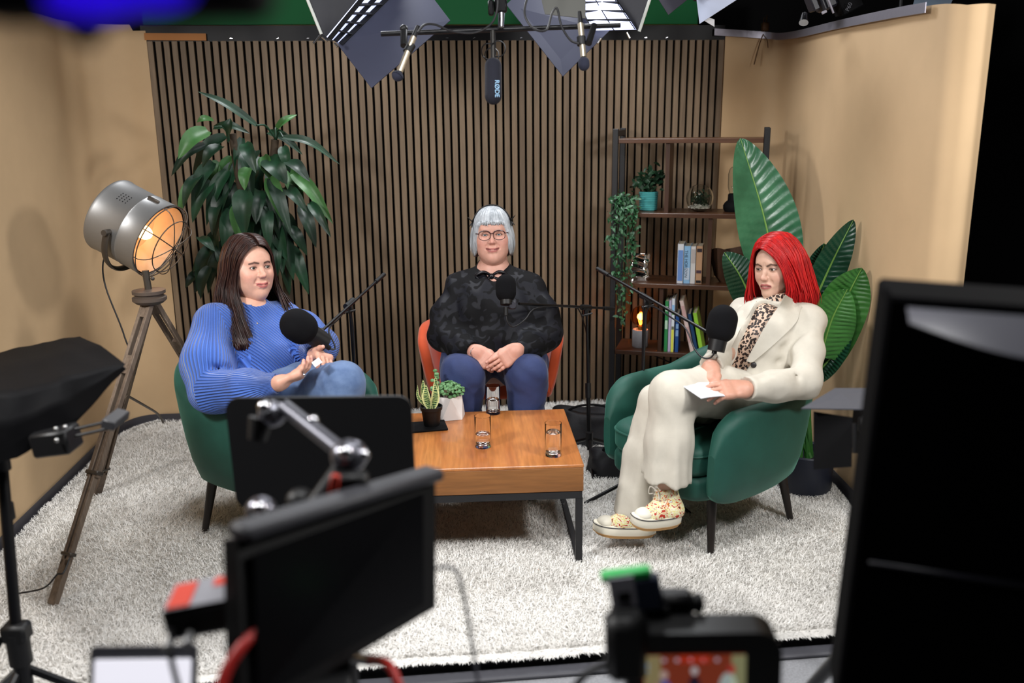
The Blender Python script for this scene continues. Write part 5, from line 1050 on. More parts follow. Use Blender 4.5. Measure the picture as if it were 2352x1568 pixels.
def head_mesh(p):
    """p: shape parameters; local axes: x to the right of a viewer facing it, -y forward, z up, eye line at z=0"""
    g = p.get; wf = g('wide', 1.); ck = g('cheek', 1.); jw = g('jaw', 1.); jl = g('jowl', 0.)
    f = Field((-.105, -.135, -.215), (.105, .125, .135), .0024)
    f.ell((0, .016, .032), (.0755*wf, .095, .088), k=.02)
    f.ell((0, -.022, -.038), (.062*wf, .062, .078), k=.03)
    f.ell((0, -.050, .030), (.056*wf, .038, .042), k=.03)
    for s in (-1, 1):
        f.cap((s*.043*wf*jw, -.006, -.052), (s*.010, -.067, -.100), .023, .015, k=.032)
        f.ell((s*.036*wf, -.060, -.034), (.024*ck, .024*ck, .025*ck), k=.03)
        f.ell((s*.058*wf, -.028, -.008), (.014, .024, .018), k=.03)
        if jl: f.ell((s*.036*wf, -.038, -.076), (.024*jl, .030*jl, .024*jl), k=.035)
    f.ell((0, -.067, -.101), (.016, .016, .015), k=.022)
    f.cap((-.03, -.075, .021), (.03, -.075, .021), .010, .010, k=.02)
    for s in (-1, 1): f.ell((s*.0315, -.096, -.001), (.0195, .0135, .0125), k=.016, op='sub')
    # nose
    nl = g('nose', 1.)
    f.chain([(0, -.080, .012), (0, -.092, -.012), (0, -.1015*1., -.029*nl)], [.006, .0066, .009], k=.012)
    f.ell((0, -.1025, -.033*nl), (.0092, .0105, .0085), k=.008)
    for s in (-1, 1):
        f.ell((s*.0105, -.0935, -.036*nl), (.0068, .0095, .007), k=.008); f.ell((s*.006, -.0995, -.0432*nl), (.0032, .0045, .0028), k=.003, op='sub')
    # mouth
    mz = -.0685; mw = g('mouth', .0235); sm_ = g('smile', .002); op_ = g('open', 0.)
    up_ = [(-mw, -.0705, mz+sm_), (-mw*.45, -.0905, mz+.0045+op_), (0, -.0925, mz+.0035+op_), (mw*.45, -.0905, mz+.0045+op_), (mw, -.0705, mz+sm_)]
    lo_ = [(-mw*.9, -.0725, mz+sm_-.001), (-mw*.45, -.0885, mz-.0055-op_), (0, -.0905, mz-.007-op_), (mw*.45, -.0885, mz-.0055-op_), (mw*.9, -.0725, mz+sm_-.001)]
    f.ell((0, -.070, mz+.004), (.03, .020, .022), k=.02)
    f.chain(up_, [.0012, .0044, .0044, .0044, .0012], k=.007); f.chain(lo_, [.0012, .0052, .0058, .0052, .0012], k=.007)
    cr = [(x, y-.006, mz+sm_*abs(x/mw)**1.5) for x, y in ((-mw*1.0, -.0745), (-mw*.5, -.0905), (0, -.0935), (mw*.5, -.0905), (mw*1.0, -.0745))]
    f.chain(cr, [.0004, .0014+op_, .0014+op_, .0014+op_, .0004], k=.003, op='sub')
    fold = g('fold', .0)
    if fold:
        for s in (-1, 1): f.chain([(s*.019, -.0925, -.040), (s*.027, -.0895, -.052), (s*.031, -.0845, -.062)], [.0018*fold, .0026*fold, .001*fold], k=.010, op='sub')
        if fold > 1.2:
            for s in (-1, 1): f.cap((s*.005, -.0945, .014), (s*.0045, -.0945, .026), .0014, .0008, k=.006, op='sub')
    # eyelids with a slit, ears, neck
    eo = g('eye', .0042)
    for s in (-1, 1):
        f.ell((s*.0315, -.0735, .0), (.0155, .0138, .0138), k=.005)
        f.ell((s*.0315, -.0885, -.0006), (.0142, .0105, eo), k=.0016, op='sub')
        f.ell((s*.074*wf, .010, -.012), (.008, .018, .029), rotm('z', s*-.25), k=.006)
    f.chain([(0, .028, -.06), (0, .038, -.13), (0, .05, -.21)], [.05*g('neck', 1.), .050*g('neck', 1.), .060*g('neck', 1.)], k=.03)
    if g('chin2', 0): f.ell((0, -.028, -.112), (.048*g('chin2'), .048*g('chin2'), .03), k=.04)
    V, Q = f.mesh(); V = smooth_verts(V, Q, 1, .35)
    c = np.tile(np.array(lin(g('skin'))[:3]), (len(V), 1))
    for s in (-1, 1):
        c = mixc(c, g('blush', '#d98a7c'), .5*np.exp(-(np.linalg.norm((V-V3(s*.042*wf, -.07, -.034))/[1.3, 1, 1], axis=1)/.02)**2))
        br = [(s*.013, -.0895, .0170+g('frown', 0.)*-.004), (s*.030, -.087, .0212), (s*.046, -.072, .0165)]
        Vf = V*[1, 0, 1]; b3 = [np.array(q_)*[1, 0, 1] for q_ in br]; d = np.minimum(seg_d(Vf, b3[0], b3[1]), seg_d(Vf, b3[1], b3[2])); c = mixc(c, g('brow', '#3a2620'), g('browk', .9)*np.clip((.0046-d)/.0022, 0, 1)*(V[:, 1] < -.04))
        e = np.sqrt(((V[:, 0]-s*.0315)/.0155)**2+((V[:, 2]+.0006)/(eo+.0034))**2); c = mixc(c, g('lash', '#2a1a16'), .85*np.clip((1.18-e)/.25, 0, 1)*(V[:, 1] < -.06)*np.where(V[:, 2] > -.001, 1, .55))
        e2 = np.linalg.norm((V-V3(s*.0315, -.085, .006))/[1.5, 1.4, .9], axis=1); c = mixc(c, g('shadow', '#b07f70'), .35*np.exp(-(e2/.010)**2))
    c = mixc(c, g('blush', '#d98a7c'), .35*np.exp(-(np.linalg.norm(V-V3(0, -.108, -.035), axis=1)/.014)**2))
    d = np.full(len(V), 1.)
    for ch in (up_, lo_):
        for i in range(4): d = np.minimum(d, seg_d(V*[1, 0, 1], np.array(ch[i])*[1, 0, 1], np.array(ch[i+1])*[1, 0, 1]))
    c = mixc(c, g('lips', '#b5625c'), .9*np.clip((.0058-d)/.0022, 0, 1)*(np.abs(V[:, 0]) < mw*1.02)*(V[:, 1] < -.06))
    d = np.full(len(V), 1.)
    for i in range(4): d = np.minimum(d, seg_d(V, cr[i], cr[i+1]))
    c = mixc(c, '#4a1c1a', .6*np.clip((.0046-d)/.002, 0, 1)*(V[:, 1] > -.0965))
    return V, Q, c
def hand_field(wr, f_, n_, side, curls, lens=1., thumb=(.7, .5, -.35), spread=.1, palm_k=1., h=.0026, elbow=None):
    """wr wrist, f_ forward, n_ palm normal (fingers curl towards it), side: unit vector towards the thumb; curls: 4 x (base, mid, tip)"""
    f_, n_ = nrm(f_), np.asarray(n_, float); n_ = nrm(n_-f_*(n_@f_)); s = np.cross(f_, n_); s = s if s@np.asarray(side) > 0 else -s; wr = np.asarray(wr, float)
    fl = Field(wr-.22, wr+.22, h)
    R = np.stack([s, f_, n_], 1)
    fl.rbox(wr+f_*.045*lens, (.037*lens, .048*lens, .0135*lens), R, .012, k=.012); fl.rbox(wr+f_*.075*lens-n_*.002, (.038*lens, .018*lens, .011), R, .010, k=.015)
    bk = -f_ if elbow is None else nrm(np.asarray(elbow)-wr); fl.cap(wr+bk*.13, wr, .031*lens, .0255*lens, k=.02); fl.cap(wr, wr+f_*.015, .0255*lens, .0245*lens, k=.02); fl.ell(wr+f_*.035*lens+s*.026*lens+n_*.008, (.016, .026, .014), R, k=.015)
    tips = []
    for i, (o, L_) in enumerate(((.028, .070), (.0095, .078), (-.0095, .073), (-.027, .058))):
        b = wr+f_*(.088-.004*abs(i-1))*lens+s*o*lens; d = nrm(f_+s*spread*(1.5-i)*.6); cu = curls[i]; a = 0; p = b; r = [.0094, .0086, .0078, .0066]; seg = [.45, .31, .24]
        for j in range(3):
            a += cu[j]; dv = d*math.cos(a)+n_*math.sin(a); q = p+dv*L_*lens*seg[j]; fl.cap(p, q, r[j]*lens*.95, r[j+1]*lens*.95, k=.0035); p = q
        tips.append((p, dv))
    tb = wr+f_*.022*lens+s*.024*lens; d1 = nrm(f_*thumb[0]+s*thumb[1]+n_*thumb[2]*-1); t1 = tb+d1*.045*lens; d2 = nrm(f_*(thumb[0]+.35)+s*(thumb[1]-.3)+n_*thumb[2]*-1); t2 = t1+d2*.032*lens; t3 = t2+nrm(d2+f_*.15)*.024*lens
    fl.chain([tb, t1, t2, t3], [.0155*lens, .0115*lens, .0102*lens, .0085*lens], k=.008); tips.append((t3, d2))
    V, Q = fl.mesh(); return smooth_verts(V, Q, 1, .3), Q, tips, n_
def hand_cols(V, tips, n_, skin, nail='#e3b9b0'):
    c = np.tile(np.array(lin(skin)[:3]), (len(V), 1))
    for p, dv in tips:
        d = np.linalg.norm(V-p, axis=1); c = mixc(c, '#d08f80', .35*np.exp(-(d/.016)**2)); c = mixc(c, nail, .8*np.exp(-(np.linalg.norm(V-(p-n_*.006-dv*.002), axis=1)/.0048)**2))
    return c
def join_meshes(lst):
    Vs, Qs, Cs, n = [], [], [], 0
    for V, Q, c in lst: Vs.append(V); Qs.append(Q+n); Cs.append(c); n += len(V)
    return np.vstack(Vs), np.vstack(Qs), np.vstack(Cs)
def skin_mat():
    mt = M('skin', '#d9a892', .48, attr='Col', var=.05, vs=60, bump=.06, bs=500, sss=.12); return mt
SKIN = skin_mat()
def eye_mat(col):
    mt = M('eye', '#e9e4df', .12); nt = mt.node_tree; b = nt.nodes['Principled BSDF']; L = nt.links.new
    at = nd(nt, 'ShaderNodeAttribute', attribute_name='iris'); r = nd(nt, 'ShaderNodeValToRGB'); cr = r.color_ramp; cr.interpolation = 'CONSTANT'
    cr.elements[0].color = lin('#0a0808'); cr.elements[0].position = 0.; cr.elements[1].color = lin(col); cr.elements[1].position = .17
    e = cr.elements.new(.42); e.color = lin('#e4dcd6'); L(at.outputs['Fac'], r.inputs[0]); L(r.outputs[0], b.inputs['Base Color']); return mt
def add_eyes(body, HT, col, look=(0, -1, 0)):
    em = eye_mat(col); lk = nrm(look)
    for s in (-1, 1):
        mb = MB().ell((0, 0, 0), .0118, None, 24, 16); V = np.vstack(mb.v); ir = np.linalg.norm(V/.0118-lk, axis=1)/1.4
        W = (V+V3(s*.0315, -.0738, -.0004))@HT[:3, :3].T+HT[:3, 3]
        me_q = [q for q in mb.f]
        o = MB().add(W, me_q).build('eye', em, body); a = o.data.attributes.new('iris', 'FLOAT', 'POINT'); a.data.foreach_set('value', ir.astype(np.float32))
def hair_loft(guides, nu, nt, ridge, T, seed=0, fr=40., locks=0, lr=.0035, jit=.004, tipj=.02):
    """surface through guide strands (g,k,3) plus loose locks over it"""
    G = np.array([spline(g, nt) for g in guides]); S = np.array([spline(G[:, j], nu) for j in range(nt)]).transpose(1, 0, 2)
    rg = np.random.default_rng(seed); ph = rg.uniform(0, 6, 6); u = np.linspace(0, 1, nu)[:, None]; t = np.linspace(0, 1, nt)[None, :]
    w = np.sin(u*fr*6.28+ph[0]+1.5*np.sin(t*3+ph[1]))*.5+np.sin(u*fr*2.7*6.28+ph[2]+t*2)*.3+np.sin(u*fr*.37*6.28+ph[3])*.6
    du = np.gradient(S, axis=0); dv = np.gradient(S, axis=1); N = np.cross(du, dv); N /= np.linalg.norm(N, axis=2)[..., None]+1e-9
    cen = S.reshape(-1, 3).mean(0)*[0, 0, 1]+V3(0, .01, 0); sg = np.sign(np.einsum('ijk,ijk->ij', N, S-np.array([0, .01, 0])*1.-cen*[0, 0, 0])); N *= np.where(sg == 0, 1, sg)[..., None]
    env = np.clip(t*5, 0, 1)
    Sg = S+N*(w*ridge*env)[..., None]; Sg[:, -1, 2] += rg.uniform(-.012, .012, nu)*tipj/.02
    mb = MB(); mb.slab(Sg, -.004, T)
    for k in range(locks):
        uu = rg.uniform(0, nu-1.01); i = int(uu); a = uu-i; path = S[i]*(1-a)+S[i+1]*a; nn = N[i]
        o1, o2 = rg.normal(0, jit, 3), rg.normal(0, jit*2.2, 3); tt = np.linspace(0, 1, nt)[:, None]
        q = path+nn*(ridge*rg.uniform(-.3, 1.6))+o1*tt+o2*tt**2
        q = q[::2] if nt > 16 else q; m_ = len(q); tp = np.linspace(0, 1, m_); rr = lr*rg.uniform(.6, 1.3)*np.clip(np.minimum(tp*8+.3, (1.0-tp)*4+.06), 0, 1)
        mb.tube(q, rr, 5, T=T, flat=.55)
    return mb
def head_T(pos, fwd, tilt=0., s=1.):
    f_ = nrm(fwd); y = -f_; x = nrm(np.cross(y, V3(0, 0, 1))); z = np.cross(x, y); R = np.stack([x, y, z], 1)@rotm('y', tilt)
    return A4(R, pos, s)
def xf(V, T): return V@T[:3, :3].T+T[:3, 3]
HP_C = dict(skin='#d19f8e', wide=1.08, cheek=1.15, jaw=1.1, jowl=.95, chin2=.8, nose=1.0, mouth=.029, smile=.006, eye=.0030, brow='#b39a90', browk=.5, lips='#a8605c', blush='#d68078', lash='#5a4038', neck=1.18, fold=1.)
HP_L = dict(skin='#d3a28d', wide=1.05, cheek=1.15, jaw=1.05, jowl=.85, chin2=.75, nose=.95, mouth=.0265, smile=.005, eye=.0046, brow='#3d2a24', lips='#b8625f', blush='#df8f80', lash='#2a1c18', neck=1.05, fold=.5)
HP_R = dict(skin='#cba48f', wide=.96, cheek=.92, jaw=.95, jowl=.0, nose=1.08, mouth=.0245, smile=-.0025, open=.0012, eye=.0038, brow='#4a342c', lips='#a04f50', blush='#cf8f80', lash='#241815', neck=.9, fold=1.5, frown=1., shadow='#8f6f6c')
# ================================================================== shared tailoring helpers
def folds(amp, sc, seed=0.):
    return lambda X, Y, Z: amp*(np.sin(sc*(X*.8+Z*1.0+seed)+1.8*np.sin(sc*.45*(Y-Z*.6)+seed*3))*.6+np.sin(sc*1.9*(Z*.7-Y*.9+X*.3)+1.4*np.sin(sc*.8*X+seed))*.4)
def garment(name, f, mat, parent, it=2, attrs=None, label=None):
    V, Q = f.mesh(); V = smooth_verts(V, Q, it, .4); o = np_mesh(name, V, Q, mat, parent)
    if attrs:
        for kx, vx in attrs(V, Q).items(): a = o.data.attributes.new(kx, 'FLOAT', 'CORNER'); a.data.foreach_set('value', vx.astype(np.float32))
    if label: o['label'] = label
    return o
def hit(f, A, B, n=500):
    """first point of the segment A-B inside field f"""
    t = np.linspace(0, 1, n)[:, None]; P = A+(B-A)*t; i = np.clip(((P-f.lo)/f.h).round().astype(int), 0, np.array(f.F.shape)-1)
    ok = np.all((P > f.lo) & (P < f.lo+f.h*(np.array(f.F.shape)-1)), axis=1); v = np.where(ok, f.F[i[:, 0], i[:, 1], i[:, 2]], 1.)
    k = np.argmax(v < 0); return P[k] if v[k] < 0 else B*.4+A*.6
def camray(p): p = V3(*p); d = nrm(p-CAM); return p-d*.6, p+d*.6
def person(label, V, Q, c):
    base = V.min(0); o = np_mesh('person', V, Q, SKIN, None, c); return tag(o, label, 'person', None)
def shoe_simple(parent, heel, toe, mat, w=.042, h=.05):
    heel, toe = V3(*heel), V3(*toe); f = Field(np.minimum(heel, toe)-.1, np.maximum(heel, toe)+.12, .007)
    f.cap(heel, toe, w, w*.8, k=.02); f.cap(heel+V3(0, 0, .04), heel*.5+toe*.5+V3(0, 0, .015), w*.9, w*.8, k=.03); f.plane((0, 0, min(heel[2], toe[2])-w*.7), (0, 0, -1)); return garment('shoe', f, mat, parent)
def hair_obj(mbs, mat, parent):
    m0 = MB()
    for mb in mbs: m0.v += mb.v; m0.f += [tuple(i+m0.n for i in q) for q in mb.f]; m0.mi += mb.mi; m0.n += mb.n
    return m0.build('hair', mat, parent, smooth=180)
def hair_mat(name, a, b_, rough=.42): return M(name, a, rough, col2=b_, vs=60., stretch=(1, 1, .15), spec=.35)
# ================================================================== silver-haired woman in the orange chair
HC_T = head_T(V3(1.658, -0.855, 1.074), (-.11, -1, .13), -.03, .975)
Vh, Qh, ch = head_mesh(HP_C)
parts = [(xf(Vh, HC_T), Qh, ch)]
skC = HP_C['skin']
sN, sL, sR = V3(1.661, -0.855, 0.909), V3(1.508, -0.858, 0.833), V3(1.821, -0.892, 0.829); eL, eR = V3(1.416, -0.979, 0.644), V3(1.883, -1.030, 0.639); wL, wR = V3(1.543, -1.156, 0.612), V3(1.728, -1.176, 0.610)
hp = V3(1.655, -.84, .50); kL, kR = V3(1.492, -1.165, .505), V3(1.770, -1.175, .505); aL, aR = V3(1.50, -1.16, .06), V3(1.77, -1.17, .06)
bf = Field((1.33, -1.35, -.02), (1.97, -.6, 1.02), .016)
bf.chain([sN, hp+V3(0, 0, .2), hp], [.08, .14, .15], k=.06).cap(sL, sR, .06, k=.05)
for s_, e_, w_ in ((sL, eL, wL), (sR, eR, wR)): bf.chain([s_, e_, w_], [.05, .04, .028], k=.03)
for k_, a_, sx in ((kL, aL, -.09), (kR, aR, .09)): bf.chain([hp+V3(sx, 0, 0), k_, a_], [.08, .055, .035], k=.04)
Vb, Qb = bf.mesh(); parts.append((Vb, Qb, np.tile(np.array(lin(skC)[:3]), (len(Vb), 1))))
for wr, fwd, nn, sd, cu, th in ((wL, (.78, -.42, -.52), (.35, .75, -.35), (0, -.3, .9), ((.25, .35, .2), (.3, .4, .3), (.35, .55, .4), (.4, .6, .4)), (.75, .25, -.2)),
                                (wR, (-.80, -.45, -.42), (-.35, .75, -.35), (0, -.3, .9), ((.2, .3, .2), (.25, .4, .3), (.3, .5, .4), (.35, .55, .4)), (.8, .25, -.2))):
    Vx, Qx, tips, nv = hand_field(V3(*wr)+(V3(0, -.012, .008) if fwd[0] < 0 else 0), fwd, nn, sd, cu, .96, th, elbow=eL if fwd[0] > 0 else eR); parts.append((Vx, Qx, hand_cols(Vx, tips, nv, '#cd9785')))
V_, Q_, c_ = join_meshes(parts)
PC = person('silver-haired woman in a black patterned blouse sitting with clasped hands', V_, Q_, c_)
add_eyes(PC, HC_T, '#5d7f8c', (0, -1, 0))
# blouse
def camo_mat():
    mt = M('black_jacquard', '#121218', .45, spec=.22); nt = mt.node_tree; b = nt.nodes['Principled BSDF']; L = nt.links.new
    tc = [n for n in nt.nodes if n.type == 'TEX_COORD'][0]; n1 = nd(nt, 'ShaderNodeTexNoise', Scale=22., Detail=1.5, Roughness=.4, Distortion=.8); L(tc.outputs['Object'], n1.inputs['Vector'])
    r = nd(nt, 'ShaderNodeValToRGB'); r.color_ramp.elements[0].position = .5; r.color_ramp.elements[1].position = .53; r.color_ramp.elements[0].color = lin('#07070a'); r.color_ramp.elements[1].color = lin('#15161d'); L(n1.outputs['Fac'], r.inputs[0]); L(r.outputs[0], b.inputs['Base Color'])
    r2 = nd(nt, 'ShaderNodeMapRange'); r2.inputs['From Min'].default_value = .48; r2.inputs['From Max'].default_value = .54; r2.inputs['To Min'].default_value = .75; r2.inputs['To Max'].default_value = .55; L(n1.outputs['Fac'], r2.inputs[0]); L(r2.outputs[0], b.inputs['Roughness']); return mt
camo = camo_mat()
fb = Field((1.30, -1.36, .42), (2.0, -.6, 1.02), .0085)
ch_ = V3(1.652, -.90, .76); be = V3(1.652, -.94, .62)
fb.ell(ch_, (.185, .145, .16), k=.06).ell(be, (.215, .19, .145), k=.07).ell(hp+V3(0, .02, .06), (.22, .17, .12), k=.06)
fb.ell(ch_+V3(-.085, -.09, -.03), (.085, .07, .085), k=.06).ell(ch_+V3(.085, -.09, -.03), (.085, .07, .085), k=.06)
fb.cap(sN+V3(0, .02, -.02), sL, .062, .068, k=.05).cap(sN+V3(0, .02, -.02), sR, .062, .068, k=.05).cap(sN+V3(0, .02, -.03), sN+V3(0, .015, .012), .068, .064, k=.03)
for s_, e_, w_ in ((sL, eL, wL), (sR, eR, wR)):
    fb.chain([s_, s_*.45+e_*.55+V3(np.sign(e_[0]-1.65)*.012, 0, 0), e_], [.062, .070, .064], k=.04); fb.chain([e_, e_*.4+w_*.6+V3(0, 0, -.01), w_*.93+e_*.07], [.066, .062, .041], k=.03); fb.cap(w_*.94+e_*.06, w_, .036, .034, k=.012)
fb.disp(folds(.0042, 28, .3)); fb.disp(folds(.003, 58, 1.1))
fb.ell(sN+V3(-.005, -.095, .018), (.040, .06, .052), k=.015, op='sub')
for w_, e_ in ((wL, eL), (wR, eR)): d = nrm(w_-e_); fb.cap(w_+d*.03, w_+d*.12, .05, k=.006, op='sub')
garment('blouse', fb, camo, PC, label='black jacquard blouse with a neck bow')
# bow at the neck
bowm = M('black_satin', '#101016', .35)
bc = hit(fb, *camray((1.640, -0.958, 0.903)))+V3(0, -.022, 0.004); mb = MB(); pass
for s in (-1, 1):
    mb.tube(spline([bc, bc+V3(s*.035, -.012, .022), bc+V3(s*.07, -.004, .004), bc+V3(s*.04, -.012, -.014), bc], 18), [.006]+[.014]*16+[.006], 10, flat=.5)
    mb.tube(spline([bc, bc+V3(s*.012, -.012, -.05), bc+V3(s*.026-.01, -.006, -.11)], 10), np.linspace(.008, .018, 10), 8, flat=.35)
mb.ell(bc+V3(0, -.01, 0), (.014, .012, .014), None, 12, 8); mb.build('bow', bowm, PC, smooth=180)
rc = [sN+V3(.066*math.cos(a), .02+.062*math.sin(a)-.012*(1-math.sin(a)), .022+.02*math.sin(a)) for a in np.linspace(-PI*.36, PI*1.36, 30)]
MB().tube(rc, .012, 8, flat=1.3).build('collar', bowm, PC, smooth=180)
# trousers
navy = M('navy_denim', '#27345e', .75, var=.12, vs=14, bump=.15, bs=250, sheen=.15)
ft = Field((1.33, -1.32, .0), (1.98, -.62, .68), .0085)
ft.ell(hp+V3(0, .02, -.01), (.205, .16, .10), k=.05)
for k_, a_, sx in ((kL, aL, -.09), (kR, aR, .09)): ft.chain([hp+V3(sx, -.02, .0), k_*.5+hp*.5+V3(sx*.6, 0, .012), k_], [.115, .115, .092], k=.04); ft.chain([k_, a_*.5+k_*.5, a_], [.092, .078, .062], k=.03)
ft.disp(folds(.005, 30, .7)); ft.disp(folds(.002, 75, .2)); garment('trousers', ft, navy, PC)
for a_ in (aL, aR): shoe_simple(PC, a_+V3(0, .02, -.03), a_+V3(0, -.15, -.035), BLK)
# hair, headband, glasses, bracelet
silver = hair_mat('silver_hair', '#8f959b', '#b9bdc2', .4)
gd = []
for a in np.linspace(-PI, PI, 41):
    sx, sy = math.sin(a), -math.cos(a); aa = abs(math.degrees(a)); ry = .104 if sy < 0 else .116; rx = .086; ze = .047 if aa < 42 else (.047+(-.086-.047)*min(1, (aa-42)/14) if aa < 56 else -.086-.02*min(1, (aa-56)/120))
    pts = [V3(0+sx*.004, .012+sy*.004, .132)]
    for ph in (25, 50, 72): pts.append(V3(rx*sx*math.sin(math.radians(ph)), .012+ry*sy*math.sin(math.radians(ph)), .03+.102*math.cos(math.radians(ph))))
    if ze > .02: pts += [V3(rx*.985*sx, .012+ry*sy*1.0, .056), V3(rx*.98*sx, .012+ry*sy*.985, ze*.5+.056*.5), V3(rx*.97*sx, .012+ry*sy*.97, ze)]
    else:
        p0 = pts[-1]; bx_ = 1.06 if aa < 120 else 1.0
        for f_, sc in ((.35, 1.03), (.7, 1.07), (1., .97)): pts.append(V3(rx*bx_*sc*sx, .012+ry*sc*sy, p0[2]+(ze-p0[2])*f_))
    gd.append(pts)
hair_obj([hair_loft(gd, 240, 26, .0016, HC_T, 3, 34., 420, .0026, .0025, .012)], silver, PC)
bnd = [xf(V3(.0905*math.cos(a), -.018+.02*math.sin(a), .034+.103*math.sin(a))[None], HC_T)[0] for a in np.linspace(.18, PI-.18, 40)]
hbd = MB().tube(bnd, .0032, 8, flat=1.6).build('headband', BLK, PC)
for s in (-1, 1):
    q = V3(s*.088, -.02, .062); mb = MB()
    for d_ in ((.02*s, -.004, .022), (.016*s, -.006, -.02), (-.006*s, -.016, .016), (.004*s, -.014, -.024)): mb.tube(spline(xf(np.array([q, q+V3(*d_)*.6+V3(0, -.004, 0), q+V3(*d_)*1.1]), HC_T), 6), [.004, .0045, .0045, .004, .003, .0015], 6, flat=.5)
    mb.build('ribbon_knot', BLK, hbd)
frm = M('glasses_frame', '#3b1e22', .3)
gl = MB()
for s in (-1, 1):
    q = [xf(V3(s*.0335+.0265*np.sign(math.cos(a))*abs(math.cos(a))**.75, -.1055+.006*abs(math.cos(a))*(1 if math.cos(a)*s > 0 else .3), -.0035+.0195*np.sign(math.sin(a))*abs(math.sin(a))**.8+.002*(math.sin(a) > 0))[None], HC_T)[0] for a in np.arange(36)*2*PI/36]; gl.tube(q, [.0014+.0011*(math.sin(i*2*PI/36) > .2) for i in range(36)], 6, closed=True)
    gl.tube(spline(xf(np.array([(s*.060, -.1, .006), (s*.074, -.07, .008), (s*.082, .0, .004)]), HC_T), 10), .0018, 6)
gl.tube(spline(xf(np.array([(-.0075, -.1045, .004), (0, -.1075, .007), (.0075, -.1045, .004)]), HC_T), 8), .0018, 6)
ge = gl.build('eyeglasses', frm, PC); ge['label'] = 'dark plum rectangular glasses'
bd = nrm(wL-eL); bw = wL+bd*.018; fr2 = frame(bd); MB().tube([bw+fr2@V3(.031*math.cos(a), .024*math.sin(a), .006*math.sin(a*2)) for a in np.arange(24)*2*PI/24], .0016, 6, closed=True).build('bracelet', CHR, PC)
# ================================================================== woman in the blue sweater
HL_T = head_T(V3(0.652, -1.298, 1.030), (.66, -.75, .06), .04, .99)
Vh, Qh, ch = head_mesh(HP_L); parts = [(xf(Vh, HL_T), Qh, ch)]
nk = V3(0.649, -1.330, 0.860); sN, sF = V3(0.527, -1.428, 0.834), V3(0.757, -1.241, 0.809); eN, wN = V3(0.547, -1.619, 0.618), V3(0.812, -1.795, 0.689); eF, wF = V3(0.918, -1.395, 0.718), V3(0.922, -1.588, 0.734)
hp = V3(.69, -1.34, .50); kN, kF = V3(1.026, -1.743, 0.658), V3(0.942, -1.573, 0.557); aN, aF = V3(1.0, -1.87, .24), V3(.93, -1.66, .03)
bf = Field((.30, -2.02, -.05), (1.35, -1.05, .95), .016)
bf.chain([nk, (nk+hp)/2, hp], [.07, .13, .14], k=.06).cap(sN, sF, .055, k=.05)
for s_, e_, w_ in ((sN, eN, wN), (sF, eF, wF)): bf.chain([s_, e_, w_], [.05, .04, .028], k=.03)
for k_, a_, o_ in ((kN, aN, V3(-.03, -.08, 0)), (kF, aF, V3(.03, .08, 0))): bf.chain([hp+o_, k_, a_], [.08, .055, .035], k=.04)
Vb, Qb = bf.mesh(); parts.append((Vb, Qb, np.tile(np.array(lin(HP_L['skin'])[:3]), (len(Vb), 1))))
Vx, Qx, tips, nv = hand_field(wN, (.88, .05, .36), (-.25, .35, .85), (0, .75, .3), ((.35, .5, .3), (.3, .5, .3), (.35, .45, .3), (.4, .4, .3)), .95, (.85, .25, -.35), elbow=eN); parts.append((Vx, Qx, hand_cols(Vx, tips, nv, '#d09d88', '#e0a0a8')))
Vx, Qx, tips, nv = hand_field(wF, (.45, -.80, .10), (-.35, -.1, -.9), (-.8, -.3, .2), ((.6, .6, .4), (.7, .7, .4), (.75, .7, .4), (.8, .7, .4)), .92, (.9, .2, .45), elbow=eF); parts.append((Vx, Qx, hand_cols(Vx, tips, nv, '#d09d88', '#e0a0a8')))
V_, Q_, c_ = join_meshes(parts)
PL = person('dark-haired woman in a ribbed blue sweater and jeans holding a card', V_, Q_, c_)
add_eyes(PL, HL_T, '#3a3d36', (.1, -1, 0))
def knit_mat():
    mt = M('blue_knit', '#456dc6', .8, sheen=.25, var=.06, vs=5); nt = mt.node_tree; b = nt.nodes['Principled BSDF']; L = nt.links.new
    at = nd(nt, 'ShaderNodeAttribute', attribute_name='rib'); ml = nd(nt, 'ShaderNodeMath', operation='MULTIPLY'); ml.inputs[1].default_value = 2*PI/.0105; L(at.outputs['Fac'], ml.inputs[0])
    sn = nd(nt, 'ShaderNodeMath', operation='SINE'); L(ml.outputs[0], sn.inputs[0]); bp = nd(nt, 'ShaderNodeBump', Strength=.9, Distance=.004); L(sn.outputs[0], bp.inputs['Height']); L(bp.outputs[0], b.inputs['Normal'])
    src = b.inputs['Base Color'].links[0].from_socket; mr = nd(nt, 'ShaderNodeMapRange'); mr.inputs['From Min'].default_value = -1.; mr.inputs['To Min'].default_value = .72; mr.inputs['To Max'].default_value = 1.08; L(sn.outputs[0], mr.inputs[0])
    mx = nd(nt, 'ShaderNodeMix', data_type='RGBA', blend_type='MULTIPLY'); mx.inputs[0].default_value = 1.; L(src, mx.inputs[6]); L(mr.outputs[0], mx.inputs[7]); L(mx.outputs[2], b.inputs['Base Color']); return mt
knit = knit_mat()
fs = Field((.30, -1.95, .40), (1.15, -1.05, .95), .0085); fdir = nrm(V3(.87, -.5, 0)); ldir = V3(.5, .87, 0); RT = np.stack([fdir, ldir, V3(0, 0, 1)], 1)
ch_ = nk*.62+hp*.38+V3(.015, -.01, -.02); be = nk*.25+hp*.75+fdir*.05
fs.ell(ch_, (.125, .165, .15), RT, k=.06).ell(be, (.165, .19, .13), RT, k=.07).ell(hp+V3(0, 0, .03), (.16, .19, .09), RT, k=.06)
fs.ell(ch_+fdir*.085+ldir*.075+V3(0, 0, -.03), (.075, .08, .08), RT, k=.06).ell(ch_+fdir*.085-ldir*.075+V3(0, 0, -.03), (.075, .08, .08), RT, k=.06)
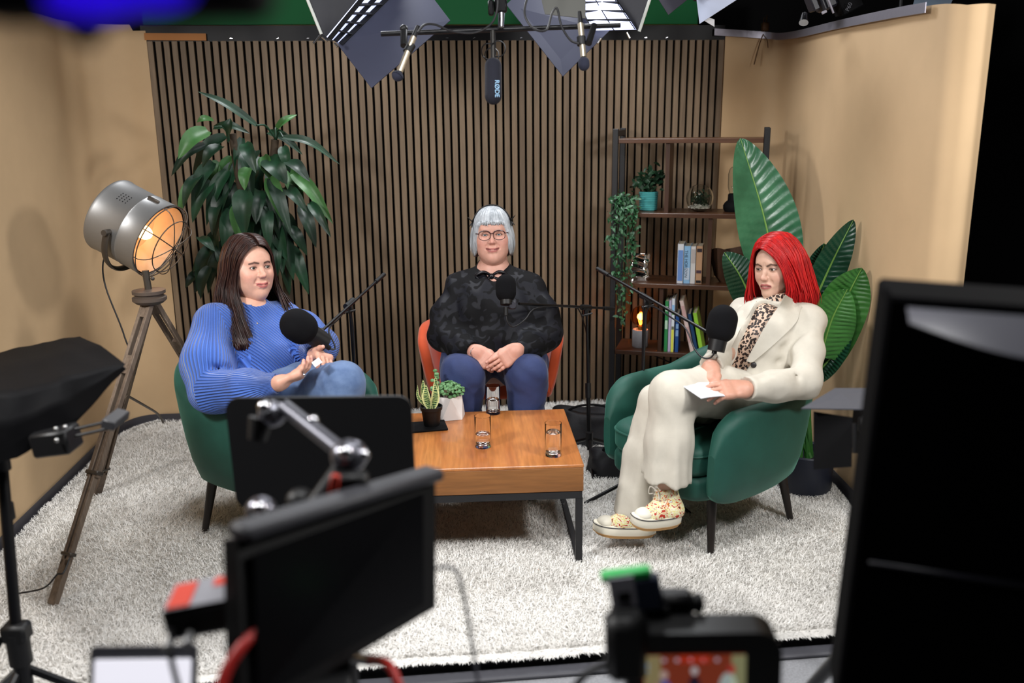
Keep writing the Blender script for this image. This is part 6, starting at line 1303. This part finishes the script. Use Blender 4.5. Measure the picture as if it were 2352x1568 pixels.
fs.cap(nk+V3(0, 0, -.02), sN, .058, .062, k=.05).cap(nk+V3(0, 0, -.02), sF, .058, .062, k=.05).cap(nk+V3(0, 0, -.03), nk+V3(.01, -.006, .022), .06, .057, k=.03)
mN = sN*.4+eN*.6+V3(-.022, -.015, 0)
fs.chain([sN+V3(-.01, 0, .0), mN, eN+V3(-.005, 0, .01)], [.068, .092, .085], k=.04); fs.chain([eN, eN*.45+wN*.55+V3(0, 0, -.012), wN*.86+eN*.14], [.085, .075, .043], k=.035); fs.cap(wN*.88+eN*.12, wN, .0375, .0365, k=.012)
fs.chain([sF, sF*.5+eF*.5, eF], [.066, .078, .07], k=.04); fs.chain([eF, eF*.5+wF*.5, wF*.9+eF*.1], [.07, .064, .042], k=.035); fs.cap(wF*.9+eF*.1, wF, .036, .034, k=.012)
fs.disp(folds(.005, 24, .9))
# creases at the elbow
for k in range(3): q = eN+nrm(wN-eN)*(.04+k*.035)+V3(0, 0, .07); fs.cap(q+V3(-.03, -.04, .03), q+V3(.01, .05, -.005), .008, .005, k=.03, op='sub')
for w_, e_ in ((wN, eN), (wF, eF)): d = nrm(w_-e_); fs.cap(w_+d*.035, w_+d*.12, .05, k=.006, op='sub')
fs.ell(nk+V3(.02, -.012, .06), (.05, .05, .05), k=.01, op='sub')
def ribs(V, Q):
    Cn = V[Q].mean(1); P = V[Q].reshape(-1, 3); rep = np.repeat(np.arange(len(Q)), 4)
    r = ((P-ch_)@ldir)*.80+((P-ch_)@V3(0, 0, 1))*.60+((P-ch_)@fdir)*.25
    best = np.full(len(Q), 9.)
    for a, b, mr_ in ((sN, eN, .135), (eN, wN, .11), (sF, eF, .12), (eF, wF, .1)):
        ax_ = nrm(b-a); d = seg_d(Cn, a, b); fr_ = frame(ax_, (.3, .2, .9)); q = P-a; qc = Cn-a
        anc = np.arctan2(qc@fr_[:, 1], qc@fr_[:, 0])[rep]; an = np.arctan2(q@fr_[:, 1], q@fr_[:, 0]); an = anc+(an-anc+PI) % (2*PI)-PI
        rel = Cn-ch_; lat = np.sqrt(((rel@ldir)/.165)**2+((rel@fdir)/.15)**2)
        m_ = (d < mr_) & (d < best) & ((lat > 1.04) | (d < .05)); best = np.where(m_, d, best)
        r = np.where(m_[rep], an*.08, r)
    return {'rib': r}
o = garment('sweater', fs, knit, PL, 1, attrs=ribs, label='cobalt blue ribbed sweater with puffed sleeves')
den = M('blue_jeans', '#5f7599', .8, col2='#465c82', vs=14., bump=.2, bs=400, sheen=.1)
ft = Field((.35, -2.02, -.05), (1.3, -1.05, .85), .0085); ft.ell(hp+V3(.01, 0, 0), (.15, .18, .10), RT, k=.05)
ft.chain([hp+V3(-.02, -.075, .02), (hp+kN)/2+V3(0, -.03, .015), kN], [.10, .098, .082], k=.04).chain([kN, (kN+aN)/2, aN], [.08, .07, .055], k=.03)
ft.chain([hp+V3(.05, .075, .0), (hp+kF)/2+V3(.02, .03, 0), kF], [.11, .1, .08], k=.03).chain([kF, aF], [.078, .055], k=.03)
ft.disp(folds(.004, 30, .2)); ft.disp(folds(.002, 80, .5)); garment('jeans', ft, den, PL)
shoe_simple(PL, aF+V3(0, 0, .015), aF+V3(.09, -.13, .0), BLK); shoe_simple(PL, aN+V3(0, 0, -.03), aN+V3(.05, -.13, -.07), BLK)
tag(MB().box(V3(0.951, -1.812, 0.765), (.075, .03, .0015), frame(nrm(V3(-.5, -.1, .85)), (1, .3, .5)), bev=0).build('note_card', M('white_card', '#e8e8ea', .6), smooth=0), 'small white card between the fingers of the woman in blue', 'card')
dr = hit(fs, *camray((0.691, -1.445, 0.835))); mb = MB()
for s in (-1, 1): mb.tube(spline([nk+ldir*s*.05+V3(.0, -.01, .03), nk+ldir*s*.035+fdir*.05+V3(0, 0, -.005), dr+V3(0, -.006, 0)], 14), .0011, 5)
mb.build('necklace', M('gold_chain', '#c9a37a', .3, .9), PL); MB().ell(dr+V3(.003, -.008, -.01), (.004, .003, .011), None, 8, 6).build('pendant', MATS['gold_chain'], PL)
rg = V3(*wN)+nrm(V3(.88, .05, .36))*.098; MB().tube([rg+frame(nrm(V3(.88, .05, .36)))@V3(.0105*math.cos(a), .0105*math.sin(a), 0)+V3(0, -.012, -.006) for a in np.arange(18)*2*PI/18], .0018, 6, closed=True).build('ring', CHR, PL)
brown = hair_mat('dark_brown_hair', '#1c0f0e', '#3a2019', .4)
G = [[(.002, -.083, .088), (.032, -.083, .08), (.064, -.070, .045), (.080, -.052, -.01), (.090, -.050, -.09), (.094, -.095, -.18), (.082, -.150, -.29)],
     [(.002, -.045, .118), (.046, -.045, .108), (.083, -.025, .05), (.093, -.015, -.02), (.110, -.01, -.1), (.130, -.07, -.19), (.132, -.13, -.30)],
     [(.002, .02, .131), (.052, .02, .118), (.09, .02, .05), (.101, .025, -.02), (.122, .03, -.1), (.146, -.03, -.18), (.158, -.09, -.285)],
     [(.002, .07, .113), (.052, .075, .092), (.084, .07, .03), (.096, .07, -.04), (.118, .075, -.12), (.145, .04, -.2), (.160, .0, -.275)],
     [(.0, .1, .075), (.03, .113, .052), (.052, .117, .0), (.06, .118, -.06), (.066, .118, -.13), (.068, .112, -.2), (.062, .1, -.26)],
     [(0, .11, .05), (0, .122, .03), (0, .127, -.01), (0, .128, -.07), (0, .128, -.14), (0, .122, -.2), (0, .112, -.26)]]
hs = []
for s in (-1, 1): hs.append(hair_loft([[(x*s, y, z) for x, y, z in g] for g in G], 130, 30, .002, HL_T, 5+s, 26., 260, .003, .004, .03))
hair_obj(hs, brown, PL)
# ================================================================== red-haired woman in the cream suit
HR_T = head_T(V3(2.738, -1.496, 1.002), (-.80, -.60, -.02), -.10, .965)
Vh, Qh, ch = head_mesh(HP_R); parts = [(xf(Vh, HR_T), Qh, ch)]
nk = V3(2.735, -1.533, 0.853); sN, sF = V3(2.810, -1.646, 0.808), V3(2.668, -1.388, 0.785); eN, wN = V3(2.726, -1.849, 0.625), V3(2.453, -1.970, 0.649); eF, wF = V3(2.486, -1.641, 0.690), V3(2.375, -1.816, 0.691)
hp = V3(2.60, -1.62, .50); kN, kF = V3(2.210, -1.900, 0.619), V3(2.210, -1.716, 0.526); aN, aF = V3(2.185, -1.941, 0.279), V3(2.117, -1.785, 0.131)
bf = Field((1.90, -2.15, -.05), (3.0, -1.25, .95), .016)
bf.chain([nk, (nk+hp)/2, hp], [.06, .11, .12], k=.06).cap(sN, sF, .05, k=.05)
for s_, e_, w_ in ((sN, eN, wN), (sF, eF, wF)): bf.chain([s_, e_, w_], [.042, .035, .026], k=.03)
for k_, a_, o_ in ((kN, aN, V3(.03, -.08, 0)), (kF, aF, V3(-.03, .08, 0))): bf.chain([hp+o_, k_, a_], [.075, .05, .032], k=.04)
Vb, Qb = bf.mesh(); parts.append((Vb, Qb, np.tile(np.array(lin(HP_R['skin'])[:3]), (len(Vb), 1))))
Vx, Qx, tips, nv = hand_field(wN, (-.95, -.12, .02), (-.1, .55, -.8), (-.2, .5, .6), ((.15, .3, .2), (.2, .35, .25), (.3, .45, .3), (.35, .5, .3)), .95, (.8, .35, -.15), elbow=eN); parts.append((Vx, Qx, hand_cols(Vx, tips, nv, '#c6937e')))
Vx, Qx, tips, nv = hand_field(wF, (-.42, -.75, -.42), (.45, .1, -.85), (.8, -.2, .2), ((.3, .4, .3), (.3, .5, .3), (.35, .5, .3), (.4, .5, .3)), .92, (.8, .4, -.1), elbow=eF); parts.append((Vx, Qx, hand_cols(Vx, tips, nv, '#c6937e')))
V_, Q_, c_ = join_meshes(parts)
PR = person('red-haired woman in a cream suit and leopard blouse sitting with crossed legs', V_, Q_, c_)
add_eyes(PR, HR_T, '#4a4038', (-.1, -1, -.1))
def leopard():
    mt = M('leopard_print', '#cbb09a', .5); nt = mt.node_tree; b = nt.nodes['Principled BSDF']; L = nt.links.new; tc = [n for n in nt.nodes if n.type == 'TEX_COORD'][0]
    ns = nd(nt, 'ShaderNodeTexNoise', Scale=60., Detail=1.); L(tc.outputs['Object'], ns.inputs['Vector']); ad = nd(nt, 'ShaderNodeVectorMath', operation='MULTIPLY_ADD'); ad.inputs[1].default_value = (.012, .012, .012); L(ns.outputs['Color'], ad.inputs[0]); L(tc.outputs['Object'], ad.inputs[2])
    vo = nd(nt, 'ShaderNodeTexVoronoi', Scale=88.); L(ad.outputs[0], vo.inputs['Vector']); r = nd(nt, 'ShaderNodeValToRGB'); e = r.color_ramp.elements; e[0].position = 0.; e[0].color = lin('#8a5a3c'); e[1].position = .22; e[1].color = lin('#1a1112'); q = e.new(.50); q.color = lin('#1a1112'); q = e.new(.56); q.color = lin('#c9ad98')
    L(vo.outputs['Distance'], r.inputs[0]); L(r.outputs[0], b.inputs['Base Color']); return mt
leo = leopard(); linen = M('cream_linen', '#c6c0b3', .8, var=.05, vs=20, bump=.15, bs=500)
fdir = nrm(V3(-.84, -.54, 0)); ldir = V3(-.54, .84, 0); RT = np.stack([fdir, ldir, V3(0, 0, 1)], 1)
ch_ = nk*.60+hp*.40+fdir*.02; be = nk*.22+hp*.78+fdir*.035
def torso(f, g):
    f.ell(ch_, (.105+g, .145+g, .16+g), RT, k=.06).ell(be, (.115+g, .15+g, .13+g), RT, k=.06).ell(ch_+fdir*.07+ldir*.06, (.06+g, .07+g, .07+g), RT, k=.05).ell(ch_+fdir*.07-ldir*.06, (.06+g, .07+g, .07+g), RT, k=.05)
    f.cap(nk+V3(0, 0, -.03), sN, .045+g, .045+g, k=.05).cap(nk+V3(0, 0, -.03), sF, .045+g, .045+g, k=.05)
fl_ = Field((2.2, -2.0, .42), (3.0, -1.2, .98), .0075); torso(fl_, 0.); fl_.cap(nk+V3(0, 0, -.04), nk+V3(-.005, -.004, .035), .056, .052, k=.02)
fl_.disp(folds(.003, 50, .4)); fl_.ell(nk+V3(-.005, -.006, .075), (.046, .046, .05), k=.008, op='sub'); garment('blouse', fl_, leo, PR, label='leopard print blouse with high neck')
fj = Field((2.2, -2.2, .36), (3.05, -1.2, .95), .0075); torso(fj, .016); fj.ell(hp+V3(0, 0, .05), (.15, .17, .1), RT, k=.05)
fj.cap(sN+V3(.012, -.01, .012), sF+V3(-.005, .01, .012), .05, .05, k=.03)
fj.ell(sN+V3(.006, -.008, .006), (.058, .058, .05), k=.02).ell(sF+V3(-.005, .008, .004), (.058, .058, .05), k=.02)
fj.chain([sN+V3(.006, -.008, 0), sN*.5+eN*.5+V3(.008, -.005, 0), eN], [.056, .058, .056], k=.03).chain([eN, eN*.5+wN*.5, wN*.97+eN*.03], [.062, .056, .046], k=.03)
fj.chain([sF, sF*.5+eF*.5, eF], [.064, .06, .056], k=.03).chain([eF, wF*.97+eF*.03], [.056, .045], k=.03)
fj.disp(folds(.0024, 28, 1.7)); fj.disp(folds(.0022, 62, .3))
for k, (q0, q1) in enumerate(((V3(2.605, -1.922, 0.779), V3(2.728, -1.822, 0.815)), (V3(2.588, -1.931, 0.734), V3(2.677, -1.908, 0.658)), (V3(2.498, -1.983, 0.696), V3(2.587, -1.937, 0.711)))): q0, q1 = hit(fj, *camray(q0)), hit(fj, *camray(q1)); fj.cap(q0, q1, .005, .003, k=.026, op='sub')
for w_, e_ in ((wN, eN), (wF, eF)): d = nrm(w_-e_); fj.cap(w_+d*.045, w_+d*.14, .065, k=.004, op='sub')
def JP(p, off=.006): q = hit(fj, *camray(p)); return q-nrm(q-CAM)*off
lapR = [[JP(p) for p in row] for row in (((2.740, -1.593, 0.907), (2.774, -1.602, 0.884), (2.804, -1.611, 0.860)), ((2.687, -1.649, 0.865), (2.725, -1.659, 0.842), (2.760, -1.670, 0.816)), ((2.624, -1.707, 0.817), (2.664, -1.716, 0.796), (2.688, -1.724, 0.776)), ((2.566, -1.766, 0.766), (2.589, -1.772, 0.750), (2.614, -1.777, 0.741)), ((2.510, -1.825, 0.711), (2.519, -1.828, 0.705), (2.532, -1.829, 0.705)))]
lapL = [[JP(p) for p in row] for row in (((2.629, -1.586, 0.885), (2.612, -1.584, 0.886), (2.591, -1.583, 0.882)), ((2.605, -1.593, 0.849), (2.580, -1.590, 0.850), (2.552, -1.590, 0.840)), ((2.546, -1.652, 0.795), (2.523, -1.650, 0.795), (2.495, -1.649, 0.786)), ((2.486, -1.714, 0.730), (2.468, -1.712, 0.730), (2.449, -1.710, 0.731)), ((2.428, -1.776, 0.664), (2.417, -1.775, 0.664), (2.404, -1.774, 0.665)))]
b1, b2 = JP((2.533, -1.832, 0.696), .004), JP((2.484, -1.891, 0.644), .004)
# open front
vc = [JP(p, 0.) for p in ((2.678, -1.598, 0.860), (2.594, -1.705, 0.812), (2.531, -1.764, 0.758), (2.476, -1.822, 0.709), (2.454, -1.832, 0.659))]
fj.chain(vc, [.056, .056, .052, .046, .034], k=.004, op='sub')
fj.ell(nk+V3(-.01, -.01, .07), (.075, .075, .055), k=.01, op='sub')
jk = garment('jacket', fj, linen, PR, label='cream linen blazer, two dark buttons')
for lp in (lapR, lapL):
    g_ = np.array(lp); g_ = np.array([spline(r_, 8) for r_ in g_]); g_ = np.array([spline(g_[:, j], 20) for j in range(8)]).transpose(1, 0, 2); MB().slab(g_, .004).build('lapel', linen, jk, smooth=60)
for q in (b1, b2): MB().ell(q, (.0115, .0115, .004), frame(nrm(CAM-q)), 16, 8).build('button', M('button_dark', '#2a2627', .4), jk)
ft = Field((1.86, -2.25, .02), (2.85, -1.3, .74), .0085)
ft.chain([kN, kN*.5+aN*.5, aN+V3(0, 0, .0)], [.078, .085, .096], k=.03); ft.plane(aN+V3(0, 0, .03), (-.12, 0, -1), .004); ft.cap(aN+V3(0, 0, -.12), aN+V3(0, 0, .0), .068, .06, k=.004, op='sub')
ft.ell(hp+V3(0, 0, .0), (.14, .17, .11), RT, k=.05); ft.chain([hp+V3(.0, -.08, .02), (hp+kN)/2+V3(0, -.02, .03), kN], [.10, .098, .078], k=.04)
ft.chain([hp+V3(-.04, .08, .0), (hp+kF)/2+V3(0, .02, 0), kF], [.1, .09, .075], k=.03).chain([kF, kF*.5+aF*.5, aF+V3(.0, 0, -.02)], [.075, .085, .088], k=.02)
ft.plane((0, 0, .115), (0, 0, -1), .004); ft.cap(aF+V3(0, 0, -.12), aF+V3(0, 0, -.04), .06, .055, k=.004, op='sub')
ft.disp(lambda X, Y, Z: (.005*np.sin(62*X-40*Y+1.2*np.sin(5*Z))+.003*np.sin(115*X+70*Y+1.5*np.sin(7*Z)))*np.clip((.60-Z)*4, .15, 1)); ft.disp(folds(.0015, 50, .1))
garment('trousers', ft, linen, PR, label='wide cream linen trousers')
# printed high-top platform trainers
def print_mat():
    mt = M('floral_canvas', '#d8cfa0', .7); nt = mt.node_tree; b = nt.nodes['Principled BSDF']; L = nt.links.new; tc = [n for n in nt.nodes if n.type == 'TEX_COORD'][0]
    n1 = nd(nt, 'ShaderNodeTexNoise', Scale=55., Detail=1., Distortion=1.2); L(tc.outputs['Object'], n1.inputs['Vector']); r = nd(nt, 'ShaderNodeValToRGB'); cr = r.color_ramp; cr.interpolation = 'CONSTANT'; cr.elements[0].color = lin('#b8321f'); cr.elements[1].position = .38; cr.elements[1].color = lin('#e0dcc0')
    for p_, c_ in ((.47, '#d8cf8a'), (.55, '#e8e2cf'), (.6, '#d9762c'), (.66, '#3b2a24'), (.7, '#c9d8cf')): e = cr.elements.new(p_); e.color = lin(c_)
    L(n1.outputs['Fac'], r.inputs[0]); L(r.outputs[0], b.inputs['Base Color']); return mt
flo = print_mat(); rubw = M('white_rubber', '#e2dccb', .5); tan = M('gum_sole', '#b48a55', .6)
def trainer(heel, toe, ank, upv):
    heel, toe, ank = V3(*heel), V3(*toe), V3(*ank); d = nrm(toe-heel); u = V3(*upv); u = nrm(u-d*(u@d)); s = np.cross(d, u); L_ = np.linalg.norm(toe-heel); R = np.stack([d, s, u], 1)
    lo, hi = np.minimum(np.minimum(heel, toe), ank)-.09, np.maximum(np.maximum(heel, toe), ank)+.09
    fu = Field(lo, hi, .0045); fu.chain([heel+u*.045, heel*.45+toe*.55+u*.04, toe-d*.035+u*.032], [.034, .036, .03], k=.02).chain([heel+u*.05+d*.01, ank], [.036, .036], k=.03); fu.cap(heel*.55+toe*.45+u*.05, ank+d*.012, .028, .03, k=.02); fu.plane(heel+u*.03, -u, .004); fu.plane(ank, nrm(ank-heel), .004)
    t = garment('trainer', fu, flo, PR, label='floral printed high-top trainer with platform sole')
    so = []
    for z, w_, c in ((-.002, .92, 0), (.006, 1., 0), (.034, 1.0, 0), (.038, .97, 0)):
        a = np.arange(40)*2*PI/40; ex = np.cos(a); ey = np.sin(a); wd = .041*(1-.12*ex); so.append([heel+d*(L_*.5+(L_*.5+.028)*w_*np.sign(c_)*abs(c_)**.8)+s*wd_*w_*np.sign(s_)*abs(s_)**.75+u*(z+(.012*max(0, c_)**3)) for c_, s_, wd_ in zip(ex, ey, wd)])
    so = np.array(so); mb = MB(); mb.grid(so, wv=True); mb.add(so[0], [tuple(range(40))[::-1]]); mb.add(so[-1], [tuple(range(40))]); mb.build('platform_sole', rubw, t, smooth=50)
    st = np.array([so[0]-u*.007, so[0]*.5+so[1]*.5, so[1]-u*.004]); mb = MB(); mb.grid(st, wv=True); mb.add(st[0], [tuple(range(40))[::-1]]); mb.build('outsole', tan, t, smooth=50)
    MB().tube([q+u*.0 for q in so[2]], .0018, 6, closed=True).build('foxing_stripe', M('stripe_dark', '#26262e', .5), t)
    MB().ell(toe-d*.022+u*.045, (.036, .033, .022), R, 18, 10).build('toe_cap', rubw, t)
    lc = MB()
    for k in range(6):
        f = k/5; c = (toe-d*.065+u*.066)*(1-f)+(ank+d*.036-u*.0)*f; lc.tube(spline([c-s*.024-u*.004, c+u*.005+d*.004, c+s*.024-u*.004], 7), .0032, 6)
    for sg in (-1, 1): c = ank+d*.04-u*.01; lc.tube(spline([c, c+s*sg*.03+d*.015+u*.008, c+s*sg*.04+d*.012-u*.025, c+s*sg*.012+d*.012-u*.012], 12), .0026, 6)
    lc.build('laces', M('white_lace', '#efebe2', .7), t)
trainer((2.207, -1.965, 0.154), (2.067, -2.000, 0.161), (2.194, -1.934, 0.272), (.1, -.05, 1)); trainer((2.155, -1.831, 0.047), (1.970, -1.811, 0.050), (2.140, -1.781, 0.156), (0, 0, 1))
# notes on her lap
nt_c = V3(*(2.343, -1.958, 0.647)); Rn = np.stack([nrm(V3(-.85, -.4, .12)), nrm(np.cross(V3(-.1, -.25, .95), V3(-.85, -.4, .12))), nrm(V3(-.1, -.25, .95))], 1); Rn[:, 2] = np.cross(Rn[:, 0], Rn[:, 1]); Rn = Rn/np.linalg.norm(Rn, axis=0)
g_ = [[nt_c+Rn@V3(x, y, .012*math.sin((x+.1)*12)-.01) for y in np.linspace(-.055, .055, 5)] for x in np.linspace(-.11, .11, 12)]
pn = MB().slab(np.array(g_), .003).build('notebook', M('paper_white', '#e6e6ec', .7), smooth=60); tag(pn, 'curled white notepad under the hands of the red-haired woman', 'notebook')
MB().tube([wF+nrm(V3(-.42, -.75, -.42))*.1+frame(nrm(V3(-.42, -.75, -.42)))@V3(.011*math.cos(a), .011*math.sin(a), 0) for a in np.arange(18)*2*PI/18], .002, 6, closed=True).build('ring', CHR, PR)
tag(MB().cyl((2.255, -1.909, 0.683), (2.309, -1.834, 0.675), .003, n=8).build('pen', M('pen_tan', '#c9b183', .4)), 'thin pen in the fingers of the red-haired woman', 'pen')
red = hair_mat('red_hair', '#920e13', '#c21d1c', .42)
GR = [[(-.028, -.086, .086), (.012, -.098, .078), (.048, -.092, .046), (.070, -.080, .0), (.083, -.072, -.045), (.088, -.062, -.085), (.080, -.066, -.112)],
      [(-.028, -.055, .118), (.03, -.06, .115), (.076, -.055, .062), (.096, -.04, .0), (.106, -.03, -.06), (.112, -.028, -.11), (.104, -.034, -.155)],
      [(-.026, -.0, .137), (.04, .0, .13), (.094, .0, .062), (.110, .0, -.01), (.120, .005, -.075), (.128, .005, -.13), (.122, -.002, -.175)],
      [(-.024, .05, .132), (.045, .055, .118), (.094, .055, .05), (.110, .06, -.02), (.118, .065, -.085), (.124, .068, -.135), (.120, .06, -.18)],
      [(-.015, .09, .1), (.03, .108, .08), (.062, .118, .03), (.075, .122, -.03), (.082, .125, -.09), (.086, .125, -.14), (.082, .115, -.18)],
      [(-.0, .108, .07), (0, .124, .05), (0, .134, .01), (0, .138, -.05), (0, .14, -.1), (0, .138, -.14), (0, .128, -.18)]]
GL = [[(-.028, -.086, .086), (-.054, -.078, .064), (-.074, -.062, .02), (-.084, -.056, -.03), (-.09, -.058, -.08), (-.096, -.058, -.12), (-.09, -.06, -.155)],
      [(-.028, -.055, .118), (-.062, -.05, .095), (-.09, -.035, .03), (-.1, -.03, -.03), (-.108, -.03, -.09), (-.116, -.028, -.135), (-.11, -.03, -.17)],
      [(-.026, .0, .137), (-.068, .0, .11), (-.097, .005, .04), (-.108, .008, -.025), (-.116, .01, -.09), (-.124, .01, -.14), (-.118, .004, -.178)],
      [(-.024, .05, .132), (-.064, .058, .1), (-.092, .06, .03), (-.103, .065, -.035), (-.11, .07, -.095), (-.116, .07, -.14), (-.112, .062, -.18)],
      [(-.015, .09, .1), (-.045, .108, .07), (-.066, .118, .02), (-.075, .122, -.04), (-.082, .125, -.095), (-.086, .125, -.14), (-.082, .115, -.18)],
      [(-.0, .108, .07), (0, .124, .05), (0, .134, .01), (0, .138, -.05), (0, .14, -.1), (0, .138, -.14), (0, .128, -.18)]]
hair_obj([hair_loft(GR, 140, 28, .0028, HR_T, 11, 22., 420, .0036, .005, .03), hair_loft(GL, 140, 28, .0028, HR_T, 13, 22., 320, .0036, .005, .03)], red, PR)
